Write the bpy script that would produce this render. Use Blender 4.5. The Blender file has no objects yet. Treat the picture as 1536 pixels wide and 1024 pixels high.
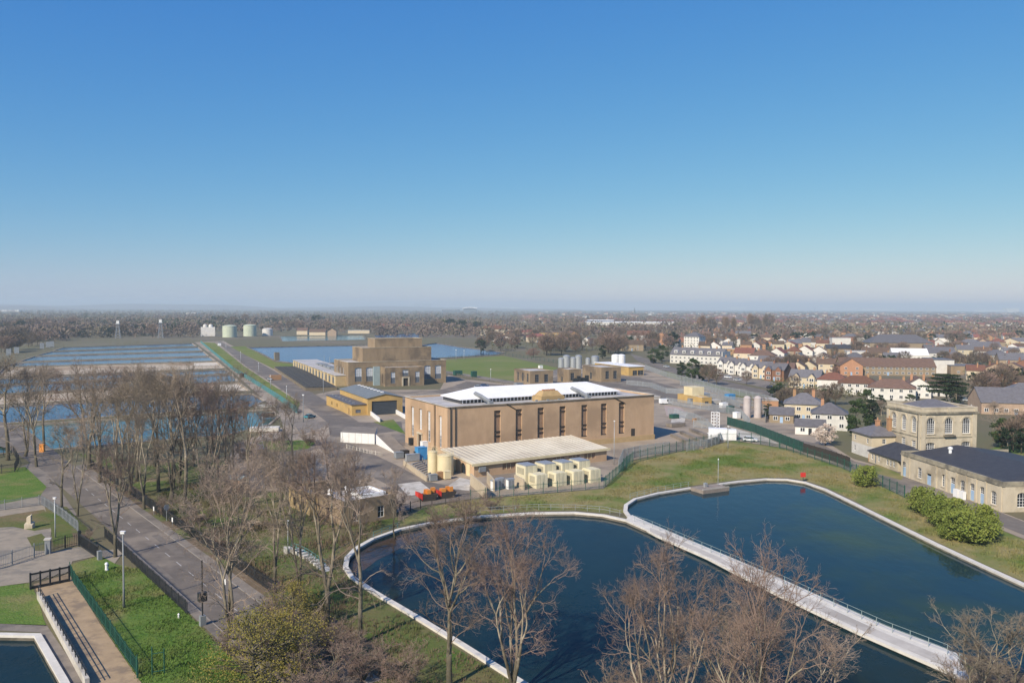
import bpy, math, random
from mathutils import Vector, Matrix
from mathutils.geometry import delaunay_2d_cdt
SC = bpy.context.scene
COL = SC.collection
RAD = math.radians
# ------------------------------------------------------------------ camera
F, HC, W0, H0 = 1240.0, 40.0, 1536.0, 1024.0
PITCH, ROLL = math.atan(51 / F), RAD(0.2)
cf = Vector((0, math.cos(PITCH), -math.sin(PITCH)))
cu0 = Vector((0, math.sin(PITCH), math.cos(PITCH)))
cr0 = Vector((1, 0, 0))
cr = cr0 * math.cos(ROLL) + cu0 * math.sin(ROLL)
cu = cu0 * math.cos(ROLL) - cr0 * math.sin(ROLL)
cd = bpy.data.cameras.new('camera'); cam = bpy.data.objects.new('camera', cd); COL.objects.link(cam)
cam.matrix_world = Matrix(((cr.x, cu.x, -cf.x, 0), (cr.y, cu.y, -cf.y, 0), (cr.z, cu.z, -cf.z, HC), (0, 0, 0, 1)))
cd.sensor_width = 36; cd.lens = 36 * F / W0; cd.clip_start = .5; cd.clip_end = 60000
SC.camera = cam

def P(px, py, z=0.0):
    d = cf + cr * ((px - 768) / F) - cu * ((py - 512) / F)
    t = (z - HC) / d.z
    return Vector((d.x * t, d.y * t, z))
def UAT(o, head, px, v=0.0):
    e = Vector((math.cos(head), math.sin(head))); n = Vector((-e.y, e.x)); k = (px - 768) / F
    q = Vector((o[0], o[1])) + n * v
    return (k * q.y - q.x) / (e.x - k * e.y)
def px_h(px, py, top):
    "height of a thing standing at ground pixel (px,py) whose top is at row top"
    p = P(px, py); d = cf + cr * ((px - 768) / F) - cu * ((top - 512) / F)
    return HC + d.z * (p.y / d.y)
# ------------------------------------------------------------------ materials
def lin(c):
    return tuple(((x / 255) / 12.92 if x / 255 <= .04045 else ((x / 255 + .055) / 1.055) ** 2.4) for x in c)
MATS = {}
def M(name, c1, c2=None, sc=1.0, rough=.85, bump=0.0, bsc=None, rnd=0.0, c3=None, sc3=.06, stretch=(1, 1, 1), spec=.3, metal=0, fac3=(.5, .62), det=5):
    "two-tone noise material with a third large-scale patch colour and a per-object tint"
    if name in MATS: return MATS[name]
    m = bpy.data.materials.new(name); m.use_nodes = True; nt = m.node_tree; N = nt.nodes; L = nt.links
    b = N['Principled BSDF']; b.inputs['Roughness'].default_value = rough
    b.inputs['Specular IOR Level'].default_value = spec; b.inputs['Metallic'].default_value = metal
    if c2 is None: c2 = tuple(x * .8 for x in c1)
    tc = N.new('ShaderNodeTexCoord'); mp = N.new('ShaderNodeMapping'); mp.inputs['Scale'].default_value = stretch
    L.new(tc.outputs['Object'], mp.inputs['Vector'])
    n = N.new('ShaderNodeTexNoise'); n.inputs['Scale'].default_value = sc; n.inputs['Detail'].default_value = det; n.inputs['Roughness'].default_value = .65
    L.new(mp.outputs[0], n.inputs['Vector'])
    rp = N.new('ShaderNodeMapRange'); rp.inputs[1].default_value = .33; rp.inputs[2].default_value = .67; L.new(n.outputs[0], rp.inputs[0])
    mx = N.new('ShaderNodeMix'); mx.data_type = 'RGBA'; mx.inputs[6].default_value = (*c1, 1); mx.inputs[7].default_value = (*c2, 1)
    L.new(rp.outputs[0], mx.inputs[0]); out = mx.outputs[2]
    if c3:
        n3 = N.new('ShaderNodeTexNoise'); n3.inputs['Scale'].default_value = sc3; n3.inputs['Detail'].default_value = 6; n3.inputs['Roughness'].default_value = .6
        L.new(tc.outputs['Object'], n3.inputs['Vector'])
        r3 = N.new('ShaderNodeMapRange'); r3.inputs[1].default_value = fac3[0]; r3.inputs[2].default_value = fac3[1]; L.new(n3.outputs[0], r3.inputs[0])
        m3 = N.new('ShaderNodeMix'); m3.data_type = 'RGBA'; m3.inputs[7].default_value = (*c3, 1)
        L.new(out, m3.inputs[6]); L.new(r3.outputs[0], m3.inputs[0]); out = m3.outputs[2]
    if rnd:
        oi = N.new('ShaderNodeObjectInfo'); hs = N.new('ShaderNodeHueSaturation')
        ra = N.new('ShaderNodeMapRange'); ra.inputs[3].default_value = 1 - rnd; ra.inputs[4].default_value = 1 + rnd
        L.new(oi.outputs['Random'], ra.inputs[0]); L.new(ra.outputs[0], hs.inputs['Value'])
        rh = N.new('ShaderNodeMapRange'); rh.inputs[3].default_value = .5 + rnd * .06; rh.inputs[4].default_value = .5 - rnd * .06
        L.new(oi.outputs['Random'], rh.inputs[0]); L.new(rh.outputs[0], hs.inputs['Hue'])
        L.new(out, hs.inputs['Color']); out = hs.outputs[0]
    L.new(out, b.inputs['Base Color'])
    if bump:
        nb = N.new('ShaderNodeTexNoise'); nb.inputs['Scale'].default_value = bsc or sc * 2; nb.inputs['Detail'].default_value = 4
        L.new(mp.outputs[0], nb.inputs['Vector'])
        bp = N.new('ShaderNodeBump'); bp.inputs['Strength'].default_value = bump; bp.inputs['Distance'].default_value = .3
        L.new(nb.outputs[0], bp.inputs['Height']); L.new(bp.outputs[0], b.inputs['Normal'])
    MATS[name] = m
    return m
def leafmat(name, c1, c2, sc=.5, trans=.25, rnd=.15):
    m = M(name, c1, c2, sc, rough=.8, rnd=rnd, spec=.15)
    return m
def stripes(name, c1, c2, per, axis=0, duty=.5, rough=.7, metal=0, noise=.15):
    "ribbed cladding: stripes along one local axis with weathering noise"
    if name in MATS: return MATS[name]
    m = M(name, c1, c2, .6, rough=rough, metal=metal, bump=0)
    nt = m.node_tree; N = nt.nodes; L = nt.links; b = N['Principled BSDF']
    tc = N.new('ShaderNodeTexCoord'); sp = N.new('ShaderNodeSeparateXYZ'); L.new(tc.outputs['Object'], sp.inputs[0])
    dv = N.new('ShaderNodeMath'); dv.operation = 'DIVIDE'; dv.inputs[1].default_value = per; L.new(sp.outputs[axis], dv.inputs[0])
    fr = N.new('ShaderNodeMath'); fr.operation = 'FRACT'; L.new(dv.outputs[0], fr.inputs[0])
    pk = N.new('ShaderNodeMath'); pk.operation = 'PINGPONG'; pk.inputs[1].default_value = .5; L.new(fr.outputs[0], pk.inputs[0])
    lt = N.new('ShaderNodeMath'); lt.operation = 'LESS_THAN'; lt.inputs[1].default_value = duty * .5; L.new(pk.outputs[0], lt.inputs[0])
    old = b.inputs['Base Color'].links[0].from_socket
    mx = N.new('ShaderNodeMix'); mx.data_type = 'RGBA'; mx.blend_type = 'MULTIPLY'; mx.inputs[7].default_value = (1 - noise * 2,) * 3 + (1,)
    L.new(lt.outputs[0], mx.inputs[0]); L.new(old, mx.inputs[6]); L.new(mx.outputs[2], b.inputs['Base Color'])
    bp = N.new('ShaderNodeBump'); bp.inputs['Distance'].default_value = .06; bp.inputs['Strength'].default_value = .8
    L.new(pk.outputs[0], bp.inputs['Height']); L.new(bp.outputs[0], b.inputs['Normal'])
    return m
def water(name, c1, c2, c3, sc3=.03, bump=.12, bsc=.9, rough=.06, fac3=(.5, .68), spec=.2):
    m = M(name, c1, c2, .08, rough=rough, bump=bump, bsc=bsc, c3=c3, sc3=sc3, spec=spec, fac3=fac3, stretch=(1, .55, 1))
    m.node_tree.nodes['Principled BSDF'].inputs['IOR'].default_value = 1.33
    return m
# ------------------------------------------------------------------ mesh builder
def newell(pts):
    n = Vector((0, 0, 0))
    for i, a in enumerate(pts):
        b = pts[(i + 1) % len(pts)]
        n += Vector(((a[1] - b[1]) * (a[2] + b[2]), (a[2] - b[2]) * (a[0] + b[0]), (a[0] - b[0]) * (a[1] + b[1])))
    return n
class MB:
    def __init__(s): s.v = []; s.f = []; s.m = []
    def face(s, pts, m=0):
        i = len(s.v); s.v.extend([tuple(p) for p in pts]); s.f.append(tuple(range(i, i + len(pts)))); s.m.append(m)
    def box(s, x0, x1, y0, y1, z0, z1, m=0, top=None):
        i = len(s.v); s.v += [(x0, y0, z0), (x1, y0, z0), (x1, y1, z0), (x0, y1, z0), (x0, y0, z1), (x1, y0, z1), (x1, y1, z1), (x0, y1, z1)]
        for k, q in enumerate(((3, 2, 1, 0), (4, 5, 6, 7), (0, 1, 5, 4), (1, 2, 6, 5), (2, 3, 7, 6), (3, 0, 4, 7))):
            s.f.append(tuple(i + a for a in q)); s.m.append(top if (k == 1 and top is not None) else m)
        return s
    def obox(s, p, q, w, z0, z1, m=0):
        "box along the ground segment p-q, width w"
        p = Vector((p[0], p[1])); q = Vector((q[0], q[1])); d = (q - p)
        if d.length < 1e-6: return s
        n = Vector((-d.y, d.x)).normalized() * w / 2
        return s.prism([p - n, q - n, q + n, p + n], z0, z1, m)
    def prism(s, poly, z0, z1, m=0, cap=None):
        n = len(poly); i = len(s.v)
        a = sum(poly[k][0] * poly[(k + 1) % n][1] - poly[(k + 1) % n][0] * poly[k][1] for k in range(n))
        if a < 0: poly = list(reversed(poly))
        zz0 = z0 if isinstance(z0, (list, tuple)) else [z0] * n
        zz1 = z1 if isinstance(z1, (list, tuple)) else [z1] * n
        if a < 0: zz0 = list(reversed(zz0)); zz1 = list(reversed(zz1))
        s.v += [(p[0], p[1], z) for p, z in zip(poly, zz0)] + [(p[0], p[1], z) for p, z in zip(poly, zz1)]
        s.f.append(tuple(i + k for k in reversed(range(n)))); s.m.append(m)
        s.f.append(tuple(i + n + k for k in range(n))); s.m.append(m if cap is None else cap)
        for k in range(n):
            l = (k + 1) % n; s.f.append((i + k, i + l, i + n + l, i + n + k)); s.m.append(m)
        return s
    def tube(s, pts, rad, n=6, m=0, cap=True):
        i0 = len(s.v); k = len(pts)
        for j, p in enumerate(pts):
            t = (pts[min(j + 1, k - 1)] - pts[max(j - 1, 0)])
            if t.length < 1e-9: t = Vector((0, 0, 1))
            t.normalize(); a = t.cross(Vector((.31, .95, .08)))
            if a.length < .05: a = t.cross(Vector((1, 0, 0)))
            a.normalize(); b = t.cross(a)
            for q in range(n):
                w = 2 * math.pi * q / n; v = p + (a * math.cos(w) + b * math.sin(w)) * rad[j]
                s.v.append((v.x, v.y, v.z))
        for j in range(k - 1):
            for q in range(n):
                r = (q + 1) % n; A = i0 + j * n
                s.f.append((A + q, A + r, A + n + r, A + n + q)); s.m.append(m)
        if cap:
            s.f.append(tuple(i0 + (k - 1) * n + q for q in range(n))); s.m.append(m)
            s.f.append(tuple(i0 + q for q in reversed(range(n)))); s.m.append(m)
        return s
    def rod(s, p, q, r, n=6, m=0): return s.tube([Vector(p), Vector(q)], [r, r], n, m)
    def lathe(s, x, y, prof, n=24, m=0):
        i = len(s.v)
        for (r, z) in prof:
            for q in range(n):
                w = 2 * math.pi * q / n; s.v.append((x + r * math.cos(w), y + r * math.sin(w), z))
        for j in range(len(prof) - 1):
            for q in range(n):
                r = (q + 1) % n; A = i + j * n; s.f.append((A + q, A + r, A + n + r, A + n + q)); s.m.append(m)
        s.f.append(tuple(i + q for q in reversed(range(n)))); s.m.append(m)
        A = i + (len(prof) - 1) * n; s.f.append(tuple(A + q for q in range(n))); s.m.append(m)
        return s
    def wall(s, p0, p1, z0, z1, ops=(), depth=.25, m=0, mr=None):
        "wall face p0->p1 (outside on the right hand), openings (a,b,za,zb,arch) cut with reveals"
        p0 = Vector((p0[0], p0[1], 0)); p1 = Vector((p1[0], p1[1], 0)); L = (p1 - p0).length; d = (p1 - p0) / L
        n = Vector((d.y, -d.x, 0)); mr = m if mr is None else mr
        X = lambda a, z, dep=0: p0 + d * a + Vector((0, 0, z)) - n * dep
        us = sorted({0, L} | {o[0] for o in ops} | {o[1] for o in ops}); zs = sorted({z0, z1} | {o[2] for o in ops} | {o[3] for o in ops})
        for a, b in zip(us, us[1:]):
            for c, e in zip(zs, zs[1:]):
                mu, mz = (a + b) / 2, (c + e) / 2
                if any(o[0] < mu < o[1] and o[2] < mz < o[3] for o in ops): continue
                s.face([X(a, c), X(b, c), X(b, e), X(a, e)], m)
        for o in ops:
            a, b, c, e = o[:4]; arch = len(o) > 4 and o[4]
            s.face([X(a, c), X(a, c, depth), X(b, c, depth), X(b, c)][::-1], mr)
            r = (b - a) / 2; sp = e - (r * (1 if arch == 1 else arch) if arch else 0)
            s.face([X(a, c), X(a, sp), X(a, sp, depth), X(a, c, depth)][::-1], mr)
            s.face([X(b, c), X(b, sp), X(b, sp, depth), X(b, c, depth)], mr)
            if not arch: s.face([X(a, e), X(b, e), X(b, e, depth), X(a, e, depth)][::-1], mr)
            else:
                K = 10; pts = [((a + b) / 2 - r * math.cos(math.pi * k / K), sp + (e - sp) * math.sin(math.pi * k / K)) for k in range(K + 1)]
                for k in range(K):
                    q, w = pts[k], pts[k + 1]
                    s.face([X(*q), X(*w), X(w[0], e), X(q[0], e)] if k not in (0, K - 1) or True else [], m)
                    s.face([X(*q), X(*q, depth), X(*w, depth), X(*w)], mr)
        return s
    def hip(s, x0, x1, y0, y1, z, h, ov=.4, inset=None, m=0, t=.18):
        x0 -= ov; x1 += ov; y0 -= ov; y1 += ov; w, d = x1 - x0, y1 - y0
        i = inset if inset is not None else min(w, d) / 2
        if w >= d: r0, r1 = (x0 + i, (y0 + y1) / 2, z + h), (x1 - i, (y0 + y1) / 2, z + h)
        else: r0, r1 = ((x0 + x1) / 2, y0 + i, z + h), ((x0 + x1) / 2, y1 - i, z + h)
        a, b, c, e = (x0, y0, z), (x1, y0, z), (x1, y1, z), (x0, y1, z)
        if w >= d: F_ = [[a, b, r1, r0], [b, c, r1], [c, e, r0, r1], [e, a, r0]]
        else: F_ = [[a, b, r0], [b, c, r1, r0], [c, e, r1], [e, a, r0, r1]]
        for f in F_: s.face(f, m)
        lo = [(p[0], p[1], z - t) for p in (a, b, c, e)]; up = [a, b, c, e]
        for k in range(4): s.face([lo[k], lo[(k + 1) % 4], up[(k + 1) % 4], up[k]], m)
        s.face(lo[::-1], m)
        return s
    def gable(s, x0, x1, y0, y1, z, h, ov=.4, axis='x', m=0, t=.16):
        if axis == 'x':
            X0, X1 = x0 - ov, x1 + ov; ym = (y0 + y1) / 2; sl = h / (ym - y0); ze = z - ov * sl
            A = [(y0 - ov, ze), (ym, z + h), (y1 + ov, ze)]
            pr = A + [(y1 + ov, ze - t), (ym, z + h - t), (y0 - ov, ze - t)]
            f0 = [(X0, a, b) for a, b in pr]; f1 = [(X1, a, b) for a, b in pr]
        else:
            Y0, Y1 = y0 - ov, y1 + ov; xm = (x0 + x1) / 2; sl = h / (xm - x0); ze = z - ov * sl
            A = [(x0 - ov, ze), (xm, z + h), (x1 + ov, ze)]
            pr = A + [(x1 + ov, ze - t), (xm, z + h - t), (x0 - ov, ze - t)]
            f0 = [(a, Y1, b) for a, b in pr]; f1 = [(a, Y0, b) for a, b in pr]
        for q in ((0, 1, 4, 5), (1, 2, 3, 4)):
            s.face([f0[k] for k in q], m); s.face([f1[k] for k in q][::-1], m)
        for k in range(6):
            l = (k + 1) % 6; s.face([f0[l], f0[k], f1[k], f1[l]], m)
        return s
    def build(s, name, mats, parent=None, smooth=False, loc=None, rotz=0):
        me = bpy.data.meshes.new(name); me.from_pydata(s.v, [], s.f)
        if not isinstance(mats, (list, tuple)): mats = [mats]
        for a in mats: me.materials.append(a)
        if len(mats) > 1: me.polygons.foreach_set('material_index', s.m)
        if smooth: me.polygons.foreach_set('use_smooth', [True] * len(s.f))
        me.update()
        o = bpy.data.objects.new(name, me); COL.objects.link(o)
        if parent is not None: o.parent = parent
        if loc is not None: o.location = loc
        if rotz: o.rotation_euler = (0, 0, rotz)
        return o
def tag(o, label=None, cat=None, group=None, kind=None):
    if label: o['label'] = label
    if cat: o['category'] = cat
    if group: o['group'] = group
    if kind: o['kind'] = kind
    return o
def thing(name, loc, rotz=0.0, label=None, cat=None, group=None):
    o = bpy.data.objects.new(name, None); COL.objects.link(o); o.location = loc; o.rotation_euler = (0, 0, rotz); o.empty_display_size = .5
    return tag(o, label, cat, group)
KIDS = {}
def dup(o, loc=None, rotz=None, scale=None, label=None, group=None, parent=None):
    c = o.copy(); COL.objects.link(c)
    if parent is not None: c.parent = parent
    if loc is not None: c.location = loc
    if rotz is not None: c.rotation_euler = (0, 0, rotz)
    if scale is not None: c.scale = scale
    if label: c['label'] = label
    if group: c['group'] = group
    if o.name not in KIDS: KIDS[o.name] = list(o.children)
    for ch in KIDS[o.name]: dup(ch, parent=c)
    return c
def ccw(poly):
    poly = [Vector((p[0], p[1])) for p in poly]
    a = sum(poly[k].x * poly[(k + 1) % len(poly)].y - poly[(k + 1) % len(poly)].x * poly[k].y for k in range(len(poly)))
    return poly if a > 0 else poly[::-1]
def PP(pts, z=0): return [P(x, y, z).xy for x, y in pts]
def chaikin(poly, n=2):
    for _ in range(n):
        q = []
        for i, a in enumerate(poly):
            b = poly[(i + 1) % len(poly)]; q += [a * .75 + b * .25, a * .25 + b * .75]
        poly = q
    return poly
def offset(poly, d):
    n = len(poly); out = []
    for i in range(n):
        a, b, c = poly[i - 1], poly[i], poly[(i + 1) % n]
        u = (b - a).normalized(); w = (c - b).normalized(); n1 = Vector((u.y, -u.x)); n2 = Vector((w.y, -w.x))
        m = (n1 + n2); m = m / max(.35, m.length_squared) * 2 if m.length > 1e-6 else n1
        out.append(b + m * d)
    return out
def sheet(name, poly, z, mat, holes=(), label=None, cat=None, kind='structure'):
    poly = ccw(poly); loops = [poly] + [ccw(h) for h in holes]
    vs = []; fs = []
    for l in loops:
        i = len(vs); vs += [Vector((p.x, p.y)) for p in l]; fs.append(list(range(i, i + len(l))))
    V, E, FA, ov, oe, of = delaunay_2d_cdt(vs, [], fs, 1, 1e-4)
    mb = MB(); mb.v = [(p.x, p.y, z) for p in V]
    for f, o in zip(FA, of):
        if 0 in o and len(o) == 1:
            a, b, c = [V[i] for i in f[:3]]
            if (b - a).cross(c - a) < 0: f = f[::-1]
            mb.f.append(tuple(f)); mb.m.append(0)
    return tag(mb.build(name, mat), label, cat, None, kind)
ORD = 'leftmost,second,third,fourth,fifth,sixth,seventh,eighth,ninth,tenth,eleventh,twelfth,thirteenth,fourteenth,fifteenth,sixteenth,seventeenth,eighteenth,nineteenth,twentieth,twenty-first,twenty-second,twenty-third,twenty-fourth,twenty-fifth,twenty-sixth,twenty-seventh,twenty-eighth,twenty-ninth,thirtieth'.split(',')
def nth(i, what): return f'leftmost {what}' if i == 0 else f'{ORD[i]} {what} from the left'
# ------------------------------------------------------------------ palette
brick = M('tan_brick', (.52, .36, .225), (.44, .30, .185), .35, c3=(.37, .255, .16), sc3=.07, stretch=(1, 1, .35), bump=.15, bsc=6)
brickdark = M('sooty_brick', (.30, .225, .14), (.225, .165, .105), .4, c3=(.15, .115, .08), sc3=.09, stretch=(1, 1, .3), bump=.15, bsc=6)
brickyellow = M('yellow_brick', (.50, .335, .12), (.42, .27, .095), .5, bump=.12, bsc=6, c3=(.36, .25, .11), sc3=.1)
housetan = M('house_brick', (.36, .275, .19), (.28, .21, .145), .6, rnd=.2)
brickred = M('red_brick', (.29, .135, .09), (.22, .10, .07), .8, rnd=.25)
brickorange = M('orange_brick', (.41, .235, .13), (.33, .185, .10), .8, rnd=.15)
stone = M('pale_stone', (.56, .49, .365), (.45, .39, .29), .5, c3=(.34, .29, .21), sc3=.14, bump=.2, bsc=4, stretch=(1, 1, .5))
render_w = M('white_render', (.68, .66, .61), (.54, .52, .48), .4, rnd=.12)
render_c = M('cream_render', (.60, .51, .37), (.52, .44, .31), .5, rnd=.12)
white = M('white_paint', (.8, .8, .78), (.7, .7, .69), .5, rough=.5)
cream = M('cream_paint', (.70, .60, .38), (.60, .51, .31), .4, rough=.6)
concrete = M('pale_concrete', (.56, .53, .47), (.42, .39, .34), .7, c3=(.35, .32, .27), sc3=.2, bump=.1)
limew = M('whitened_concrete', (.66, .63, .565), (.55, .52, .46), .8, c3=(.50, .45, .39), sc3=.22, bump=.1, fac3=(.58, .8))
bedwall = M('bed_wall', (.42, .355, .275), (.32, .265, .205), .4, c3=(.23, .19, .145), sc3=.1)
marking = M('worn_marking', (.55, .54, .52), (.22, .21, .2), 1.5)
kerbm = M('kerb_stone', (.30, .27, .235), (.22, .20, .175), .8)
concdark = M('stained_concrete', (.22, .19, .145), (.15, .13, .10), .6, c3=(.09, .08, .06), sc3=.25)
slate = M('slate', (.155, .15, .16), (.11, .105, .11), .9, rough=.6, rnd=.15, bump=.15, bsc=5)
slatedark = M('dark_slate', (.062, .063, .07), (.042, .042, .048), .7, rough=.55, bump=.2, bsc=4, spec=.15)
tilered = M('red_tile', (.20, .088, .06), (.145, .062, .045), .8, rnd=.25, bump=.15, bsc=5)
tilebrown = M('brown_tile', (.15, .098, .068), (.10, .067, .05), .8, rnd=.25, bump=.15, bsc=5)
roofgrey = M('grey_felt', (.44, .42, .40), (.35, .335, .32), .25, c3=(.52, .50, .48), sc3=.12)
roofwhite = M('white_roof', (.84, .84, .84), (.76, .76, .77), .3, rough=.5)
glass = M('dark_glass', (.03, .036, .045), (.02, .024, .03), .8, rough=.12, spec=.6)
glasspale = M('blind_glass', (.62, .64, .66), (.45, .48, .52), 1.2, rough=.2, spec=.5)
glassgrey = M('grey_panel', (.13, .15, .18), (.10, .115, .14), 1, rough=.4)
asphalt = M('asphalt', (.19, .165, .138), (.14, .122, .104), .5, c3=(.25, .215, .175), sc3=.07, bump=.08, bsc=9)
roadmat = M('road_asphalt', (.17, .145, .12), (.12, .104, .088), .35, c3=(.23, .195, .155), sc3=.09, bump=.06, bsc=9)
paving = M('dusty_paving', (.25, .215, .175), (.18, .155, .13), .5, c3=(.13, .115, .10), sc3=.12)
yardmat = M('yard_ground', (.36, .295, .22), (.27, .222, .17), .15, c3=(.18, .152, .122), sc3=.04, bump=.08, bsc=5)
trackmat = M('tan_track', (.40, .295, .18), (.30, .22, .135), .5, c3=(.23, .175, .12), sc3=.25, bump=.1)
drivemat = M('gravel_drive', (.33, .28, .215), (.25, .215, .165), .6, c3=(.20, .18, .15), sc3=.15)
sand = M('filter_sand', (.50, .42, .31), (.40, .325, .23), .08, c3=(.29, .20, .12), sc3=.03, bump=.1, bsc=1)
sandpale = M('pale_sand', (.66, .59, .48), (.55, .48, .38), .3)
earth = M('land', (.14, .115, .07), (.12, .12, .055), .012, c3=(.17, .14, .10), sc3=.006, rough=.95, bump=.1, bsc=.4)
grassb = M('bank_grass', (.20, .19, .065), (.28, .23, .115), .16, c3=(.11, .16, .035), sc3=.06, fac3=(.46, .6), rough=.95, bump=.6, bsc=2.2, det=9, spec=.1)
grassg = M('lush_grass', (.075, .15, .025), (.125, .18, .04), .45, c3=(.18, .18, .065), sc3=.10, rough=.95, bump=.6, bsc=2.5, det=9, spec=.1)
grassw = M('woodland_grass', (.14, .125, .055), (.075, .125, .025), .10, c3=(.19, .14, .085), sc3=.06, rough=.95, bump=.5, bsc=1.6, det=9, spec=.1)
fieldm = M('playing_field', (.125, .17, .04), (.16, .185, .055), .06, c3=(.19, .19, .075), sc3=.02, rough=.95, spec=.1)
verge = M('verge_grass', (.15, .19, .045), (.18, .18, .06), .15, c3=(.11, .16, .03), sc3=.04, rough=.95, spec=.1, bump=.3)
litter = M('leaf_litter', (.17, .12, .075), (.11, .085, .05), .5, c3=(.10, .12, .035), sc3=.12, rough=.95, bump=.4)
steel = M('galvanised_steel', (.42, .44, .45), (.33, .35, .36), .8, rough=.45, metal=.4)
greymetal = M('grey_painted_metal', (.25, .27, .28), (.19, .2, .21), .6, rough=.5)
darkmetal = M('dark_painted_metal', (.028, .032, .035), (.02, .022, .025), .8, rough=.55)
greenmetal = M('green_painted_metal', (.02, .09, .065), (.015, .07, .05), .8, rough=.5)
greenscreen = M('green_screen', (.025, .075, .06), (.018, .055, .045), .5, rough=.9)
teal = M('teal_paint', (.10, .27, .28), (.08, .22, .23), .6, rough=.5)
bluep = M('blue_paint', (.06, .28, .55), (.05, .22, .45), .6, rough=.45)
doorblue = M('pale_blue_paint', (.33, .46, .62), (.28, .4, .55), .6, rough=.5)
redp = M('red_paint', (.62, .045, .03), (.5, .035, .025), .6, rough=.5)
orangep = M('orange_paint', (.75, .30, .06), (.62, .24, .05), .6, rough=.5)
timber = M('timber', (.24, .165, .105), (.17, .115, .075), 1.2, stretch=(4, 4, .5))
timberdark = M('dark_timber', (.055, .045, .037), (.035, .03, .026), 1.2, stretch=(4, 4, .5))
tyre = M('tyre', (.02, .02, .02), (.03, .03, .03), 3)
bark = M('bark', (.27, .23, .17), (.15, .125, .09), .8, stretch=(2, 2, .4), bump=.4, bsc=3, rnd=.18, c3=(.38, .33, .245), sc3=.5)
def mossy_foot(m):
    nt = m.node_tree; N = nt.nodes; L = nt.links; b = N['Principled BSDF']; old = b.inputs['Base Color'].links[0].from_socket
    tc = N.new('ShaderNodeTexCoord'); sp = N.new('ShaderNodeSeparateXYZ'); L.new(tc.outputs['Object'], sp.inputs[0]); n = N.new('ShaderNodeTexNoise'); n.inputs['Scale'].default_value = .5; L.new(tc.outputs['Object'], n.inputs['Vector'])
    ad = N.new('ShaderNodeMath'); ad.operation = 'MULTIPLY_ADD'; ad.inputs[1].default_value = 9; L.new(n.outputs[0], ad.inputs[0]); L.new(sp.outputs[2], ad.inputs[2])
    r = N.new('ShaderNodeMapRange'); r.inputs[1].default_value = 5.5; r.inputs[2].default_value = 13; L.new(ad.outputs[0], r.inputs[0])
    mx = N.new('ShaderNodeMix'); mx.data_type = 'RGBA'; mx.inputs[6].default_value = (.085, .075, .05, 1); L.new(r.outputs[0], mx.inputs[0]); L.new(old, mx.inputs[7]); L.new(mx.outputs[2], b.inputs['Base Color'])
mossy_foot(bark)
railm = M('rail_paint', (.27, .33, .32), (.22, .27, .26), .8, rough=.5)
twig = M('twigs', (.215, .17, .13), (.28, .225, .17), .6, rnd=.2)
twigred = M('red_twigs', (.25, .175, .14), (.205, .15, .115), .6, rnd=.15)
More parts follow.
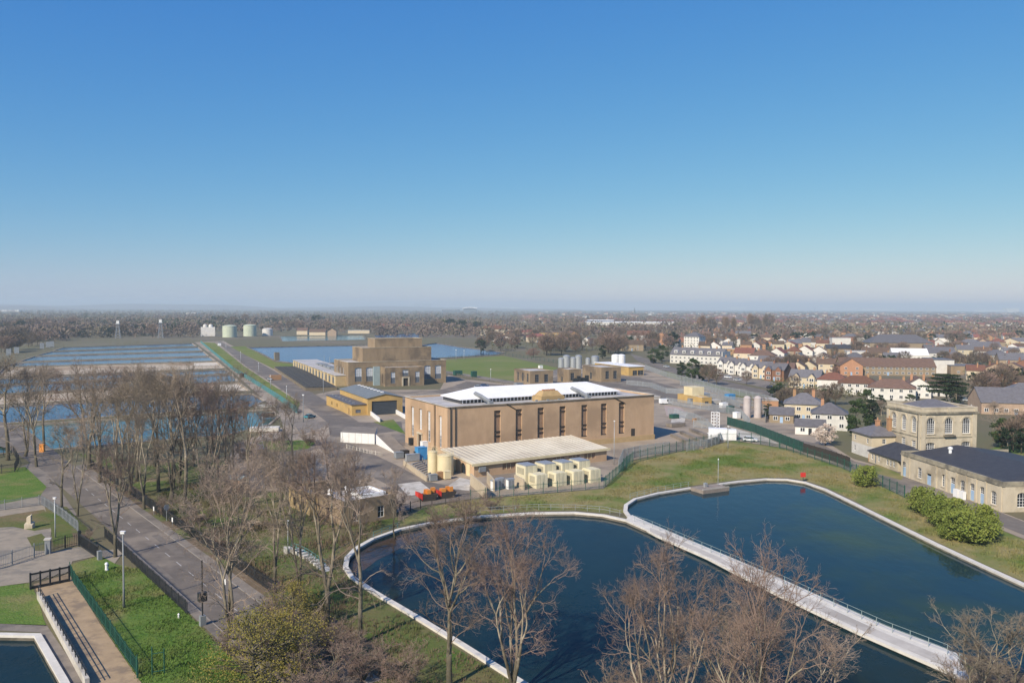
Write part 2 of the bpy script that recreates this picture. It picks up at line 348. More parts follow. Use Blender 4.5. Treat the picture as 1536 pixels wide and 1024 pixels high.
# ------------------------------------------------------------------ trees (prototypes are generated once, things are copies)
def rv(R): return Vector((R.gauss(0, 1), R.gauss(0, 1), R.gauss(0, 1)))
def bare(seed, h=22, stems=2, fork=.12, splay=.16, r0=.42, deep=4, lat=2, ang=(13, 29), tw=4, twr=.011, low=4, ratio=.74):
    "a leafless tree: stems that fork again and again into steep limbs, with side branches and fine twigs"
    R = random.Random(seed); T = MB(); C = MB()
    def perp(t):
        s = rv(R); s = s - t * s.dot(t); return s.normalized()
    def twigs(p, d, L, lev=0):
        n = 3; pts = [p]; dd = d
        for i in range(n): dd = (dd + rv(R) * .22 + Vector((0, 0, .04))).normalized(); p = p + dd * L / n; pts.append(p)
        r = twr * (1.5 if lev == 0 else 1); C.tube(pts, [r * 1.3, r, r * .9, r * .7], 3, cap=False)
        if lev < 2:
            for k in range(3 if lev == 0 else 2):
                t = R.uniform(.3, 1) * n; q = min(int(t), n - 1); x = pts[q].lerp(pts[q + 1], t - q); tg = (pts[q + 1] - pts[q]).normalized()
                twigs(x, (tg + perp(tg) * R.uniform(.4, .9)).normalized(), L * R.uniform(.4, .65), lev + 1)
    def limb(p, d, L, r, lev):
        n = 6 if lev < 2 else 4; pts = [p]; rad = [r]; dd = d; r1 = r * .74
        for i in range(n):
            dd = (dd + rv(R) * (.06 + .03 * lev) + Vector((0, 0, .05 if lev < 3 else .015))).normalized(); p = p + dd * L / n; pts.append(p); rad.append(r + (r1 - r) * (i + 1) / n)
        (T if lev <= 2 else C).tube(pts, rad, 7 if lev < 2 else 5 if lev < 4 else 4, cap=False)
        m = lat if lev else low
        for k in range(m):                                            # side branches
            t = R.uniform(.15, .95) * n; q = min(int(t), n - 1); x = pts[q].lerp(pts[q + 1], t - q); tg = (pts[q + 1] - pts[q]).normalized()
            sd = perp(tg); sd.z *= .4; v = (tg * .55 + sd).normalized(); LL = h * R.uniform(.06, .15) * (1.25 - .1 * lev)
            if lev <= 1 and R.random() < .7: limb(x, v, LL * 1.25, min(r * .35, .07), max(deep - 1, lev + 1))
            else: twigs(x, v, LL * .8)
        if lev >= deep:
            for k in range(tw): 
                t = R.uniform(.2, 1) * n; q = min(int(t), n - 1); x = pts[q].lerp(pts[q + 1], t - q); tg = (pts[q + 1] - pts[q]).normalized()
                twigs(x, (tg + perp(tg) * R.uniform(.2, .9)).normalized(), h * R.uniform(.045, .085))
            return
        k = 2 if R.random() < .7 else 3; s0 = perp(dd); other = dd.cross(s0)
        for c_ in range(k):
            w = 2 * math.pi * c_ / k + R.uniform(-.4, .4); an = RAD(R.uniform(*ang)) * (1.0 if c_ else .6)
            v = dd * math.cos(an) + (s0 * math.cos(w) + other * math.sin(w)) * math.sin(an)
            limb(p, v.normalized(), L * ratio * R.uniform(.8, 1.15), max(.035, r1 * R.uniform(.70, .88)), lev + 1)
    base = Vector((0, 0, -.3)); f = Vector((R.uniform(-.02, .02) * h, R.uniform(-.02, .02) * h, fork * h))
    T.tube([base, Vector((f.x * .2, f.y * .2, .35)), f * .55, f], [r0 * 1.45, r0 * 1.05, r0 * .92, r0 * .9], 10)
    a0 = R.uniform(0, 6.28); L0 = (h - f.z) * (1 - ratio) / (1 - ratio ** (deep + 1)) * 1.06
    for k in range(stems):
        w = a0 + k * 2 * math.pi / stems + R.uniform(-.4, .4); sp = splay * R.uniform(.7, 1.3) if stems > 1 else .03
        limb(f - Vector((0, 0, .25)), Vector((math.cos(w) * sp, math.sin(w) * sp, 1)).normalized(), L0 * R.uniform(.9, 1.1), r0 * (.9 if stems == 1 else .70 if stems < 3 else .56), 0)
    zs = max(v[2] for v in C.v); s = h / zs
    for mb in (T, C): mb.v = [(x * s, y * s, z * s) for x, y, z in mb.v]
    return T, C
def leaves(mb, R, cx, cy, cz, rx, ry, rz, n, s, m=0, shell=.55):
    for _ in range(n):
        d = rv(R).normalized() * (R.uniform(shell, 1) if R.random() < .8 else R.random())
        c = Vector((cx + d.x * rx, cy + d.y * ry, cz + d.z * rz)); a = rv(R).normalized(); b = a.cross(rv(R)).normalized()
        k = s * R.uniform(.6, 1.3)
        mb.face([c - a * k, c - b * k * .7, c + a * k, c + b * k * .7], m)
def leafy(seed, h, w, s=.3, n=2600, clumps=26, low=.12, conic=0, flat=.6):
    R = random.Random(seed); T = MB(); C = MB()
    T.tube([Vector((0, 0, -.2)), Vector((0, 0, h * .35)), Vector((R.uniform(-.2, .2), 0, h * .8))], [h * .028, h * .02, h * .006], 7)
    for k in range(clumps):
        z = low + (1 - low) * R.random() ** (1.3 if conic else .9)
        prof = (1 - z) ** .8 * 1.05 + .05 if conic else math.sin(math.pi * min(1, max(.06, (z - low * .6) / (1.03 - low * .6)))) ** .65
        a = R.uniform(0, 6.28); q = prof * w / 2 * R.uniform(.35, .95); cr_ = w * R.uniform(.12, .22) * (prof * .6 + .4)
        x, y = q * math.cos(a), q * math.sin(a)
        T.tube([Vector((0, 0, z * h * .7)), Vector((x * .5, y * .5, z * h * .85)), Vector((x, y, z * h))], [h * .008, h * .005, .02], 4, cap=False)
        leaves(C, R, x, y, z * h * .94, cr_, cr_, cr_ * flat, n // clumps, s)
    return T, C
def cedar(seed, h=17):
    R = random.Random(seed); T = MB(); C = MB()
    T.tube([Vector((0, 0, -.2)), Vector((.2, 0, h * .5)), Vector((.8, 0, h * .93))], [.5, .38, .1], 8)
    for z, w in ((.60, 1.0), (.69, 1.05), (.78, .9), (.87, .7), (.95, .45)):
        for k in range(7):
            a = k * .9 + z * 20 + R.uniform(-.3, .3); L = w * h * .5 * R.uniform(.6, 1); x, y = L * math.cos(a), L * math.sin(a) * .8
            T.tube([Vector((.4, 0, z * h - .8)), Vector((x * .6, y * .6, z * h - .2)), Vector((x, y, z * h))], [.13, .08, .03], 5, cap=False)
            for t in (.45, .75, 1): leaves(C, R, x * t, y * t, z * h + .15, 1.9, 1.6, .4, 90, .3)
    return T, C
def fuzzy(seed, h=13, w=9, n=620, s=.5, upright=0):
    "small far leafless tree: trunk, a few limbs and a haze of twigs"
    R = random.Random(seed); T = MB(); C = MB()
    T.tube([Vector((0, 0, -.2)), Vector((0, 0, h * .3)), Vector((0, 0, h * .75))], [.3, .24, .06], 5)
    for k in range(11):
        a = R.uniform(0, 6.28); z = R.uniform(.22, .55); q = w / 2 * R.uniform(.35, .8) * (.4 if upright else 1)
        e = Vector((q * math.cos(a), q * math.sin(a), h * min(.95, z + R.uniform(.25, .45))))
        T.tube([Vector((0, 0, h * z)), e * .5 + Vector((0, 0, h * z * .45)), e], [.14, .09, .03], 4, cap=False)
    for _ in range(n):
        d = rv(R).normalized() * R.uniform(.45, 1) ** .6
        z = .62 + d.z * .38; q = w / 2 * (1 if not upright else .8)
        c = Vector((d.x * q, d.y * q, z * h)); o = (Vector((d.x, d.y, .7 + .4 * upright)) + rv(R) * .3).normalized(); b = o.cross(rv(R)).normalized()
        L = h * .09 * R.uniform(.6, 1.4)
        C.face([c - o * L - b * .02, c - o * L + b * .02, c + o * L + b * s * .22, c + o * L - b * s * .16])
    return T, C
PROTO = {}
def proto(key, cat, TC, mt, mc, hh):
    r = thing(cat, (0, 0, -500)); TC[0].build('trunk', mt, r, smooth=True); TC[1].build('crown', mc, r); PROTO[key] = (r, hh, [False])
def put(key, loc, h, label, group, rz=None, xy=1.0, cat='tree', R=random.Random(5)):
    r, hh, used = PROTO[key]; s = h / hh; rz = R.uniform(0, 6.28) if rz is None else rz
    if not used[0]:
        used[0] = True; o = r; o.location = loc; o.rotation_euler = (0, 0, rz); o.scale = (s * xy, s * xy, s)
    else: o = dup(r, loc, rz, (s * xy, s * xy, s))
    return tag(o, label, cat, group)
EVG = leafmat('evergreen_leaves', (.028, .05, .017), (.052, .082, .024), .5)
EVD = leafmat('dark_evergreen_leaves', (.017, .032, .016), (.032, .05, .022), .5)
LAU = leafmat('laurel_leaves', (.12, .165, .03), (.20, .225, .05), .6)
YEL = leafmat('budding_leaves', (.19, .17, .035), (.26, .215, .06), .6)
BLO = leafmat('white_blossom', (.62, .55, .46), (.42, .33, .26), .8)
HDG = leafmat('rosy_twigs', (.25, .13, .10), (.19, .11, .085), .8)
TWF = M('far_twigs', (.19, .14, .10), (.14, .10, .075), .2, rnd=.3)
TWT = M('tan_twigs', (.27, .175, .105), (.21, .14, .085), .2, rnd=.2)
proto('A', 'bare_tree', bare(1, 22, 2, .14, .2, .46), bark, twig, 22)
proto('B', 'bare_tree', bare(2, 22, 3, .08, .20, .5, low=3), bark, twig, 22)
proto('C', 'bare_tree', bare(7, 22, 1, .20, .1, .40, 5, 1, low=6, tw=3), bark, twig, 22)
proto('D', 'bare_tree', bare(11, 22, 2, .20, .28, .5, ang=(15, 32)), bark, twigred, 22)
proto('E', 'bare_tree', bare(5, 22, 4, .04, .24, .56, low=2), bark, twigred, 22)
proto('G', 'bare_tree', bare(9, 16, 1, .2, .1, .30, 5, 2, (17, 36), low=5, tw=3), bark, twig, 16)
proto('R', 'bare_shrub', bare(21, 7, 7, .02, .6, .13, 2, 3, (22, 45), 5, .009, 3), bark, twigred, 7)
proto('S', 'bare_tree', bare(31, 14, 2, .10, .3, .20, 3, 2, (16, 38), 6, .011), bark, twig, 14)
proto('ev', 'evergreen_tree', leafy(1, 12, 9, .30, 3000), bark, EVG, 12)
proto('ev2', 'evergreen_tree', leafy(2, 12, 7.5, .30, 3000, 30), bark, EVD, 12)
proto('con', 'conifer_tree', leafy(3, 15, 6, .3, 2600, 34, .1, 1), bark, EVD, 15)
proto('lau', 'laurel_bush', leafy(4, 4, 6.2, .16, 6000, 60, .1, flat=.75), bark, LAU, 4)
proto('yel', 'budding_shrub', leafy(6, 7, 8, .07, 6500, 70, .08, flat=1.0), bark, YEL, 7)
proto('blo', 'blossom_tree', leafy(8, 8, 9.5, .2, 3600, 40, .16), bark, BLO, 8)
proto('ros', 'rosy_tree', leafy(12, 8, 9, .14, 3000, 36, .2), bark, HDG, 8)
proto('cedar', 'cedar_tree', cedar(1), bark, EVD, 17)
proto('fa', 'bare_tree', fuzzy(1), bark, TWF, 13)
proto('fb', 'bare_tree', fuzzy(2, 14, 11, 760), bark, TWF, 14)
proto('fc', 'bare_tree', fuzzy(3, 12, 10, 700, .6), bark, TWF, 12)
proto('pop', 'poplar_tree', fuzzy(4, 20, 7, 800, .5, 1), bark, TWT, 20)
proto('fe', 'evergreen_tree', leafy(21, 12, 9, .55, 420, 16), bark, EVD, 12)
proto('fk', 'conifer_tree', leafy(22, 15, 6, .5, 420, 18, .1, 1), bark, EVD, 15)

def tree(key, px, py, top, label, group=None, rz=None, xy=1.0, cat='tree'):
    p = P(px, py); return put(key, p, px_h(px, py, top), label, group, rz, xy, cat)
T_ = [
 ('D', 173, 835, 664, 'bare tree with dark trunk beside the tall lamp post at the road edge', .8),
 ('G', 93, 766, 640, 'left one of two bare trees between the drive and the road', .8),
 ('A', 116, 774, 625, 'right one of two bare trees between the drive and the road', .75),
 ('A', 216, 764, 590, 'slim bare tree rising from the far road fence, opposite the drive trees', .8),
 ('B', 195, 742, 556, 'bare tree just inside the road fence, left of the sunlit lawn patches', .9),
 ('D', 134, 704, 545, 'bare tree in front of the filter beds, nearest the left road bend', 1.0),
 ('B', 255, 752, 545, 'thick trunked bare tree at the left of the lawn tree row', .95),
 ('C', 277, 755, 550, 'second thick trunked bare tree on the sunlit lawn, crown over the teal bed', .9),
 ('E', 309, 747, 560, 'many stemmed bare tree behind the lawn, left of the tarpaulin kiosk', .8),
 ('A', 338, 738, 552, 'bare tree standing right against the blue topped kiosk', .8),
 ('S', 400, 745, 660, 'small bare tree on the lawn edge right of the kiosk', 1.0),
 ('S', 424, 752, 668, 'small crooked bare tree before the brown parapet building', 1.0),
 ('A', 412, 874, 672, 'bare tree at the top of the curved white steps, left side', .8),
 ('B', 451, 901, 660, 'two stemmed bare tree with white steps passing behind it', .72),
 ('D', 491, 938, 655, 'dark trunked bare tree right of the white steps', .8),
 ('C', 540, 966, 690, 'pale topped bare tree just outside the curved pond rim', .75),
 ('B', 339, 962, 690, 'bare tree of three parallel stems beside the black post box column', .85),
 ('D', 674, 1030, 762, 'bare tree with forked pale trunk crossing the near pond rim', .82),
 ('E', 772, 1040, 752, 'broad bare tree standing where the near rim leaves the picture', .85),
 ('E', 988, 1150, 792, 'cluster stemmed bare tree before the dark near pond, holding a ball of twigs', .80),
 ('B', 1075, 1130, 900, 'smaller bare tree standing between the two large bottom trees', .9),
 ('E', 1135, 1215, 800, 'widest bare tree overlapping the white causeway', .80),
 ('S', 1245, 1160, 965, 'low bare tree with crown just above the bottom edge', 1.3),
 ('S', 1462, 1075, 925, 'bare tree with reddish top on the bank by the causeway end', 1.2),
 ('S', 1512, 1072, 930, 'bare tree with reddish top at the bottom right corner', 1.2),
 ('G', 12, 690, 540, 'broad bare tree at the left edge before the filter beds', 1.0),
 ('B', 38, 684, 548, 'olive tinted bare tree second from the left edge', 1.0),
 ('G', 66, 668, 560, 'bare tree where the road bends out of sight', .9),
 ('G', 440, 725, 600, 'reddish crowned bare tree in front of the small grass island', .7),
 ('S', 500, 752, 668, 'slender bare tree against the left wall of the brown parapet building', 1.1),
 ('S', 528, 803, 690, 'bare tree before the brown parapet building, near its corner', 1.0),
 ('S', 592, 805, 715, 'leaning bare tree at the right corner of the brown parapet building', .9),
 ('D', 372, 745, 590, 'bare tree in the lawn row just right of the kiosk', .8),
 ('G', 232, 700, 560, 'bare tree in the thicket along the teal filter bed, left end', .8),
 ('D', 290, 700, 566, 'bare tree in the thicket along the teal filter bed, middle', .75),
 ('G', 175, 690, 556, 'bare tree in the thicket where the road meets the filter beds', .9),
]
T_ += [
 ('B', 150, 724, 552, 'bare tree in the roadside thicket, third back from the slim fence tree', .9), ('A', 181, 738, 560, 'bare tree in the roadside thicket close behind the far fence', .85),
 ('C', 238, 737, 548, 'bare tree directly behind the two thick trunked lawn trees, left', .9), ('E', 268, 724, 556, 'bare tree directly behind the two thick trunked lawn trees, right', .9),
 ('A', 326, 716, 552, 'bare tree by the teal bed behind the blue topped kiosk', .9), ('B', 350, 722, 570, 'bare tree between blue topped kiosk and teal bed', .85), ('C', 205, 722, 548, 'bare tree deep in the thicket before the teal bed', .9),
 ('S', 318, 770, 690, 'small bare tree on the lawn near the far road fence', 1.1), ('S', 372, 800, 712, 'small bare tree on the open lawn before the white steps', 1.1), ('A', 55, 700, 556, 'bare tree overhanging the road bend at the left', .9), ('C', -8, 700, 545, 'bare tree cut by the left edge of the picture', 1.0)]
for i, (k, x, y, t, l, xy) in enumerate(T_): tree(k, x, y, t - (14 if y < 780 else 22), l, 'large bare trees around the road and ponds', xy=xy * (.88 if y < 960 else 1.0))
U_ = [ ('R', 400, 985, 895, 'tall bare shrub rising through the yellow green shrubs', 1.1), ('R', 452, 1000, 915, 'bare shrub right against the largest yellow green shrub', 1.1), ('R', 420, 930, 870, 'bare shrub above the smallest budding shrub', 1.2),
 ('yel', 425, 1015, 915, 'largest yellow green budding shrub at the bottom centre left', 1.25), ('yel', 380, 1040, 915, 'yellow green budding shrub behind the road end, cut by the bottom edge', 1.1),
 ('yel', 440, 950, 870, 'smallest budding shrub, highest up the wooded slope', 1.0),
 ('R', 500, 985, 925, 'pinkish bare shrub right of the yellow green shrubs', 1.3), ('R', 545, 1020, 945, 'bare shrub at the bottom edge between pond rim and pinkish shrub', 1.3),
 ('R', 605, 1030, 960, 'ivy dark bare shrub beside the forked pale tree', 1.2), ('R', 475, 1045, 960, 'grey bare shrub at the bottom edge below the pinkish one', 1.5),
 ('R', 700, 782, 740, 'reddish bare shrub on the bank above the curved pond rim', 1.4), ('R', 735, 765, 735, 'bare shrub on the bank below the cream compound', 1.2),
 ('R', 655, 790, 752, 'bare shrub on the bank below the two skips', 1.0), ('R', 1440, 1040, 985, 'bare shrub with red stems at the causeway end', 1.2),
 ('R', 1490, 1045, 985, 'bare shrub in the bottom right corner below the reddish trees', 1.3), ('R', 300, 790, 752, 'bare shrub behind the far road fence', 1.2),
 ('R', 330, 825, 785, 'bare shrub against the far road fence facing the black column', 1.2), ('R', 250, 772, 738, 'bare shrub at the foot of the lawn trees', 1.2),
 ('R', 130, 812, 790, 'low bare shrub behind the black sliding gate', .9), ('R', 345, 985, 945, 'bare shrub at the foot of the three stemmed tree', 1.4),
 ('R', 1015, 1110, 1000, 'bare thicket at the foot of the cluster stemmed tree', 1.3), ('R', 935, 1090, 985, 'bare thicket left of the cluster stemmed tree', 1.1),
 ('R', 590, 770, 725, 'bare shrub at the yard edge left of the skips', 1.0), ('R', 420, 668, 640, 'rounded reddish shrub left of the grass island', 1.4),
 ('R', 462, 668, 640, 'rounded reddish shrub on the grass island', 1.4), ('R', 365, 690, 655, 'bare shrub by the white topped lamp before the teal bed', 1.3),
]
for k, x, y, t, l, xy in U_: tree(k, x, y, t, l, 'shrubs on the banks', xy=xy, cat='shrub')
for i in range(4): pass
for k, x, y, t, l, xy in [
 ('lau', 1297, 729, 699, 'green laurel bush standing alone on the bank', .85), ('lau', 1388, 768, 731, 'tallest green laurel bush at the upper end of the bank group', .85),
 ('lau', 1416, 788, 750, 'laurel bush second in the bank group, in the middle of its slope', .9), ('lau', 1449, 811, 766, 'bright laurel bush at the broad lower end of the bank group', 1.0),
 ('lau', 1470, 800, 756, 'yellowish laurel bush at the right tip of the bank group', .6), ('lau', 1432, 782, 748, 'laurel bush behind the others in the bank group', .8), ('lau', 1402, 776, 742, 'laurel bush between the tallest and the second of the bank group', .8), ('lau', 1436, 800, 762, 'laurel bush in the thick middle of the bank group', .9), ('lau', 1462, 812, 776, 'low laurel bush at the lower edge of the bank group', .9), ('lau', 1483, 806, 774, 'smallest laurel bush beyond the yellowish one', .7),
 ('lau', 1422, 808, 783, 'low laurel bush nearest the water in the bank group', .8)]:
    tree(k, x, y, t - 1, l, 'laurel bushes on the pond bank', xy=xy * 1.02, cat='bush')
for k, x, y, t, l, xy in [
 ('blo', 1238, 668, 634, 'round tree covered in white blossom by the dark fence', .95), ('ev', 1284, 655, 598, 'large dark evergreen tree left of the white cottage', .95),
 ('ev2', 1306, 640, 596, 'dark evergreen behind the blossom tree and cottage', 1.0), ('ev', 1300, 618, 582, 'evergreen rising behind the cottage chimneys', 1.0), ('ev2', 1320, 622, 590, 'evergreen touching the left edge of the stone tower', .8),
 ('cedar', 1418, 628, 560, 'flat topped cedar tree above the stone tower roof', .95), ('ev', 1170, 598, 573, 'bright green bush tree by the roadside terrace', .85), ('ev2', 1153, 628, 604, 'low evergreen beside the silos and villas', 1.2),
 ('ev2', 1022, 570, 541, 'leftmost dark evergreen across the road from the mansard house', 1.0), ('ev', 1038, 573, 536, 'tallest evergreen in the roadside clump facing the mansard house', .9),
 ('ev', 1053, 572, 545, 'evergreen inside the roadside clump, right of the tallest', 1.0),
 ('ev', 1364, 612, 590, 'dark shrub tree behind the tower roof, left', 1.2), ('ev2', 1416, 618, 596, 'dark shrub tree under the cedar', 1.2), ('ev', 1502, 672, 625, 'dark leafy tree right of the tower', 1.0), ('ev2', 1532, 680, 640, 'dark tree at the right edge beside the garden', 1.0),
 ('con', 1507, 551, 530, 'dark conical evergreen by the tan houses at right', .9), ('con', 1371, 541, 530, 'small dark cone shaped tree before the white barn', 1.0), ('con', 1374, 562, 549, 'round evergreen in front of the long brown roof', 1.3),
 ('ev', 1262, 560, 540, 'dark evergreen left of the school gable', 1.0), ('ev2', 1252, 563, 546, 'dark evergreen behind the white semis', 1.0), ('ev', 848, 526, 512, 'round dark evergreen left of the white tanks', 1.2),
 ('ev2', 904, 538, 516, 'dark evergreen directly behind the white tanks', 1.0), ('ev', 993, 542, 516, 'dark evergreen left of the mansard house', 1.1), ('ev2', 1010, 522, 496, 'large evergreen behind the mansard house', 1.2),
 ('ev', 980, 545, 522, 'evergreen at the bend of the public road', 1.2), ('con', 952, 470, 461, 'lone tall evergreen on the horizon wood', 1.2)]:
    tree(k, x, y, t, l, None, xy=xy)
tree('ros', 800, 536, 521, 'rosy pink twigged tree at the corner of the playing field', None, xy=1.3)
tree('ros', 1252, 566, 548, 'rosy tree behind the white semis', None, xy=.8)
for x, y, t, l in [(1063, 577, 545, 'bare tree with wide crown at the right of the roadside clump'), (1075, 578, 552, 'smaller bare tree beside the roadside clump'),
 (1120, 576, 556, 'bare bush tree in front of the gabled terrace'), (1125, 665 - 45, 592, 'reddish slim tree before the left silo'), (1143, 622, 594, 'reddish slim tree before the right silo'),
 (1490, 660, 600, 'bare tree in the garden behind the tower'), (1455, 600, 570, 'bare tree right of the cedar'), (1520, 640, 612, 'bare bushy tree before the tan workshop'), (1475, 610, 580, 'bare tree between the cedar and the red brick house'),
 (1322, 640, 598, 'bare tree mingling with the evergreens by the cottage'), (1236, 600, 575, 'bare tree behind the villas'), (1190, 585, 562, 'bare garden tree behind the bright green bush'), (1225, 612, 585, 'bare garden tree between the villas'),
 (1330, 585, 568, 'slender bare tree before the red roofed semis')]:
    tree('G' if y > 590 else 'fb', x, y, t, l, None, xy=1.0)
# belts of smaller trees further away: (x0,y0,x1,y1,n,kinds,height range,place)
RB = random.Random(77)
BELT = [
 (2, 515, 104, 500, 22, 'fa fb fc', (10, 15), 'bare tree', 'the wood left of the filter beds', 3),
 (0, 530, 95, 506, 18, 'fb fc fa', (8, 12), 'bare tree', 'the hedge bank beside the filter beds', 2),
 (0, 500, 120, 494, 16, 'fb fa fe', (12, 18), 'tree', 'the back of the wood left of the filter beds', 3),
 (92, 506, 300, 503, 26, 'fe fe fk fa', (9, 15), 'dark tree', 'the evergreen belt beyond the filter beds', 2),
 (300, 489, 500, 486, 22, 'fe fk fb fa', (12, 20), 'tree', 'the belt behind the storage tanks', 3),
 (395, 497, 640, 493, 24, 'fb fa fc', (8, 14), 'bare tree', 'the belt beyond the upper reservoir', 2),
 (640, 500, 720, 497, 12, 'fe fe fa', (12, 20), 'dark tree', 'the clump left of the pink roofed houses', 4),
 (730, 513, 860, 508, 18, 'fb fc fa', (8, 13), 'bare tree', 'the belt beyond the playing field', 4),
 (815, 530, 930, 524, 20, 'fb fc fa', (9, 14), 'bare tree', 'the belt behind the silver tanks', 4),
 (910, 528, 1015, 521, 20, 'fb fa fc fe', (9, 15), 'tree', 'the belt left of the mansard house', 5),
 (865, 507, 1015, 499, 20, 'fb fa fc', (9, 14), 'bare tree', 'the belt below the long white warehouse', 4),
 (1040, 500, 1160, 494, 14, 'pop pop fa', (18, 26), 'upright tree', 'the tan poplar row above the white houses', 3),
 (1050, 522, 1240, 514, 24, 'fb fc fa fe', (8, 13), 'tree', 'the gardens behind the mansard house', 4),
 (1240, 518, 1530, 512, 28, 'fb fc fa fe', (8, 13), 'tree', 'the gardens behind the grey roofed hall', 3),
 (1130, 556, 1270, 548, 16, 'fb fc fa', (6, 9), 'bare tree', 'the gardens behind the gabled terrace', 3),
 (1270, 552, 1530, 546, 22, 'fb fc fa fe', (6, 9), 'tree', 'the gardens behind the long school', 3),
 (1240, 534, 1500, 530, 18, 'fb fc fa', (7, 10), 'bare tree', 'the gardens behind the white barn', 3),
 (1160, 606, 1290, 612, 12, 'fc fa fe', (5, 8), 'garden tree', 'the villa gardens', 5),
 (1430, 606, 1540, 574, 14, 'fb fc fe', (7, 11), 'tree', 'the gardens right of the cedar', 5),
 (720, 526, 850, 520, 16, 'fb fc fa fe', (9, 13), 'tree', 'the belt behind the rosy tree', 3),
 (1480, 700, 1540, 660, 8, 'fc fa fe', (5, 8), 'garden tree', 'the garden right of the tower', 4),
]
for (x0, y0, x1, y1, n, ks, hr, what, place, jit) in BELT:
    ks = ks.split(); xs = sorted(RB.uniform(0, 1) for _ in range(n))
    for i, t in enumerate(xs):
        px = x0 + (x1 - x0) * t; py = y0 + (y1 - y0) * t + RB.uniform(-jit, jit)
        put(RB.choice(ks), P(px, py), RB.uniform(*hr) * 1.2, f'{nth(i, what)} in {place}', place[4:] + ' trees', xy=RB.uniform(.9, 1.25), cat='tree')
# far woodland: too many to count, one object per kind of wood
def wood(name, n, zones, mat, hr, label, seed, spread=1.0, K=26):
    R = random.Random(seed); vs = []; fs = []
    tot = sum(z[4] for z in zones)
    for (x0, x1, y0, y1, wgt) in zones:
        for _ in range(int(n * wgt / tot)):
            px = R.uniform(x0, x1); py = y0 + (y1 - y0) * R.random(); p = P(px, py)
            h = R.uniform(*hr); w = h * R.uniform(.4, .62) * spread
            for _k in range(K):
                a = R.uniform(0, 6.28); c = R.uniform(-1, 1); q = math.sqrt(1 - c * c) * R.uniform(.5, 1)
                x = p.x + w * q * math.cos(a); y = p.y + w * q * math.sin(a); z = h * (.55 + .42 * c)
                s = h * R.uniform(.10, .2); i = len(vs)
                for _j in range(4): vs.append((x + R.uniform(-s, s), y + R.uniform(-s, s), max(.1, z + R.uniform(-s, s))))
                fs.append((i, i + 1, i + 2)); fs.append((i + 1, i + 3, i + 2))
    me = bpy.data.meshes.new(name); me.from_pydata(vs, [], fs); me.materials.append(mat)
    o = bpy.data.objects.new(name, me); COL.objects.link(o); return tag(o, label, 'woodland', None, 'stuff')
WB = M('bare_wood', (.20, .145, .115), (.14, .105, .085), .015, c3=(.17, .155, .09), sc3=.004)
WO = M('olive_wood', (.14, .12, .06), (.17, .125, .07), .012)
WE = M('evergreen_wood', (.025, .042, .02), (.05, .065, .03), .02)
wood('bare_woodland', 7500, [(-40, 1576, 465.5, 476, 5), (-40, 1060, 474, 490, 5), (90, 720, 484, 499, 1.3), (100, 300, 494, 507, .5), (-40, 100, 490, 512, .8), (560, 1020, 488, 506, 1.3), (1000, 1576, 474, 508, 1.5)], WB, (8, 16), 'brown leafless woodland and garden trees spreading to the horizon', 1, 1.25)
wood('olive_woodland', 1100, [(-40, 1576, 466, 480, 3), (-40, 330, 478, 492, 1), (850, 1576, 478, 505, 1.5)], WO, (7, 12), 'olive and tan budding trees scattered through the far plain', 2, 1.2)
wood('evergreen_woodland', 520, [(-40, 1576, 465, 478, 2), (100, 720, 474, 487, 2), (150, 320, 486, 504, .9), (330, 520, 484, 493, .5), (900, 1576, 474, 504, 1)], WE, (8, 17), 'dark evergreen trees scattered through the far plain', 3, 1.1)
WG = M('garden_green', (.075, .095, .03), (.13, .11, .05), .08, c3=(.16, .12, .085), sc3=.03)
wood('garden_hedges', 1500, [(1000, 1560, 498, 530, 3), (1080, 1560, 530, 560, 2), (1160, 1300, 575, 600, .5), (1440, 1560, 560, 600, .5), (720, 1010, 505, 530, 1.2)], WG, (2, 4.5), 'low hedges and garden shrubs filling the gaps between the houses', 4, 1.6, 18)
# ------------------------------------------------------------------ pools, ground and surfaces
HOLES = []
def pool(poly, zw, wmat, wname='water', rim=None, rim_w=.9, rim_h=.25, label=None, cat='coping', group=None, inner=None, rimname='pond_coping'):
    "hole in the ground, water (or sand) sheet at zw and a raised coping ring round it"
    poly = ccw(poly); HOLES.append(poly); n = len(poly)
    sheet(wname, offset(poly, .03), zw, wmat)
    mb = MB(); out = offset(poly, rim_w)
    for k in range(n):
        l = (k + 1) % n; a, b, c, d = poly[k], poly[l], out[l], out[k]
        V3 = lambda p, z: (p.x, p.y, z)
        mb.face([V3(a, rim_h), V3(d, rim_h), V3(c, rim_h), V3(b, rim_h)], 0)
        mb.face([V3(d, -.1), V3(c, -.1), V3(c, rim_h), V3(d, rim_h)], 0)
        mb.face([V3(a, rim_h), V3(b, rim_h), V3(b, rim_h - .3), V3(a, rim_h - .3)], 0)
        mb.face([V3(a, rim_h - .3), V3(b, rim_h - .3), V3(b, zw - .6), V3(a, zw - .6)], 1)
    o = mb.build(rimname, [rim or limew, inner or concdark]); tag(o, label, cat, group)
    return poly
deep = water('pond_water', (.006, .022, .032), (.008, .028, .036), (.014, .024, .018), .035, bump=.2, bsc=.6, spec=.1)
deepg = water('pond_water_green', (.006, .026, .04), (.009, .033, .042), (.03, .05, .016), .022, bump=.2, bsc=.5, spec=.14, fac3=(.52, .66))
bluew = water('bed_water', (.02, .055, .115), (.03, .07, .13), (.045, .085, .12), .02, bump=.3, bsc=.5, rough=.12, spec=.13)
tealw = water('teal_water', (.03, .10, .11), (.05, .13, .125), (.05, .11, .08), .04, bump=.2, bsc=.6, rough=.1)
lakew = water('reservoir_water', (.008, .045, .15), (.014, .06, .17), (.012, .05, .14), .02, bump=.5, bsc=.25, rough=.16)
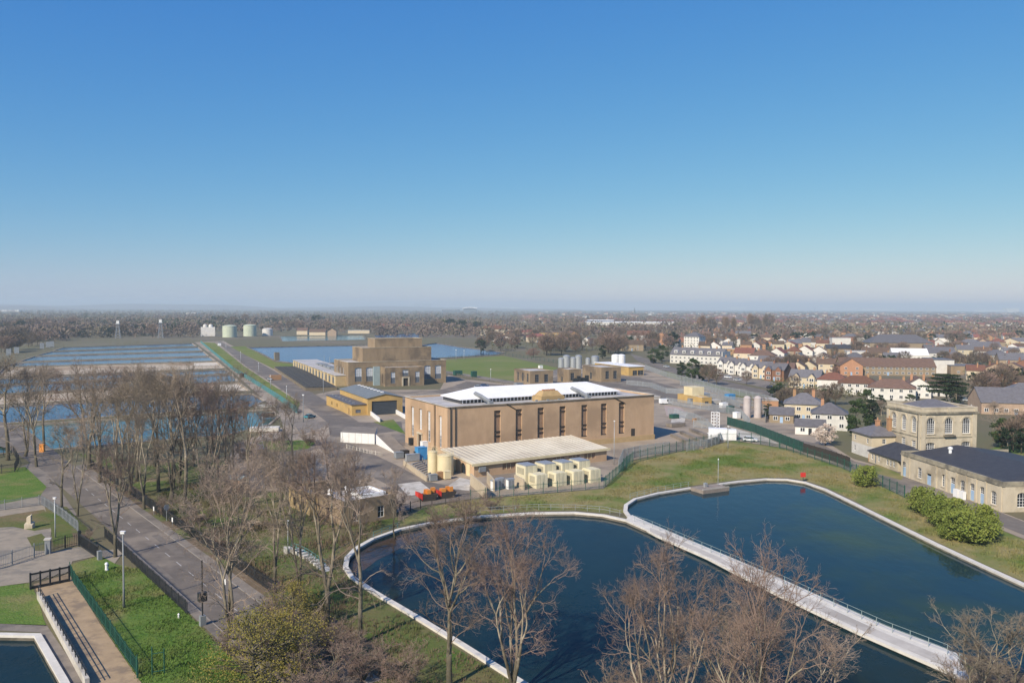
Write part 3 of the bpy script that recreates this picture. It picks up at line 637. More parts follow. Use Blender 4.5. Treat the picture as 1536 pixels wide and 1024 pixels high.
A0 = PP([(938, 782), (905, 774), (865, 770), (800, 771), (720, 776), (650, 785), (600, 795), (560, 810), (536, 824), (523, 838), (521, 852), (530, 866), (560, 886), (630, 926), (700, 969)])
A0 = [A0[0]] + [p for i in range(1, len(A0) - 1) for p in (A0[i - 1] * .125 + A0[i] * .75 + A0[i + 1] * .125,)] + [A0[-1]]
A0 += PP([(790, 1026), (900, 1094), (1000, 1156), (1150, 1250), (1330, 1330), (1490, 1180), (1535, 1062), (1418, 1006), (1290, 950), (1160, 888), (1060, 836), (985, 803)])
pondA = pool(A0, -.35, deep, rim=limew, rim_w=.8, rim_h=.3, label='white concrete rim curving round the dark near pond crossed by bare trees')
B0 = PP([(948, 777), (941, 768), (942, 759), (955, 750), (990, 741), (1040, 733), (1075, 728.5), (1110, 723.5), (1150, 720), (1180, 720.5), (1205, 724.5), (1235, 735), (1280, 757), (1320, 777), (1400, 817), (1470, 850), (1540, 882), (1640, 930), (1700, 985), (1650, 1060), (1600, 1045), (1519, 1008), (1434, 984), (1330, 944), (1250, 908), (1160, 867), (1080, 833), (1010, 803), (970, 786)])
pondB = pool(B0, -.25, deepg, rim=limew, rim_w=.8, rim_h=.3, label='white concrete rim of the green tinted far pond beside the grassy bank')
C0 = PP([(-60, 955), (51, 957), (90, 1026), (120, 1090), (-60, 1100)])
pondC = pool(C0, -.3, deep, rim=limew, rim_w=.8, rim_h=.35, label='white rim of the small pond in the bottom left corner')
BEDS = [('w', [(95, 521), (288, 515), (294, 519), (80, 526)]), ('w', [(78, 527.4), (297, 520.6), (303, 526), (55, 533)]), ('w', [(52, 534.4), (305, 527.4), (312, 533.5), (30, 542)]),
 ('w', [(27, 543.6), (314, 535), (322, 541), (8, 550)]), ('s', [(6, 552), (325, 542.6), (337, 552), (-8, 566)]), ('w', [(-9, 568), (338, 554.2), (345, 560), (-18, 577)]),
 ('w', [(-20, 579), (347, 561.5), (356, 571.5), (-30, 592)]), ('s', [(-33, 594.5), (358, 574), (373, 586), (-46, 609)]), ('w', [(-50, 612), (300, 593), (378, 590.5), (396, 601), (374, 610.5), (-75, 640)]),
 ('t', [(-80, 645), (330, 618), (404, 614), (417, 624), (402, 637), (340, 652), (-95, 688)])]
wn = ['blue filter bed at the far end of the row', 'blue filter bed second from the far end', 'blue filter bed third from the far end', 'blue filter bed just beyond the drained pale bed', 'drained filter bed of pale sand, the farther one', 'blue filter bed between the two drained beds, farther', 'blue filter bed between the two drained beds, nearer', 'drained filter bed of tan sand, the nearer one', 'deep blue filter bed next to the teal one', 'teal filter bed nearest the trees']
for i, (k, q) in enumerate(BEDS):
    pool(PP(q), {'w': -.35, 's': -.5, 't': -.4}[k], {'w': bluew, 's': sand, 't': tealw}[k], {'w': 'water', 's': 'sand', 't': 'water'}[k], rim=bedwall, inner=bedwall, rim_w=.8, rim_h=.2, label='low wall round the ' + wn[i], cat='bed wall', group='filter bed walls', rimname='filter_bed_wall')
sheet('sand', PP([(291, 542.6), (324, 541.8), (329, 546.5), (290, 548)]), -.38, sandpale)
sheet('sand', PP([(250, 556), (333, 550.3), (336, 551.8), (240, 560)]), -.4, sandpale)
sheet('sand', PP([(330, 576), (357, 574.4), (371, 584), (310, 586)]), -.4, sandpale)
pool(PP([(372, 521), (460, 519), (545, 517.5), (640, 516.5), (655, 514.5), (690, 520), (757, 528), (745, 532), (665, 536.5), (560, 543), (450, 545), (414, 541.5), (395, 531)]), -.4, lakew, rim=concdark, rim_w=1.5, rim_h=.3, label='stained bank wall round the blue reservoir behind the pump house', rimname='reservoir_wall')
pool(PP([(420, 504), (545, 502.5), (548, 509.5), (424, 512)]), -.3, tealw, rim=concdark, rim_w=1.5, rim_h=.3, label='low wall round the pale upper reservoir basin, left half', rimname='reservoir_wall')
pool(PP([(562, 503), (628, 499.5), (628, 507), (566, 509.5)]), -.3, lakew, rim=concdark, rim_w=1.5, rim_h=.3, label='low wall round the blue upper reservoir basin, right half', rimname='reservoir_wall')
sheet('ground', [(-16000, -800), (16000, -800), (16000, 15000), (-16000, 15000)], 0, earth, HOLES)
yard = [(292, 513), (335, 511), (410, 552), (470, 592), (504, 585), (660, 584), (672, 562), (700, 569), (778, 577), (850, 556), (880, 545), (960, 544), (1000, 560), (1180, 625), (1280, 688), (1345, 706), (1400, 729), (1545, 784), (1545, 812), (1445, 770), (1360, 746), (1310, 722), (1262, 700), (1180, 672), (1100, 660), (1080, 664), (945, 690), (905, 732), (835, 738), (705, 748), (640, 757), (596, 768), (575, 770), (480, 740), (400, 735), (345, 742), (340, 712), (345, 668), (425, 640), (418, 618), (404, 606), (380, 585), (335, 545)]
sheet('yard', PP(yard), .02, yardmat, [p for p in HOLES if False])
sheet('road', PP([(326, 513), (331, 512), (395, 547), (484, 598), (540, 634), (602, 632), (604, 645), (545, 653), (515, 660), (600, 700), (640, 722), (706, 734), (704, 744), (622, 748), (560, 716), (478, 672), (440, 684), (380, 700), (380, 690), (440, 668), (495, 655), (492, 634), (455, 606), (416, 579.6), (368, 548.5)]), .05, roadmat)
sheet('road', PP([(668, 583), (700, 572), (780, 580), (860, 558), (885, 562), (960, 566), (1100, 606), (1110, 622), (1000, 600), (960, 588), (800, 596), (690, 597), (600, 604), (600, 596)]), .05, roadmat)
sheet('path', PP([(669, 559), (780, 577.5), (868, 552), (838, 552.5), (780, 573), (669, 556)]), .045, paving)
mr0, mr1 = P(220, 809).xy, P(353, 917).xy; mrd = (mr1 - mr0).normalized(); mrn = Vector((-mrd.y, mrd.x))   # +n = towards the right fence
def MR(t, o): return mr0 + mrd * t + mrn * o
bend = PP([(56, 676), (24, 655), (-30, 632)])
def strip(o0, o1, t0, t1): return [MR(t0, o0), MR(t1, o0), MR(t1, o1), MR(t0, o1)]
sheet('road', strip(-3.6, 3.6, -78, 72), .05, roadmat)
sheet('road', [MR(-78, -3.6), MR(-78, 3.6)] + PP([(34, 640), (-60, 618), (-60, 655), (10, 672)]), .045, roadmat)
sheet('pavement', strip(3.75, 6.1, -80, 72), .10, paving)
sheet('pavement', strip(-5.0, -3.75, -6, 72), .10, paving)
for (a, b, nm) in ((3.6, 3.75, 'far'), (-3.75, -3.6, 'near')):
    mb = MB(); q = strip(a, b, -78 if a > 0 else -6, 72); mb.prism(q, 0, .13); tag(mb.build('kerb', kerbm), None, None, None, 'structure')
for i in range(19):
    t = -50 + i * 6.0
    tag(sheet('road_marking', strip(-.07 + .25, .07 + .25, t, t + 2.6), .056, marking), None, None, None, 'structure')
sheet('drive', PP([(-20, 850), (73, 829), (118, 820), (150, 826), (190, 822), (172, 845), (150, 833), (108, 842), (104, 858), (46, 873), (-20, 882)]), .055, drivemat)
sheet('forecourt', PP([(-20, 742), (40, 738), (68, 755), (78, 790), (72, 830), (-20, 850)]), .04, drivemat)
sheet('forecourt', PP([(-20, 716), (60, 690), (118, 775), (66, 757), (-20, 752)]), .035, paving)
sheet('track', PP([(50, 876), (104, 860), (150, 935), (212, 1024), (300, 1140), (190, 1150), (126, 1024), (62, 900)]), .05, trackmat)
# lawns
sheet('lawn', PP([(669, 539.5), (755, 533.5), (838, 552), (780, 574), (669, 557)]), .04, fieldm)
sheet('lawn', PP([(106, 846), (150, 833), (175, 846), (208, 853), (300, 938), (360, 1000), (440, 1110), (290, 1130), (208, 1019), (152, 934), (108, 868)]), .03, grassg)
sheet('lawn', PP([(-30, 882), (46, 874), (58, 900), (66, 930), (70, 938), (-30, 934)]), .03, grassg)
sheet('bank', PP([(-30, 934), (70, 937), (130, 1026), (180, 1110), (120, 1110), (104, 1026), (60, 948), (-30, 944)]), .03, paving)
sheet('lawn', PP([(-20, 705), (38, 700), (70, 730), (60, 744), (-20, 760)]), .05, grassg)
sheet('lawn', PP([(66, 757), (100, 760), (118, 780), (140, 800), (120, 818), (80, 820), (76, 790)]), .05, grassw)
sheet('lawn', PP([(66, 640), (170, 722), (225, 763), (303, 813), (402, 876), (520, 985), (620, 1110), (860, 1120), (900, 1098), (790, 1036), (690, 975), (620, 930), (545, 884), (512, 856), (514, 832), (556, 802), (604, 783), (596, 768), (575, 771), (480, 742), (400, 737), (345, 744), (338, 712), (345, 690), (230, 690), (120, 680)]), .032, grassw, label=None)
sheet('lawn', PP([(372, 672), (395, 662), (450, 660), (474, 664), (462, 673), (420, 678), (376, 678)]), .06, grassg)
sheet('lawn', PP([(600, 782), (640, 760), (706, 749), (836, 739), (906, 733), (945, 692), (1080, 665), (1100, 661), (1180, 673), (1262, 701), (1310, 723), (1360, 747), (1445, 771), (1545, 813), (1640, 850), (1660, 935), (1545, 876), (1474, 845), (1404, 812), (1322, 772), (1284, 752), (1238, 730), (1206, 720), (1180, 716), (1150, 715.5), (1110, 719), (1040, 728), (990, 736), (950, 746), (934, 760), (935, 769), (905, 769), (865, 765), (800, 766), (720, 771), (650, 780), (600, 789)]), .03, grassb)
sheet('verge', PP([(303, 513), (322, 514), (366, 549), (414, 581), (450, 604), (445, 618), (418, 600), (380, 570), (352, 555)]), .04, verge)
sheet('verge', PP([(343, 520), (368, 519), (390, 531), (412, 543), (450, 547), (440, 551), (410, 553), (396, 546)]), .04, verge)
sheet('verge', PP([(1000, 556), (1060, 574), (1150, 600), (1150, 605), (1060, 582), (985, 560)]), .04, verge)
sheet('verge', PP([(560, 633), (590, 629), (610, 652), (600, 660)][:3]), .06, grassg)
sheet('road', PP([(945, 530), (962, 535), (1006, 550), (1075, 568), (1150, 586), (1260, 620), (1255, 630), (1150, 596), (1070, 576), (1000, 557), (955, 541)]), .05, roadmat)
sheet('pavement', PP([(1075, 567), (1150, 582), (1180, 590), (1180, 579), (1150, 571), (1085, 560)]), .06, paving)
sheet('lane', PP([(1080, 640), (1180, 655), (1236, 668), (1282, 692), (1345, 706), (1400, 729), (1545, 786), (1545, 806), (1445, 766), (1360, 742), (1310, 718), (1262, 697), (1180, 668), (1100, 656), (1085, 655)]), .05, asphalt)
sheet('lawn', PP([(1470, 678), (1560, 650), (1560, 720), (1536, 722), (1490, 700)]), .03, grassg)
sheet('lawn', PP([(1290, 700), (1318, 697), (1356, 713), (1352, 720), (1318, 711)]), .06, grassb)
for q in ([(-40, 480), (60, 478), (110, 474), (40, 473), (-40, 474)], [(90, 476.5), (130, 473.5), (150, 476), (110, 479)]):
    sheet('field', PP(q), .5, fieldm)
sheet('lawn', PP([(-20, 778), (40, 768), (66, 764), (78, 778), (76, 792), (52, 796), (20, 790), (-20, 792)]), .055, grassw)
sheet('lawn', PP([(40, 806), (62, 800), (74, 812), (70, 826), (52, 826)]), .055, grassw)
sheet('lawn', PP([(106, 792), (124, 796), (146, 812), (140, 824), (122, 816), (110, 806)]), .06, litter)
for q, m_ in (([(596, 726), (630, 722), (650, 738), (612, 744)], concrete), ([(690, 716), (706, 720), (704, 736), (668, 732)], concrete), ([(520, 690), (548, 696), (580, 716), (556, 716)], paving), ([(1000, 680), (1050, 668), (1076, 660), (1060, 654), (1005, 668)], paving), ([(440, 636), (470, 628), (486, 640), (452, 652)], paving), ([(1094, 640), (1150, 656), (1170, 666), (1110, 656)], concrete), ([(585, 655), (606, 650), (608, 668), (592, 672)], asphalt), ([(395, 690), (440, 686), (470, 700), (410, 712)], paving)):
    sheet('patch', PP(q), .065, m_)
for t_, o_, l_, w_ in ((-30, -2.4, 9, 1.6), (-2, 1.9, 14, 1.2), (14, -2.9, 10, .9), (-52, 2.2, 12, 1.4), (30, 2.0, 16, 1.5)):
    sheet('road_patch', strip(o_ - w_ / 2, o_ + w_ / 2, t_, t_ + l_), .054, asphalt)
sheet('verge', strip(6.15, 9.2, -80, 72), .05, litter); sheet('leaf_drift', strip(5.2, 6.05, -60, 72), .108, litter)
# causeway between the two large ponds
mb = MB()
cw = PP([(940, 779), (948, 774), (970, 784), (1010, 801), (1080, 831), (1160, 865), (1250, 906), (1330, 942), (1434, 982), (1519, 1006), (1600, 1043), (1535, 1064), (1418, 1008), (1290, 952), (1160, 890), (1060, 838), (985, 805)])
for k in range(6): pass
mb.prism(cw, -.1, .285); tag(mb.build('causeway', limew), 'long white concrete causeway crossing diagonally between the two ponds', 'causeway')
sheet('bank', PP([(1434, 980), (1519, 1004), (1650, 1058), (1640, 1140), (1535, 1100), (1470, 1052)]), .31, litter)
def yat(pts, x):
    for (x0, y0), (x1, y1) in zip(pts, pts[1:]):
        if x0 <= x <= x1: return y0 + (y1 - y0) * (x - x0) / (x1 - x0)
cB = [(970, 784), (1010, 801), (1080, 831), (1160, 865), (1250, 906), (1330, 942), (1434, 982)]; cA = [(960, 795), (985, 805), (1060, 838), (1160, 890), (1290, 952), (1418, 1008), (1440, 1018)]
xs_ = [975 + k * 15 for k in range(31)]
sheet('walkway', PP([(x, yat(cB, x) * .7 + yat(cA, x) * .3) for x in xs_] + [(x, yat(cB, x) * .3 + yat(cA, x) * .7) for x in reversed(xs_)], .3), .316, M('worn_slab', (.52, .485, .43), (.43, .40, .355), .5, c3=(.36, .33, .29), sc3=.12))
sheet('brown_sheet', PP([(536, 828), (560, 813), (600, 798.5), (650, 788.5), (720, 779.5), (760, 777), (735, 783), (690, 791), (650, 803), (612, 812), (588, 826), (566, 836), (548, 850), (530, 858), (526, 845)]), -.335, water('brown_water', (.075, .045, .028), (.05, .034, .024), (.03, .03, .028), .12, bump=.25))  # ragged brown sheet lying just above the near pond's water
# grass tufts: the near lawns are rough grass
def tufts(name, n, poly, mat, seed, hr=(.12, .4), k=5, avoid=()):
    R = random.Random(seed); poly = ccw(poly); xs = [p.x for p in poly]; ys = [p.y for p in poly]; vs = []; fs = []
    def inside(x, y):
        c = False
        for i in range(len(poly)):
            a, b = poly[i - 1], poly[i]
            if (a.y > y) != (b.y > y) and x < (b.x - a.x) * (y - a.y) / (b.y - a.y) + a.x: c = not c
        return c
    from mathutils import noise
    while n > 0:
        x, y = R.uniform(min(xs), max(xs)), R.uniform(min(ys), max(ys))
        if not inside(x, y): continue
        n -= 1
        g = noise.noise(Vector((x * .14, y * .14, seed)))
        if g < R.uniform(-.5, .3): continue
        for _ in range(k):
            a = R.uniform(0, 6.28); h = R.uniform(*hr) * (1 + g); l = R.uniform(.05, .3); w = .05; i = len(vs)
            bx, by = x + R.uniform(-.25, .25), y + R.uniform(-.25, .25)
            vs += [(bx - w * math.sin(a), by + w * math.cos(a), .02), (bx + w * math.sin(a), by - w * math.cos(a), .02), (bx + l * math.cos(a), by + l * math.sin(a), h)]
            fs.append((i, i + 1, i + 2))
    me = bpy.data.meshes.new(name); me.from_pydata(vs, [], fs); me.materials.append(mat); o = bpy.data.objects.new(name, me); COL.objects.link(o)
    tag(o, None, None, None, 'stuff'); return o
tag(tufts('grass', 9000, PP([(106, 846), (208, 853), (300, 938), (370, 1020), (440, 1110), (290, 1130), (208, 1019), (152, 934)]), grassg, 1, (.08, .3), 4), 'rough green grass on the lawn between track and road', 'grass')
tag(tufts('grass', 14000, PP([(640, 762), (706, 751), (906, 736), (945, 696), (1080, 668), (1180, 676), (1310, 726), (1360, 750), (1545, 818), (1545, 872), (1404, 810), (1284, 750), (1206, 718), (1110, 717), (990, 735), (930, 764), (800, 764)]), grassb, 2, (.15, .5)), 'coarse yellowing grass on the bank above the ponds', 'grass')
tag(tufts('undergrowth', 12000, PP([(230, 770), (400, 876), (520, 985), (620, 1080), (790, 1040), (690, 978), (545, 888), (510, 856), (556, 800), (590, 775), (400, 745), (250, 720)]), litter, 3, (.15, .6)), 'brown litter and dead stems under the bare trees', 'undergrowth')
def heap(R, n, px, py, w, h): pass
# hills on the horizon
def hill(name, x0, x1, d, h, seed):
    R = random.Random(seed); mb = MB(); n = 60; top = []
    for i in range(n + 1):
        t = i / n; e = math.sin(math.pi * t) ** .6
        top.append((x0 + (x1 - x0) * t, h * e * (.75 + .18 * math.sin(t * 9 + seed) + .08 * math.sin(t * 23 + seed))))
    for (a, za), (b, zb) in zip(top, top[1:]):
        mb.face([(a, d - 1400, -.5), (b, d - 1400, -.5), (b, d, zb), (a, d, za)]); mb.face([(a, d, za), (b, d, zb), (b, d + 900, -.5), (a, d + 900, -.5)])
    tag(mb.build(name, WB), None, None, None, 'structure')
hill('hills', -9500, -3200, 12500, 95, 1); hill('hills', -4600, 1200, 13500, 55, 4); hill('hills', -6500, -5000, 9500, 45, 2)
# ------------------------------------------------------------------ building helpers (local frame: x along the front, y back, front faces -y)
def shell(x0, x1, y0, y1, z0, z1, S=(), E=(), N=(), W=(), depth=.25, cap=True, parapet=0, mats=None):
    mb = MB()
    mb.wall((x0, y0), (x1, y0), z0, z1, S, depth); mb.wall((x1, y0), (x1, y1), z0, z1, E, depth)
    mb.wall((x1, y1), (x0, y1), z0, z1, N, depth); mb.wall((x0, y1), (x0, y0), z0, z1, W, depth)
    if parapet:
        t = .35; a, b, c, d = x0 + t, x1 - t, y0 + t, y1 - t; zt = z1
        O = [(x0, y0), (x1, y0), (x1, y1), (x0, y1)]; I = [(a, c), (b, c), (b, d), (a, d)]
        for k in range(4):
            l = (k + 1) % 4
            mb.face([(*O[k], zt), (*O[l], zt), (*I[l], zt), (*I[k], zt)]); mb.face([(*I[k], zt), (*I[l], zt), (*I[l], zt - parapet), (*I[k], zt - parapet)])
    return mb
def wframe(side, x0, x1, y0, y1):
    return {'S': ((x0, y0), (x1, y0)), 'E': ((x1, y0), (x1, y1)), 'N': ((x1, y1), (x0, y1)), 'W': ((x0, y1), (x0, y0))}[side]
def window(parent, side, box, op, depth=.25, nx=2, nz=3, fm=None, gm=None, name='window', sill=None, fw=.09, blind=0):
    "glazed window set in an opening: panes, frame and glazing bars"
    fm = fm or white; gm = gm or glass
    p0, p1 = wframe(side, *box); p0 = Vector((*p0, 0)); p1 = Vector((*p1, 0)); d = (p1 - p0).normalized(); n = Vector((d.y, -d.x, 0))
    a, b, c, e = op[:4]; arch = op[4] if len(op) > 4 else 0; r = (b - a) / 2; sp = e - (r * (1 if arch == 1 else arch) if arch else 0)
    X = lambda u, z, dep: p0 + d * u + Vector((0, 0, z)) - n * dep
    mb = MB(); D = depth - .02
    prof = [(a, c), (b, c)] + ([(b, e), (a, e)] if not arch else [((a + b) / 2 + r * math.cos(math.pi * k / 10), sp + (e - sp) * math.sin(math.pi * k / 10)) for k in range(11)])
    if blind:
        zb = c + (e - c) * blind
        mb.face([X(a, c, D), X(b, c, D), X(b, zb, D), X(a, zb, D)], 2)
        prof = [(a, zb), (b, zb)] + prof[2:]
    mb.face([X(u, z, D) for u, z in prof], 1)
    def bar(u0, u1, z0, z1, q=.06):
        P8 = [X(u, z, dp) for dp in (D - .01, D - q) for u, z in ((u0, z0), (u1, z0), (u1, z1), (u0, z1))]
        for f in ((4, 5, 6, 7), (0, 1, 5, 4), (1, 2, 6, 5), (2, 3, 7, 6), (3, 0, 4, 7)): mb.face([P8[k] for k in f], 0)
    bar(a, a + fw, c, sp); bar(b - fw, b, c, sp); bar(a + fw, b - fw, c, c + fw)
    if not arch: bar(a + fw, b - fw, e - fw, e)
    else:
        for k in range(8):
            t0, t1 = math.pi * k / 8, math.pi * (k + 1) / 8
            Q = [((a + b) / 2 + rr * math.cos(t), sp + (e - sp) * rr / r * math.sin(t)) for t, rr in ((t0, r), (t1, r), (t1, r - fw), (t0, r - fw))]
            mb.face([X(u, z, D - .06) for u, z in Q], 0)
    for i in range(1, nx):
        u = a + (b - a) * i / nx; bar(u - fw * .3, u + fw * .3, c + fw, (sp + (e - sp) * .9) if arch else e - fw, .05)
    for j in range(1, nz):
        z = c + (sp - c) * j / (nz if not arch else nz - .001); bar(a + fw, b - fw, z - fw * .3, z + fw * .3, .045)
    w = mb.build(name, [fm, gm, glassgrey], parent)
    if sill:
        sb = MB(); P8 = [X(u, z, dp) for dp in (.02, -.16) for u, z in ((a - .1, c - .16), (b + .1, c - .16), (b + .1, c - .01), (a - .1, c - .01))]
        for f in ((0, 3, 2, 1), (4, 5, 6, 7), (0, 1, 5, 4), (1, 2, 6, 5), (2, 3, 7, 6), (3, 0, 4, 7)): sb.face([P8[k] for k in f])
        sb.build('sill', sill, w)
    return w
def bx(name, mat, parent, x0, x1, y0, y1, z0, z1): return MB().box(x0, x1, y0, y1, z0, z1).build(name, mat, parent)
def ANG(v): return math.atan2(v.y, v.x)
def rise(px, py, ptop): return px_h(px, py, ptop)
# ------------------------------------------------------------------ main brick hall
HD = RAD(29); o = (-17.0, 217.5); W_, D_, HT = 69.0, 30.0, 13.6
hall = thing('brick_hall', (*o, 0), HD, 'large tan brick hall with flat pale roof and long white roof lantern', 'building')
ops = []
for pl, pr in ((741.5, 750.5), (774, 784), (807, 816), (840, 850), (873, 882), (902.5, 911), (929.5, 938)):
    a, b = UAT(o, HD, pl), UAT(o, HD, pr); ops.append((a, a + 2.0, 2.6, 11.9))
wl = lambda v: D_ - v
wops = [(3.2, 5.0, 2.4, 11.3), (9.6, 11.4, 2.4, 11.3), (16.0, 17.8, 2.4, 11.3), (12.8, 15.0, .05, 4.0)]
wops = [(4.5, 6.6, 2.6, 11.2), (10.5, 12.6, 5.2, 11.2), (16.5, 18.6, 2.6, 11.2), (10.3, 12.8, .1, 4.0), (21.0, 22.3, .2, 13.2), (24.4, 26.2, 2.2, 10.8)]
mb = shell(0, W_, 0, D_, -.2, HT, ops, (), (), wops, .45, parapet=.55)
mb.build('wall', brick, hall)
bx('roof', roofgrey, hall, .36, W_ - .36, .36, D_ - .36, HT - .8, HT - .45)
c = MB()
for s, (p, q) in {'S': ((-.12, -.12), (W_ + .12, -.12)), 'W': ((-.12, D_ + .12), (-.12, -.12)), 'N': ((W_ + .12, D_ + .12), (-.12, D_ + .12)), 'E': ((W_ + .12, -.12), (W_ + .12, D_ + .12))}.items(): c.obox(p, q, .55 if s in 'SN' else .5, HT + .004 if s in 'SN' else HT + .008, HT + .17 if s in 'SN' else HT + .16)
c.build('cornice', concrete, hall)
pl = MB(); pl.box(-.1, W_ + .1, -.25, -.003, -.2, 1.5); pl.box(W_ + .003, W_ + .25, -.25, D_, -.2, 1.5); pl.build('plinth', M('plinth_brick', (.46, .33, .17), (.38, .27, .14), .5), hall)
for k, q in enumerate(ops):
    mbb = MB(); a, b, z0, z1 = q
    mbb.face([(a, .43, z0), (b, .43, z0), (b, .43, z1), (a, .43, z1)], 0)
    for z in (z0 + .15, z0 + 2.3, z0 + 3.5, z1 - 1.4, z1 - .25): mbb.box(a + .003, b - .003, .12, .42, z - .09, z + .09, 1)
    mbb.build('bricked_window', [M('infill_brick', (.30, .195, .125), (.24, .155, .10), .6), darkmetal], hall)
B_ = (0, W_, 0, D_)
for q, bl in zip(wops, (.36, 0, .36, None, None, .36)):
    if bl is None: continue
    window(hall, 'W', B_, q, .45, 2, 7, gm=glasspale, blind=bl)
dr = MB(); dr.box(.1, .4, D_ - 12.8, D_ - 10.3, .1, 4.0, 0); dr.build('door', timberdark, hall)
dc = MB(); dc.box(-.5, -.003, D_ - 13.3, D_ - 9.8, 4.05, 4.5); dc.box(-.3, -.003, D_ - 13.2, D_ - 12.85, .1, 4.04); dc.box(-.3, -.003, D_ - 10.25, D_ - 9.9, .1, 4.04); dc.build('door_surround', stone, hall)
bx('recess', timberdark, hall, .3, .44, D_ - 22.29, D_ - 21.01, .21, 13.19)
for x in (.9, 2.3): MB().rod((x, -.16, .3), (x, -.16, HT - .2), .12, 6).build('downpipe', darkmetal, hall)
for pxx, pyy, px2, py2 in ((760, 607, 776, 621), (921, 594, 938, 610)):
    a = UAT(o, HD, pxx); b = UAT(o, HD, px2); MB().rod((a, -.2, HT - .1), (b, -.14, 11.6), .13, 6).build('downpipe', darkmetal, hall)
lan = MB(); lx0, lx1, ly0, ly1 = 8.0, 62.0, 8.5, 21.5
ln = MB(); ln.box(lx0 + .3, lx1 - .3, ly0 + .3, ly1 - .3, HT - .45, HT + .75, 0)
for k in range(46):
    x = lx0 + .6 + k * (lx1 - lx0 - 1.2) / 45; ln.box(x - .13, x + .13, ly0 + .2, ly0 + .297, HT - .3, HT + .7, 1)
lant = ln.build('lantern', [glass, white], hall)
MB().hip(lx0, lx1, ly0, ly1, HT + .82, 2.6, .35, 8.0).build('roof', roofwhite, lant)
vb = MB(); vx, vy = UAT(o, HD, 823, 4.5), 4.5
vb.prism([(vx - 3.9, vy - 2.6), (vx + 3.9, vy - 2.6), (vx + 4.6, vy), (vx + 3.9, vy + 2.6), (vx - 3.9, vy + 2.6), (vx - 4.6, vy)], HT - .44, HT + 1.0); vb.prism([(vx - 3.7, vy - 2.4), (vx + 3.7, vy - 2.4), (vx + 4.4, vy), (vx + 3.7, vy + 2.4), (vx - 3.7, vy + 2.4), (vx - 4.4, vy)], HT + 1.003, HT + 1.2)
mm = MB(); mm.v = vb.v; mm.f = vb.f; mm.m = vb.m
i = len(mm.v); base = [(vx - 3.4, vy - 2.1), (vx + 3.4, vy - 2.1), (vx + 3.4, vy + 2.1), (vx - 3.4, vy + 2.1)]; topq = [(vx - 2.4, vy - 1.2), (vx + 2.4, vy - 1.2), (vx + 2.4, vy + 1.2), (vx - 2.4, vy + 1.2)]
for k in range(4):
    l = (k + 1) % 4; mm.face([(*base[k], HT + 1.2), (*base[l], HT + 1.2), (*topq[l], HT + 2.5), (*topq[k], HT + 2.5)])
mm.face([(*p, HT + 2.5) for p in topq])
pent = mm.build('roof_ventilator', M('tan_cladding', (.44, .31, .15), (.36, .25, .12), .6), hall)
for k in range(5): bx('vent_cap', brickorange, pent, vx - 2.0 + k * .9, vx - 1.5 + k * .9, vy - .4, vy + .4, HT + 2.503, HT + 2.9)
fb_ = MB()
for k in range(9): fb_.box(vx - 6.3 + k * 1.25, vx - 5.5 + k * 1.25, 1.0, 1.5, HT - .44, HT + .15 + .25 * (k % 3 == 0))
fb_.build('roof_vents', greymetal, hall)
for pxx, pyy in ((722, 601), (868, 588)):
    ux = UAT(o, HD, pxx, 7.5); d = MB(); d.tube([Vector((ux - .5, 10.5, HT + 2.1)), Vector((ux, 7.6, HT + 1.5)), Vector((ux + .8, 3.8, HT + .25))], [.6, .6, .6], 4); d.box(ux + .2, ux + 1.5, 2.9, 4.2, HT - .44, HT + .5); d.build('roof_duct', greymetal, hall)
bx('side_door', timberdark, hall, UAT(o, HD, 948), UAT(o, HD, 948) + 1.4, -.05, -.004, 1.6, 3.8)
# cream roofed extension
HE = RAD(33.5); oe = P(711, 716).xy; le = 40.5; de = 15.5
ext = thing('low_workshop', (*oe, 0), HE, 'low brick workshop with ribbed cream roof in front of the brick hall', 'building')
m = MB(); m.wall((0, 0), (le, 0), -.2, 2.9, [(x, x + 3.6, 1.0, 2.4) for x in (8, 13, 18, 23, 28, 33)], .2); m.wall((le, 0), (le, de), -.2, 2.9); m.wall((le, de), (0, de), -.2, 4.1)
m.wall((0, de), (0, 0), -.2, 2.9, [(9.0, 11.6, -.1, 2.7, 1)], .5); m.face([(0, 0, 2.9), (0, de, 2.9), (0, de, 4.1)][::-1]); m.face([(le, 0, 2.9), (le, de, 2.9), (le, de, 4.1)]); m.build('wall', brick, ext)
bx('archway', glass, ext, .45, .49, de - 11.6, de - 9.0, -.1, 2.7)
rf = MB(); o2 = .35; rf.v = [(-o2, -o2, 2.9), (le + o2, -o2, 2.9), (le + o2, de + .3, 4.25), (-o2, de + .3, 4.25), (-o2, -o2, 3.3), (le + o2, -o2, 3.3), (le + o2, de + .3, 4.6), (-o2, de + .3, 4.6)]
rf.f = [(3, 2, 1, 0), (4, 5, 6, 7), (0, 1, 5, 4), (1, 2, 6, 5), (2, 3, 7, 6), (3, 0, 4, 7)]; rf.m = [0] * 6
for k in range(27):
    x = .3 + k * 1.55; a, b = x - .1, x + .1; rf.face([(a, -o2, 3.36), (b, -o2, 3.36), (b, de + .3, 4.68), (a, de + .3, 4.68)], 1); rf.face([(a, -o2, 3.3), (a, -o2, 3.36), (a, de + .3, 4.68), (a, de + .3, 4.6)], 1); rf.face([(b, -o2, 3.36), (b, -o2, 3.3), (b, de + .3, 4.6), (b, de + .3, 4.68)], 1)
rf.build('roof', [M('cream_roof', (.66, .60, .47), (.55, .49, .37), .15, c3=(.48, .42, .32), sc3=.1, rough=.6), M('cream_rib', (.72, .67, .55), (.62, .56, .44), .3, rough=.6)], ext)
MB().box(-.9, le + .9, -.52, -.36, 2.72, 3.33).build('gutter', cream, ext)
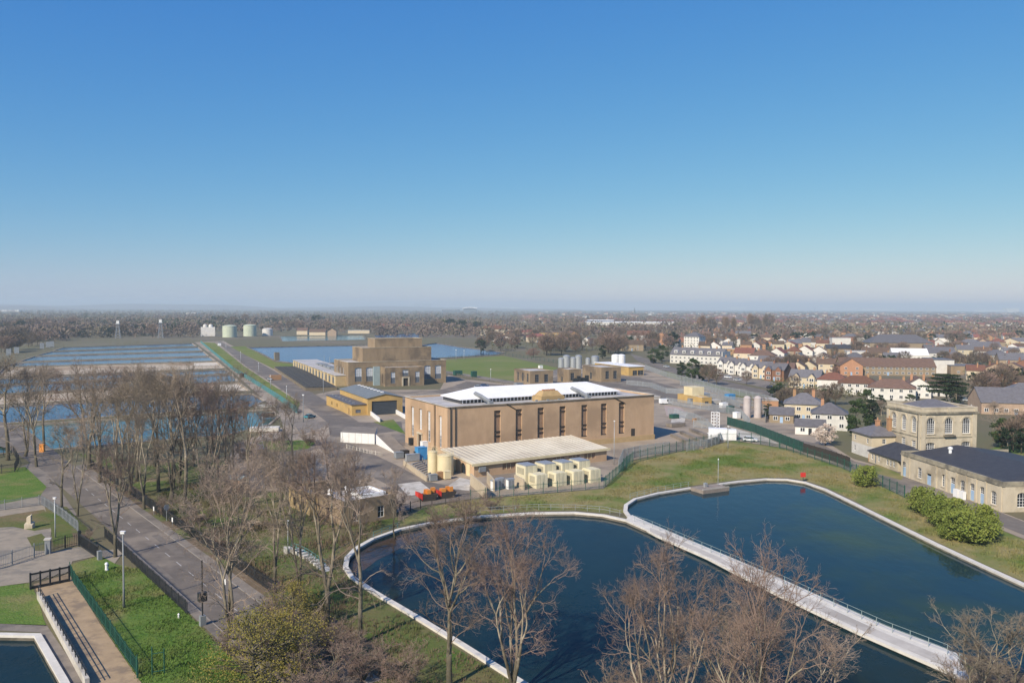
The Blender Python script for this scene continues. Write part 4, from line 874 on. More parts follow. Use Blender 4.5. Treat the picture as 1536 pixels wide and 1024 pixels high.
for x in (8, 13, 18, 23, 28, 33): w_ = MB().box(x, x + 3.6, .16, .19, 1.0, 2.4, 0).box(x + 1.15, x + 1.25, .08, .157, 1.0, 2.4, 1).box(x + 2.35, x + 2.45, .08, .157, 1.0, 2.4, 1).build('window', [MATS['infill_brick'], cream], ext)
bx('pale_pier', cream, ext, -.12, -.004, 1.8, 3.4, 0, 2.85)
bx('air_conditioner', greymetal, ext, 1.2, 3.0, -.5, -.004, 1.2, 2.4)
# pump house with stepped roofs
HP = RAD(27); op_ = (-82.3, 414.8)
ph = thing('pump_house', (*op_, 0), HP, 'sooty brick pump house rising in three stepped tiers before the reservoir', 'building')
PW, PD = 53.0, 27.0
up = lambda px, v=0: UAT(op_, HP, px, v)
S = []
for a, b in ((532, 540.5), (549, 558.5), (636.5, 643.5), (652.5, 659.5)): S.append((up(a), up(a) + 3.6, 2.2, 9.4, .35))
Wp = [(4, 6, 2, 9, .3), (10, 12, 2, 9, .3), (16, 18, 2, 9, .3)]
shell(0, PW, 0, PD, -.2, 12, S, (), (), Wp, .4, parapet=.4).build('wall', brickdark, ph)
bx('roof', roofgrey, ph, .36, PW - .36, .36, PD - .36, 11.2, 11.65)
for q in S: window(ph, 'S', (0, PW, 0, PD), q, .4, 3, 5, gm=glasspale, fm=greymetal, blind=.35)
for q in Wp: window(ph, 'W', (0, PW, 0, PD), q, .4, 2, 5, gm=glasspale, fm=greymetal, blind=.2)
t2 = shell(8.5, 46, 3.5, 22, 11.66, 19, parapet=.4).build('upper_tier', brickdark, ph); bx('roof', roofgrey, t2, 8.86, 45.64, 3.86, 21.64, 18.2, 18.65)
t3 = shell(16, 42, 6.5, 19, 18.66, 23.4, parapet=.4).build('top_tier', brickdark, ph); bx('roof', roofgrey, t3, 16.36, 41.64, 6.86, 18.64, 22.6, 23.0)
for (x0, x1, y0, y1, z, t) in ((-.15, PW + .15, -.15, PD + .15, 12.003, ph), (8.35, 46.15, 3.35, 22.15, 19.003, t2), (15.85, 42.15, 6.35, 19.15, 23.403, t3)):
    c = MB(); c.box(x0, x1, y0, y0 + .5, z, z + .16); c.box(x0, x1, y1 - .5, y1, z, z + .16); c.box(x0, x0 + .5, y0 + .503, y1 - .503, z, z + .155); c.box(x1 - .5, x1, y0 + .503, y1 - .503, z, z + .155); c.build('coping', stone, t)
wx0, wx1 = up(577.5, -9), up(636, -9)
Wg = [((wx1 - wx0) * t - w / 2, (wx1 - wx0) * t + w / 2, z0, z1) for t, w, z0, z1 in ((.2, 2.4, 1.5, 7.2), (.52, 3.2, 5.0, 8.2), (.83, 2.4, 1.5, 7.2), (.52, 2.6, .05, 4.0))]
wg = shell(wx0, wx1, -9, -.01, -.2, 9.6, Wg, (), (), [(3.5, 4.9, 1.5, 6)], .35, parapet=.4).build('entrance_wing', brickdark, ph)
bx('roof', roofgrey, wg, wx0 + .36, wx1 - .36, -8.64, -.36, 8.8, 9.2)
for q in Wg[:3]: window(wg, 'S', (wx0, wx1, -9, -.01), q, .35, 2, 4, gm=glasspale, fm=greymetal, blind=.5)
bx('door', timberdark, wg, wx0 + Wg[3][0], wx0 + Wg[3][1], -8.7, -8.66, .05, 4.0)
ds = MB(); a, b = wx0 + Wg[3][0], wx0 + Wg[3][1]; ds.box(a - .7, a - .02, -9.3, -9.003, 0, 4.6); ds.box(b + .02, b + .7, -9.3, -9.003, 0, 4.6); ds.box(a - .018, b + .018, -9.32, -9.003, 4.02, 4.6); ds.build('door_surround', stone, wg)
x = up(559.5, -.5); bx('grey_blue_duct', M('duct_paint', (.30, .38, .40), (.25, .32, .34), .5), ph, x, x + 3.4, -1.2, -.004, 0, 9.6)
# garage
HG = RAD(26.5); og = P(527.8, 623.5).xy
ga = thing('garage', (*og, 0), HG, 'yellow brick garage with grey low pitched roof and dark roller door', 'building')
gw, gl = 13.5, 38.0
shell(0, 5.6, 0, gl, -.2, 3.9, [(1.4, 3.4, .9, 2.2)], (), (), [(33.2, 34.6, .05, 2.4), (8, 9.4, 1, 2.4), (16, 17.4, 1, 2.4)], .2).build('annexe_wall', brickyellow, ga)
bx('annexe_roof', slate, ga, -.3, 5.58, -.3, gl + .3, 3.903, 4.2)
for q in range(7): bx('roof_vent', greymetal, ga, 1.6, 2.3, 4 + q * 5, 4.9 + q * 5, 4.203, 4.5)
bx('window', glassgrey, ga, 1.4, 3.4, .17, .19, .9, 2.2); bx('door', timber, ga, .14, .18, 3.4, 4.8, .05, 2.4)
mg = shell(5.61, 5.61 + gw, -1.2, gl, -.2, 6.4, [(1.6, 11.4, .02, 5.1)], depth=.4); x0, x1 = 5.61, 5.61 + gw
mg.face([(x0, -1.2, 6.4), (x1, -1.2, 6.4), ((x0 + x1) / 2, -1.2, 7.8)]); mg.face([(x1, gl, 6.4), (x0, gl, 6.4), ((x0 + x1) / 2, gl, 7.8)]); mg.build('wall', brickyellow, ga)
gr = MB().gable(x0, x1, -1.2, gl, 6.42, 1.4, .35, 'y').build('roof', stripes('grey_sheet_roof', (.20, .225, .235), (.16, .18, .19), 1.1, 1, .3), ga)
for q in range(8): bx('roof_vent', white, gr, (x0 + x1) / 2 - .5, (x0 + x1) / 2 + .5, 2 + q * 4.4, 3.0 + q * 4.4, 7.9, 8.25)
bx('roller_door', stripes('roller_door', (.06, .07, .085), (.05, .06, .07), .5, 2), ga, x0 + 1.6, x0 + 11.4, -.86, -.82, .02, 5.1)
for (qa, qb, lab) in (((551, 618.5), (569.5, 633), 'left white ramp wall before the garage roller door'), ((587, 616), (609.5, 629), 'right white ramp wall before the garage roller door')):
    p, q = P(*qa).xy, P(*qb).xy; w = MB().obox(p, q, .35, -.1, 1.5).build('ramp_wall', white); tag(w, lab, 'wall', 'garage ramp walls')
# long range with pale piers and louvred pits
HL = ANG(P(504, 579) - P(440, 552)); ol = P(504, 579).xy
dl = (P(440, 552).xy - ol); LL = dl.length
lr = thing('filter_range', (*ol, 0), math.atan2(dl.y, dl.x), 'long low range with pale piers along the louvred pits', 'building')
lw = MB(); lw.box(0, LL, -15, 0, -.2, 5.2); lw.build('wall', M('range_brick', (.46, .35, .19), (.38, .28, .15), .5), lr)
for k in range(15): bx('pier', cream, lr, 2 + k * (LL - 4) / 14 - .6, 2 + k * (LL - 4) / 14 + .6, .004, .35, 0, 4.9)
for k in range(14):
    x = 2 + (k + .5) * (LL - 4) / 14; bx('recess', glassgrey, lr, x - 1.6, x + 1.6, .004, .1, 1, 4.2)
bx('roof', roofgrey, lr, -.2, LL + .2, -15.2, .4, 5.203, 5.5)
for k in range(5): bx('roof_plant', greymetal, lr, 30 + k * 11, 37 + k * 11, -9, -5, 5.503, 6.6 + .3 * (k % 2))
for k in range(3): MB().rod((34 + k * 16, -7, 5.5), (34 + k * 16, -7, 12), .12, 6).build('vent_pole', steel, lr)
pit = PP([(411, 553.5), (437, 553), (500, 582), (458, 586)])
po = pit[3]; pd_ = (pit[0] - pit[3]); pl_ = pd_.length
pt = thing('louvred_tank', (*po, 0), math.atan2(pd_.y, pd_.x), 'dark louvred tank field beside the long pale range', 'tank')
lw_ = 15.0
bx('tank_wall', M('pit_wall', (.20, .165, .11), (.15, .12, .08), .5), pt, 0, pl_, -lw_, 0, -.1, 1.2)
m = MB()
for k in range(int(pl_ / 2.2)):
    x = 1 + k * 2.2; m.box(x, x + 1.3, -lw_ + .5, -.5, 1.203, 1.75)
for k in range(1, 4): m.box(.4, pl_ - .4, -lw_ * k / 4 - .2, -lw_ * k / 4 + .2, 1.752, 1.95)
m.build('louvres', M('louvre', (.085, .085, .08), (.05, .05, .05), .6), pt)
# trio of brick blocks and the yellow shed
def block(name, pa, pb, depth_, top, head, lab, mat=brickdark, winS=(), winW=(), cat='building'):
    a = P(*pa).xy; h = rise(pa[0], pa[1], top); w = UAT(a, head, pb); t = thing(name, (*a, 0), head, lab, cat)
    SS = [(w * x - ww / 2, w * x + ww / 2, z0 * h, z1 * h) for x, ww, z0, z1 in winS]; WW = [(depth_ * x - ww / 2, depth_ * x + ww / 2, z0 * h, z1 * h) for x, ww, z0, z1 in winW]
    shell(0, w, 0, depth_, -.2, h, SS, (), (), WW, .25, parapet=.4).build('wall', mat, t); bx('roof', roofgrey, t, .36, w - .36, .36, depth_ - .36, h - .8, h - .4)
    bx('coping', stone, t, -.1, w + .1, -.1, .3, h + .003, h + .15)
    for q in SS: window(t, 'S', (0, w, 0, depth_), q, .25, 2, 3, fm=greymetal)
    for q in WW: window(t, 'W', (0, w, 0, depth_), q, .25, 2, 3, fm=greymetal)
    return t, w, h
wv = [(.3, 2.2, .2, .75), (.7, 2.2, .2, .75)]
t, w, h = block('brick_block', (795, 578), 830, 20, 556.5, RAD(24), 'brick block with two dark windows behind the hall, nearest the playing field', brickdark, wv, [(.25, 2, .2, .8), (.55, 2, .2, .8), (.85, 2, .2, .8)])
t, w, h = block('brick_block', (853, 575), 872, 13, 554, RAD(24), 'narrow brick block in the middle of the three behind the hall', brickdark, wv[:1], [(.4, 2.0, .05, .4)])
for q in range(4): bx('roof_plant', darkmetal, t, 1 + q * 3, 2.6 + q * 3, -4 + q, -2.4 + q, 0, 3 + q % 2)
t, w, h = block('brick_block', (902, 573), 932, 21, 551, RAD(24), 'brick block with two dark windows next to the yellow shed', brickdark, wv, [(.45, 2.2, .1, .55)])
t, w, h = block('yellow_shed', (943, 563.5), 966, 40, 550.5, RAD(24), 'yellow brick shed with wide flat white roof and two dark doors', brickyellow, [(.42, 3.2, .02, .6), (.8, 4, .02, .6)])
bx('white_roof', roofwhite, t, -.5, w + .5, -.5, 40.5, h + .16, h + .5)
t, w, h = block('yellow_annexe', (1053, 608.5), 1069, 17, 596, RAD(24), 'small yellow brick building with a raised box, inside the steel fences', brickyellow, [(.5, 2, .2, .5)])
bx('raised_box', cream, t, 1, 7, 8, 14, h - .3, h + 3.4)
# white retaining building with wedge
p = [P(511, 663).xy, P(545, 664.5).xy, P(562, 666).xy]
wb = tag(MB().prism([p[0], p[2], P(566, 655).xy, P(520, 653).xy], -.1, 3.0, 0, 1).build('store', [stripes('white_panels', (.72, .72, .70), (.62, .61, .58), 2.0, 0, .08), paving]), 'white walled low store with paved top beside the yard junction', 'building')
wd = MB(); a, b = P(564, 666).xy, P(592, 680).xy; n = (b - a).normalized(); n = Vector((-n.y, n.x)) * 4
wd.prism([a, b, b + n, a + n], -.1, [2.9, .3, .3, 2.9], 0, 1); tag(wd.build('ramp', [white, paving]), 'white sided ramp sloping down from the white walled store', 'ramp')
# brown parapet building near the trees
HB = RAD(38); ob = P(515, 790).xy; bw = UAT(ob, HB, 594); 
pb = thing('parapet_building', (*ob, 0), HB, 'low brown brick building with parapets and white framed rooflight', 'building')
Wb = [(6, 7.5, .8, 2.8), (14, 15.5, .8, 2.8), (20, 21.2, .1, 2.5)]
shell(0, bw, 0, 11, -.2, 4.6, [(2, 3.4, .6, 2.8), (bw - 4, bw - 2.6, .6, 2.8)], (), (), [(4, 5.2, .1, 2.4)], .25, parapet=.5).build('wall', brickdark, pb)
bx('roof', roofgrey, pb, .36, bw - .36, .36, 10.64, 3.6, 4.1)
for q in ((2, 3.4, .6, 2.8), (bw - 4, bw - 2.6, .6, 2.8)): window(pb, 'S', (0, bw, 0, 11), q, .25, 2, 2)
rl = MB(); rx0, rx1 = bw * .45, bw * .92
for (a, b, c, d) in ((rx0, rx1, 2.5, 2.9), (rx0, rx1, 8.6, 9.0), (rx0, rx0 + .4, 2.903, 8.597), (rx1 - .4, rx1, 2.903, 8.597)): rl.box(a, b, c, d, 4.103, 4.75, 0)
rl.box(rx0 + .403, rx1 - .403, 2.903, 8.597, 4.103, 4.4, 1); rl.build('rooflight', [white, M('dirty_glazing', (.52, .50, .50), (.33, .31, .31), .8, rough=.3)], pb)
r2 = shell(-1.5, bw * .62, 11.02, 21, -.2, 4.2, (), (), (), [(2, 3.4, .6, 2.4), (6, 7.4, .6, 2.4)], .2, parapet=.5).build('rear_wing', M('rear_brick', (.40, .30, .15), (.33, .24, .12), .5), pb)
bx('roof', slate, r2, -1.14, bw * .62 - .36, 11.4, 20.6, 3.4, 3.75)
for y in (13.8, 16.6): bx('parapet_wall', brickdark, r2, .5, bw * .62 + 3.5, y, y + .4, 3.76 if y < 15 else 3.78, 5.0)
for x, y in ((2, 9.6), (5.5, 9.8)): MB().lathe(x, y, [(.45, 4.1), (.45, 4.7), (.3, 5.0), (.05, 5.1)], 10).build('roof_cowl', white, pb)
# stone tower (old engine house)
HT_ = RAD(8); ot = (103.9, 208.8); tw, td, th = 15.4, 14.6, 15.0
st = thing('stone_tower', (*ot, 0), HT_, 'square pale stone tower house with arched windows and hipped slate roof', 'building')
TS = [(1.6, 3.9, 8.2, 12.3, 1), (6.6, 8.9, 8.2, 12.3, 1), (11.5, 13.8, 8.2, 12.3, 1), (1.5, 4.0, 4.0, 6.0, .35), (11.4, 13.8, 2.6, 6.1, .3)]
TW = [(2.0, 4.0, 8.3, 12.3, 1), (6.3, 8.3, 8.3, 12.3, 1), (10.6, 12.6, 8.3, 12.3, 1), (2.1, 3.9, 4.2, 6.2), (6.4, 8.2, 4.2, 6.4), (10.7, 12.5, 4.2, 6.2)]
shell(0, tw, 0, td, -.3, 13.3, TS, [(6, 8, 8, 12, 1)], (), TW, .35).build('wall', stone, st)
for q in TS: window(st, 'S', (0, tw, 0, td), q, .35, 4, 6 if q[3] > 7 else 4, fw=.13, sill=stone)
for q in TW: window(st, 'W', (0, tw, 0, td), q, .35, 4, 6 if q[3] > 7 else 4, fw=.13, sill=stone)
def archband(mb, side, box, q, proud=.12, t=.38):
    p0, p1 = wframe(side, *box); p0 = Vector((*p0, 0)); p1 = Vector((*p1, 0)); d = (p1 - p0).normalized(); n = Vector((d.y, -d.x, 0))
    a, b, c, e = q[:4]; r = (b - a) / 2; sp = e - r; X = lambda u, z, o_: p0 + d * u + Vector((0, 0, z)) + n * o_
    R2 = r + t + .25
    pr = [(R2, c - .3)] + [(R2 * math.cos(k * math.pi / 12), None) for k in range(0)]
    K = 12; ins = []; out = []
    for k in range(K + 1):
        w = math.pi * k / K; ins.append(((a + b) / 2 + (r + .25) * math.cos(w), sp + (r + .25) * math.sin(w))); out.append(((a + b) / 2 + R2 * math.cos(w), sp + R2 * math.sin(w)))
    for k in range(K):
        mb.face([X(*ins[k], proud), X(*out[k], proud), X(*out[k + 1], proud), X(*ins[k + 1], proud)]); mb.face([X(*out[k], 0), X(*out[k + 1], 0), X(*out[k + 1], proud), X(*out[k], proud)][::-1]); mb.face([X(*ins[k], 0), X(*ins[k + 1], 0), X(*ins[k + 1], proud), X(*ins[k], proud)])
am = MB()
for q in TS[:3]: archband(am, 'S', (0, tw, 0, td), q)
for q in TW[:3]: archband(am, 'W', (0, tw, 0, td), q)
am.build('arch_bands', stone, st)
cs = MB()
def ring(mb, x0, x1, y0, y1, z0, z1, e, t=None):
    t = t if t is not None else e
    mb.box(x0 - e, x1 + e, y0 - e, y0 - .004 + (t - e), z0, z1); mb.box(x0 - e, x1 + e, y1 + .004 - (t - e), y1 + e, z0, z1)
    mb.box(x0 - e, x0 - .004 + (t - e), y0 + (t - e), y1 - (t - e), z0 + .003, z1 - .003); mb.box(x1 + .004 - (t - e), x1 + e, y0 + (t - e), y1 - (t - e), z0 + .003, z1 - .003)
ring(cs, 0, tw, 0, td, 13.305, 13.8, .4, .9); ring(cs, 0, tw, 0, td, 7.2, 7.45, .12); ring(cs, 0, tw, 0, td, -.3, 1.0, .15)
cs.build('cornice', M('weathered_stone', (.36, .32, .23), (.20, .18, .14), .4, c3=(.13, .12, .10), sc3=.2), st)
pp_ = MB(); ring(pp_, 0, tw, 0, td, 13.81, 14.75, .05, .45); ring(pp_, 0, tw, 0, td, 14.76, 15.0, .15, .65)
for x in (0, tw / 2 - .4, tw - .7): pp_.box(x, x + .8, -.2, .32, 13.82, 14.9)
pp_.build('parapet', stone, st)
MB().hip(.5, tw - .5, .5, td - .5, 13.9, 2.4, 0, 6.2).build('roof', slate, st)
pil = MB()
for x in (0, tw - 1.2): bx('corner_pilaster', stone, st, x, x + 1.2, -.2, -.004, 1.02, 13.28)
for y in (.0, td - 1.0): bx('corner_pilaster', stone, st, -.2, -.004, y + .003, y + 1.0, 1.02, 13.28)
for x in (-.25,): MB().rod((x, .9, 0), (x, .9, 13.2), .1, 6).build('downpipe', darkmetal, st)
bx('balcony_slab', concdark, st, 6.2, 9.3, -.7, -.005, 7.5, 7.9)
# stone wing along the lane
HWG = ANG(P(1352, 713) - P(1504, 768)); owg = P(1504, 768).xy; lw_ = (P(1352, 713).xy - owg).length
hw = HWG - math.pi  # local +x runs from the north end to the south end along the lane front
on = P(1352, 713).xy
wi = thing('stone_wing', (*on, 0), hw, 'single storey stone wing with arched blue doors and dark slate roof along the lane', 'building')
HWI = 5.7
px_u = lambda px: UAT(on, hw, px)
SW = [(px_u(1357), px_u(1357) + 1.9, .1, 3.6, .6), (px_u(1381), px_u(1381) + 1.7, .9, 3.4, .4), (px_u(1395), px_u(1395) + 1.8, .1, 2.7), (px_u(1418), px_u(1418) + 1.7, .9, 3.6, .5)]
for a in (1431, 1446, 1461, 1476): SW.append((px_u(a), px_u(a) + 1.9, .1, 3.7, .6))
SW.append((px_u(1493), px_u(1493) + 1.7, .9, 3.6, .5))
Wd = 27.0
shell(0, lw_, 0, Wd, -.3, HWI - .6, SW, [(3, 5, .9, 3.8, .5), (9, 11, .9, 3.8, .5)], (), (), .3).build('wall', stone, wi)
for k, q in enumerate(SW):
    if k in (0, 2, 4, 6, 7):
        dz = q[2] + 2.1
        d = MB(); d.box(q[0], q[1], .24, .28, q[2], dz); d.build('door', doorblue, wi)
        if q[3] - dz > .5: window(wi, 'S', (0, lw_, 0, Wd), (q[0], q[1], dz + .02, *q[3:]), .3, 3, 2)
    else: window(wi, 'S', (0, lw_, 0, Wd), q, .3, 3, 4, sill=stone)
for q in ((3, 5, .9, 3.8, .5), (9, 11, .9, 3.8, .5)): window(wi, 'E', (0, lw_, 0, Wd), q, .3, 3, 4)
wm = MATS['weathered_stone']
pw = MB(); pw.box(-.2, lw_ + .2, -.22, .25, HWI - .598, HWI - .2); pw.box(-.1, lw_ + .1, -.08, .3, HWI - .198, HWI + .35); pw.box(lw_ - .3, lw_ + .1, .303, Wd, HWI - .598, HWI + .34); pw.box(-.1, .3, .303, Wd, HWI - .598, HWI + .34); pw.build('parapet', wm, wi)
for x in [0] + [px_u(a) - .35 for a in (1369, 1410, 1425, 1440.5, 1455.5, 1470.5, 1485.5)] + [lw_ - .9]: bx('pilaster', stone, wi, x, x + .6, -.15, -.004, 0, HWI - .62)
r = MB(); x0, x1, y0, y1 = .32, lw_ - .32, .32, Wd; ri = y0 + 13; zz = HWI - .3
r.face([(x0, y0, zz), (x1, y0, zz), (x1 - 8, ri, zz + 1.9), (x0, ri, zz + 1.9)]); r.face([(x1, y0, zz), (x1, y1, zz), (x1 - 8, y1 - 13, zz + 1.9), (x1 - 8, ri, zz + 1.9)]); r.face([(x0, ri, zz + 1.9), (x1 - 8, ri, zz + 1.9), (x1 - 8, y1 - 13, zz + 1.9), (x0, y1 - 13, zz + 1.9)]); r.face([(x1, y1, zz), (x0, y1, zz), (x0, y1 - 13, zz + 1.9), (x1 - 8, y1 - 13, zz + 1.9)])
r.face([(x0, y0, zz), (x0, ri, zz + 1.9), (x0, y1 - 13, zz + 1.9), (x0, y1, zz)])
r.build('roof', slatedark, wi)
MB().lathe(6.5, 8, [(.35, zz + .9), (.35, zz + 2.0), (.55, zz + 2.05), (.55, zz + 2.4), (.1, zz + 2.6)], 12).build('roof_cowl', white, wi)
for x in (px_u(1448), px_u(1457)): tag(MB().box(-.7, .7, -.35, .35, 0, 1.7).build('storage_bin', white, None, loc=(*(on + Vector((math.cos(hw), math.sin(hw))) * x + Vector((math.sin(hw), -math.cos(hw))) * 1.0), .06), rotz=hw), None)
for o_, l in zip([q for q in COL.objects if q.name.startswith('storage_bin')], ('left white bin against the stone wing doors', 'right white bin against the stone wing doors')): tag(o_, l, 'bin', 'white bins by the stone wing')
# slate link and cottage
ok = P(1303.5, 692).xy; hk = hw; lk = UAT(ok, hk, 1351.5)
lkb = thing('slate_link', (*ok, 0), hk, 'low stone range with black slate roof between cottage and stone wing', 'building')
SL = [(1.0, 2.0, .9, 2.3), (2.6, 3.5, .1, 2.3), (4.2, 5.2, .9, 2.3)] + [(8.2 + k * 1.5, 9.2 + k * 1.5, .8, 2.2) for k in range(5)]
SL = [q for q in SL if q[1] < lk - .3]
mk = shell(0, lk, 0, 9, -.2, 2.9, SL, (), (), (), .2); mk.build('wall', stone, lkb)
for k, q in enumerate(SL):
    if k == 1: bx('door', greymetal, lkb, q[0], q[1], .15, .18, q[2], q[3])
    else: window(lkb, 'S', (0, lk, 0, 9), q, .2, 2, 2)
MB().hip(0, lk + 3, 0, 9, 2.95, 3.0, .4).build('roof', slatedark, lkb)
oc = P(1277.5, 678).xy; cwid = UAT(oc, hw, 1311)
ct = thing('white_cottage', (*oc, 0), hw, 'two storey cottage with white lower wall, grey hipped roof and two chimneys', 'house')
CW = [(1.2, 2.2, .9, 2.4), (1.2, 2.2, 3.9, 5.2), (cwid - 2.6, cwid - 1.6, 3.9, 5.2)]
shell(0, cwid, 0, 8.5, 3.2, 6.2, [q for q in CW if q[2] > 3], [(3, 4, 4, 5.3)], (), (), .15).build('upper_wall', render_c, ct)
shell(-.02, cwid + .02, -.02, 8.52, -.2, 3.198, CW[:1], (), (), (), .15).build('lower_wall', render_w, ct)
for q in CW: window(ct, 'S', (0, cwid, 0, 8.5), q, .15, 2, 2)
window(ct, 'E', (0, cwid, 0, 8.5), (3, 4, 4, 5.3), .15, 2, 2)
rc = MB().hip(0, cwid, 0, 8.5, 6.25, 2.1, .55).build('roof', slate, ct)
for x, y, h in ((cwid * .55, 4.2, 9.6), (cwid * .8, 6.0, 10.4)):
    c = MB(); c.box(x - .5, x + .5, y - .45, y + .45, 6.4, h); c.box(x - .62, x + .62, y - .57, y + .57, h + .003, h + .2); c.lathe(x, y, [(.18, h + .2), (.15, h + .9)], 8); c.build('chimney', brickorange, rc)
tag(MB().obox(oc + Vector((math.cos(hw), math.sin(hw))) * (cwid + .3), ok, .3, -.1, 2.0).build('garden_wall', brickorange), 'orange brick garden wall joining cottage and slate roofed range', 'wall')
# ------------------------------------------------------------------ houses
WINM = {}
def winmesh(kind):
    if kind not in WINM:
        mb = MB(); mb.face([(-.5, -.05, -.5), (.5, -.05, -.5), (.5, -.05, .5), (-.5, -.05, .5)], 1)
        for (a, b, c, d) in ((-.5, -.42, -.5, .5), (.42, .5, -.5, .5), (-.418, .418, -.5, -.42), (-.418, .418, .42, .5), (-.04, .04, -.418, .418)): mb.box(a, b, -.1, .02, c, d, 0)
        o = mb.build('window', [white, glass]); WINM[kind] = o.data; bpy.data.objects.remove(o)
    return WINM[kind]
def addwin(par, x, y, z, w, h, rz=0):
    o = bpy.data.objects.new('window', winmesh('w')); COL.objects.link(o); o.parent = par; o.location = (x, y, z); o.scale = (w, 1, h); o.rotation_euler = (0, 0, rz); return o
RM = {'red': tilered, 'brown': tilebrown, 'grey': slate, 'dark': slatedark, 'felt': roofgrey, 'whiteroof': roofwhite}
WM = {'white': render_w, 'cream': render_c, 'red': brickred, 'orange': brickorange, 'tan': housetan, 'yellow': brickyellow, 'stone': stone, 'dark': brickdark}
HPOS = []
def house(px, py, w, d, h, rot, wall, roof, kind, label, group=None, rh=None, chim=1, win=2, name='house', loc=None, cat='house', bay=0):
    p = loc or P(px, py); HPOS.append((p.x, p.y + d / 2, max(w, d) * .5)); t = thing(name, (p.x, p.y, 0), RAD(rot), label, cat, group); x0, x1 = -w / 2, w / 2
    rh = rh or min(w, d) * .32; wm_ = WM[wall]; rm = RM[roof]
    mb = shell(x0, x1, 0, d, -.3, h)
    if kind == 'gable': mb.face([(x1, 0, h), (x1, d, h), (x1, d / 2, h + rh)]); mb.face([(x0, d, h), (x0, 0, h), (x0, d / 2, h + rh)])
    if kind == 'front': mb.face([(x0, 0, h), (x1, 0, h), (0, 0, h + rh)]); mb.face([(x1, d, h), (x0, d, h), (0, d, h + rh)])
    mb.build('wall', wm_, t)
    if kind == 'hip': r = MB().hip(x0, x1, 0, d, h + .03, rh, .45)
    elif kind == 'gable': r = MB().gable(x0, x1, 0, d, h + .03, rh, .3, 'x')
    elif kind == 'front': r = MB().gable(x0, x1, 0, d, h + .03, rh, .3, 'y')
    else: r = MB().box(x0 - .15, x1 + .15, -.15, d + .15, h + .003, h + .4)
    r = r.build('roof', rm, t)
    for k in range(chim):
        cx = x0 + w * ((k + .5) / chim if chim > 1 else .3); cy = d * .5 if kind != 'front' else d * .4
        c = MB(); zt = h + rh + 1.0; c.box(cx - .5, cx + .5, cy - .35, cy + .35, h + .1, zt); c.lathe(cx - .2, cy, [(.12, zt), (.1, zt + .5)], 6); c.lathe(cx + .22, cy, [(.12, zt), (.1, zt + .5)], 6); c.build('chimney', brickorange if wall in ('white', 'cream') else brickred, r)
    if win:
        ns = max(1, int(h / 2.7)); nx = max(2, int(w / 3.2)) if win > 1 else 2; rows_ = range(ns)
        for f in rows_:
            for k in range(nx):
                x = x0 + w * (k + .5) / nx; addwin(t, x, -.02, f * 2.7 + 1.6, 1.5, 1.35)
            if win > 1:
                for y in (d * .3, d * .7): addwin(t, x0 - .02, y, f * 2.7 + 1.6, 1.1, 1.3, -math.pi / 2); addwin(t, x1 + .02, y, f * 2.7 + 1.6, 1.1, 1.3, math.pi / 2)
        bx('door', darkmetal if wall == 'white' else doorblue, t, x0 + w * .5 - .5, x0 + w * .5 + .5, -.06, -.004, 0, 2.1)
    for k in range(bay):
        bxx = x0 + w * (k + .5) / bay; bw_ = min(3.0, w / bay * .6)
        b = shell(bxx - bw_ / 2, bxx + bw_ / 2, -1.1, -.01, 0, h + .4)
        b.face([(bxx - bw_ / 2, -1.1, h + .4), (bxx + bw_ / 2, -1.1, h + .4), (bxx, -1.1, h + .4 + bw_ * .5)]); bo = b.build('bay', wm_, t)
        MB().gable(bxx - bw_ / 2, bxx + bw_ / 2, -1.1, d * .4, h + .43, bw_ * .5, .25, 'y').build('roof', rm, bo)
        for f in range(max(1, int(h / 2.7))): addwin(bo, bxx, -1.12, f * 2.7 + 1.6, bw_ * .75, 1.5)
    return t
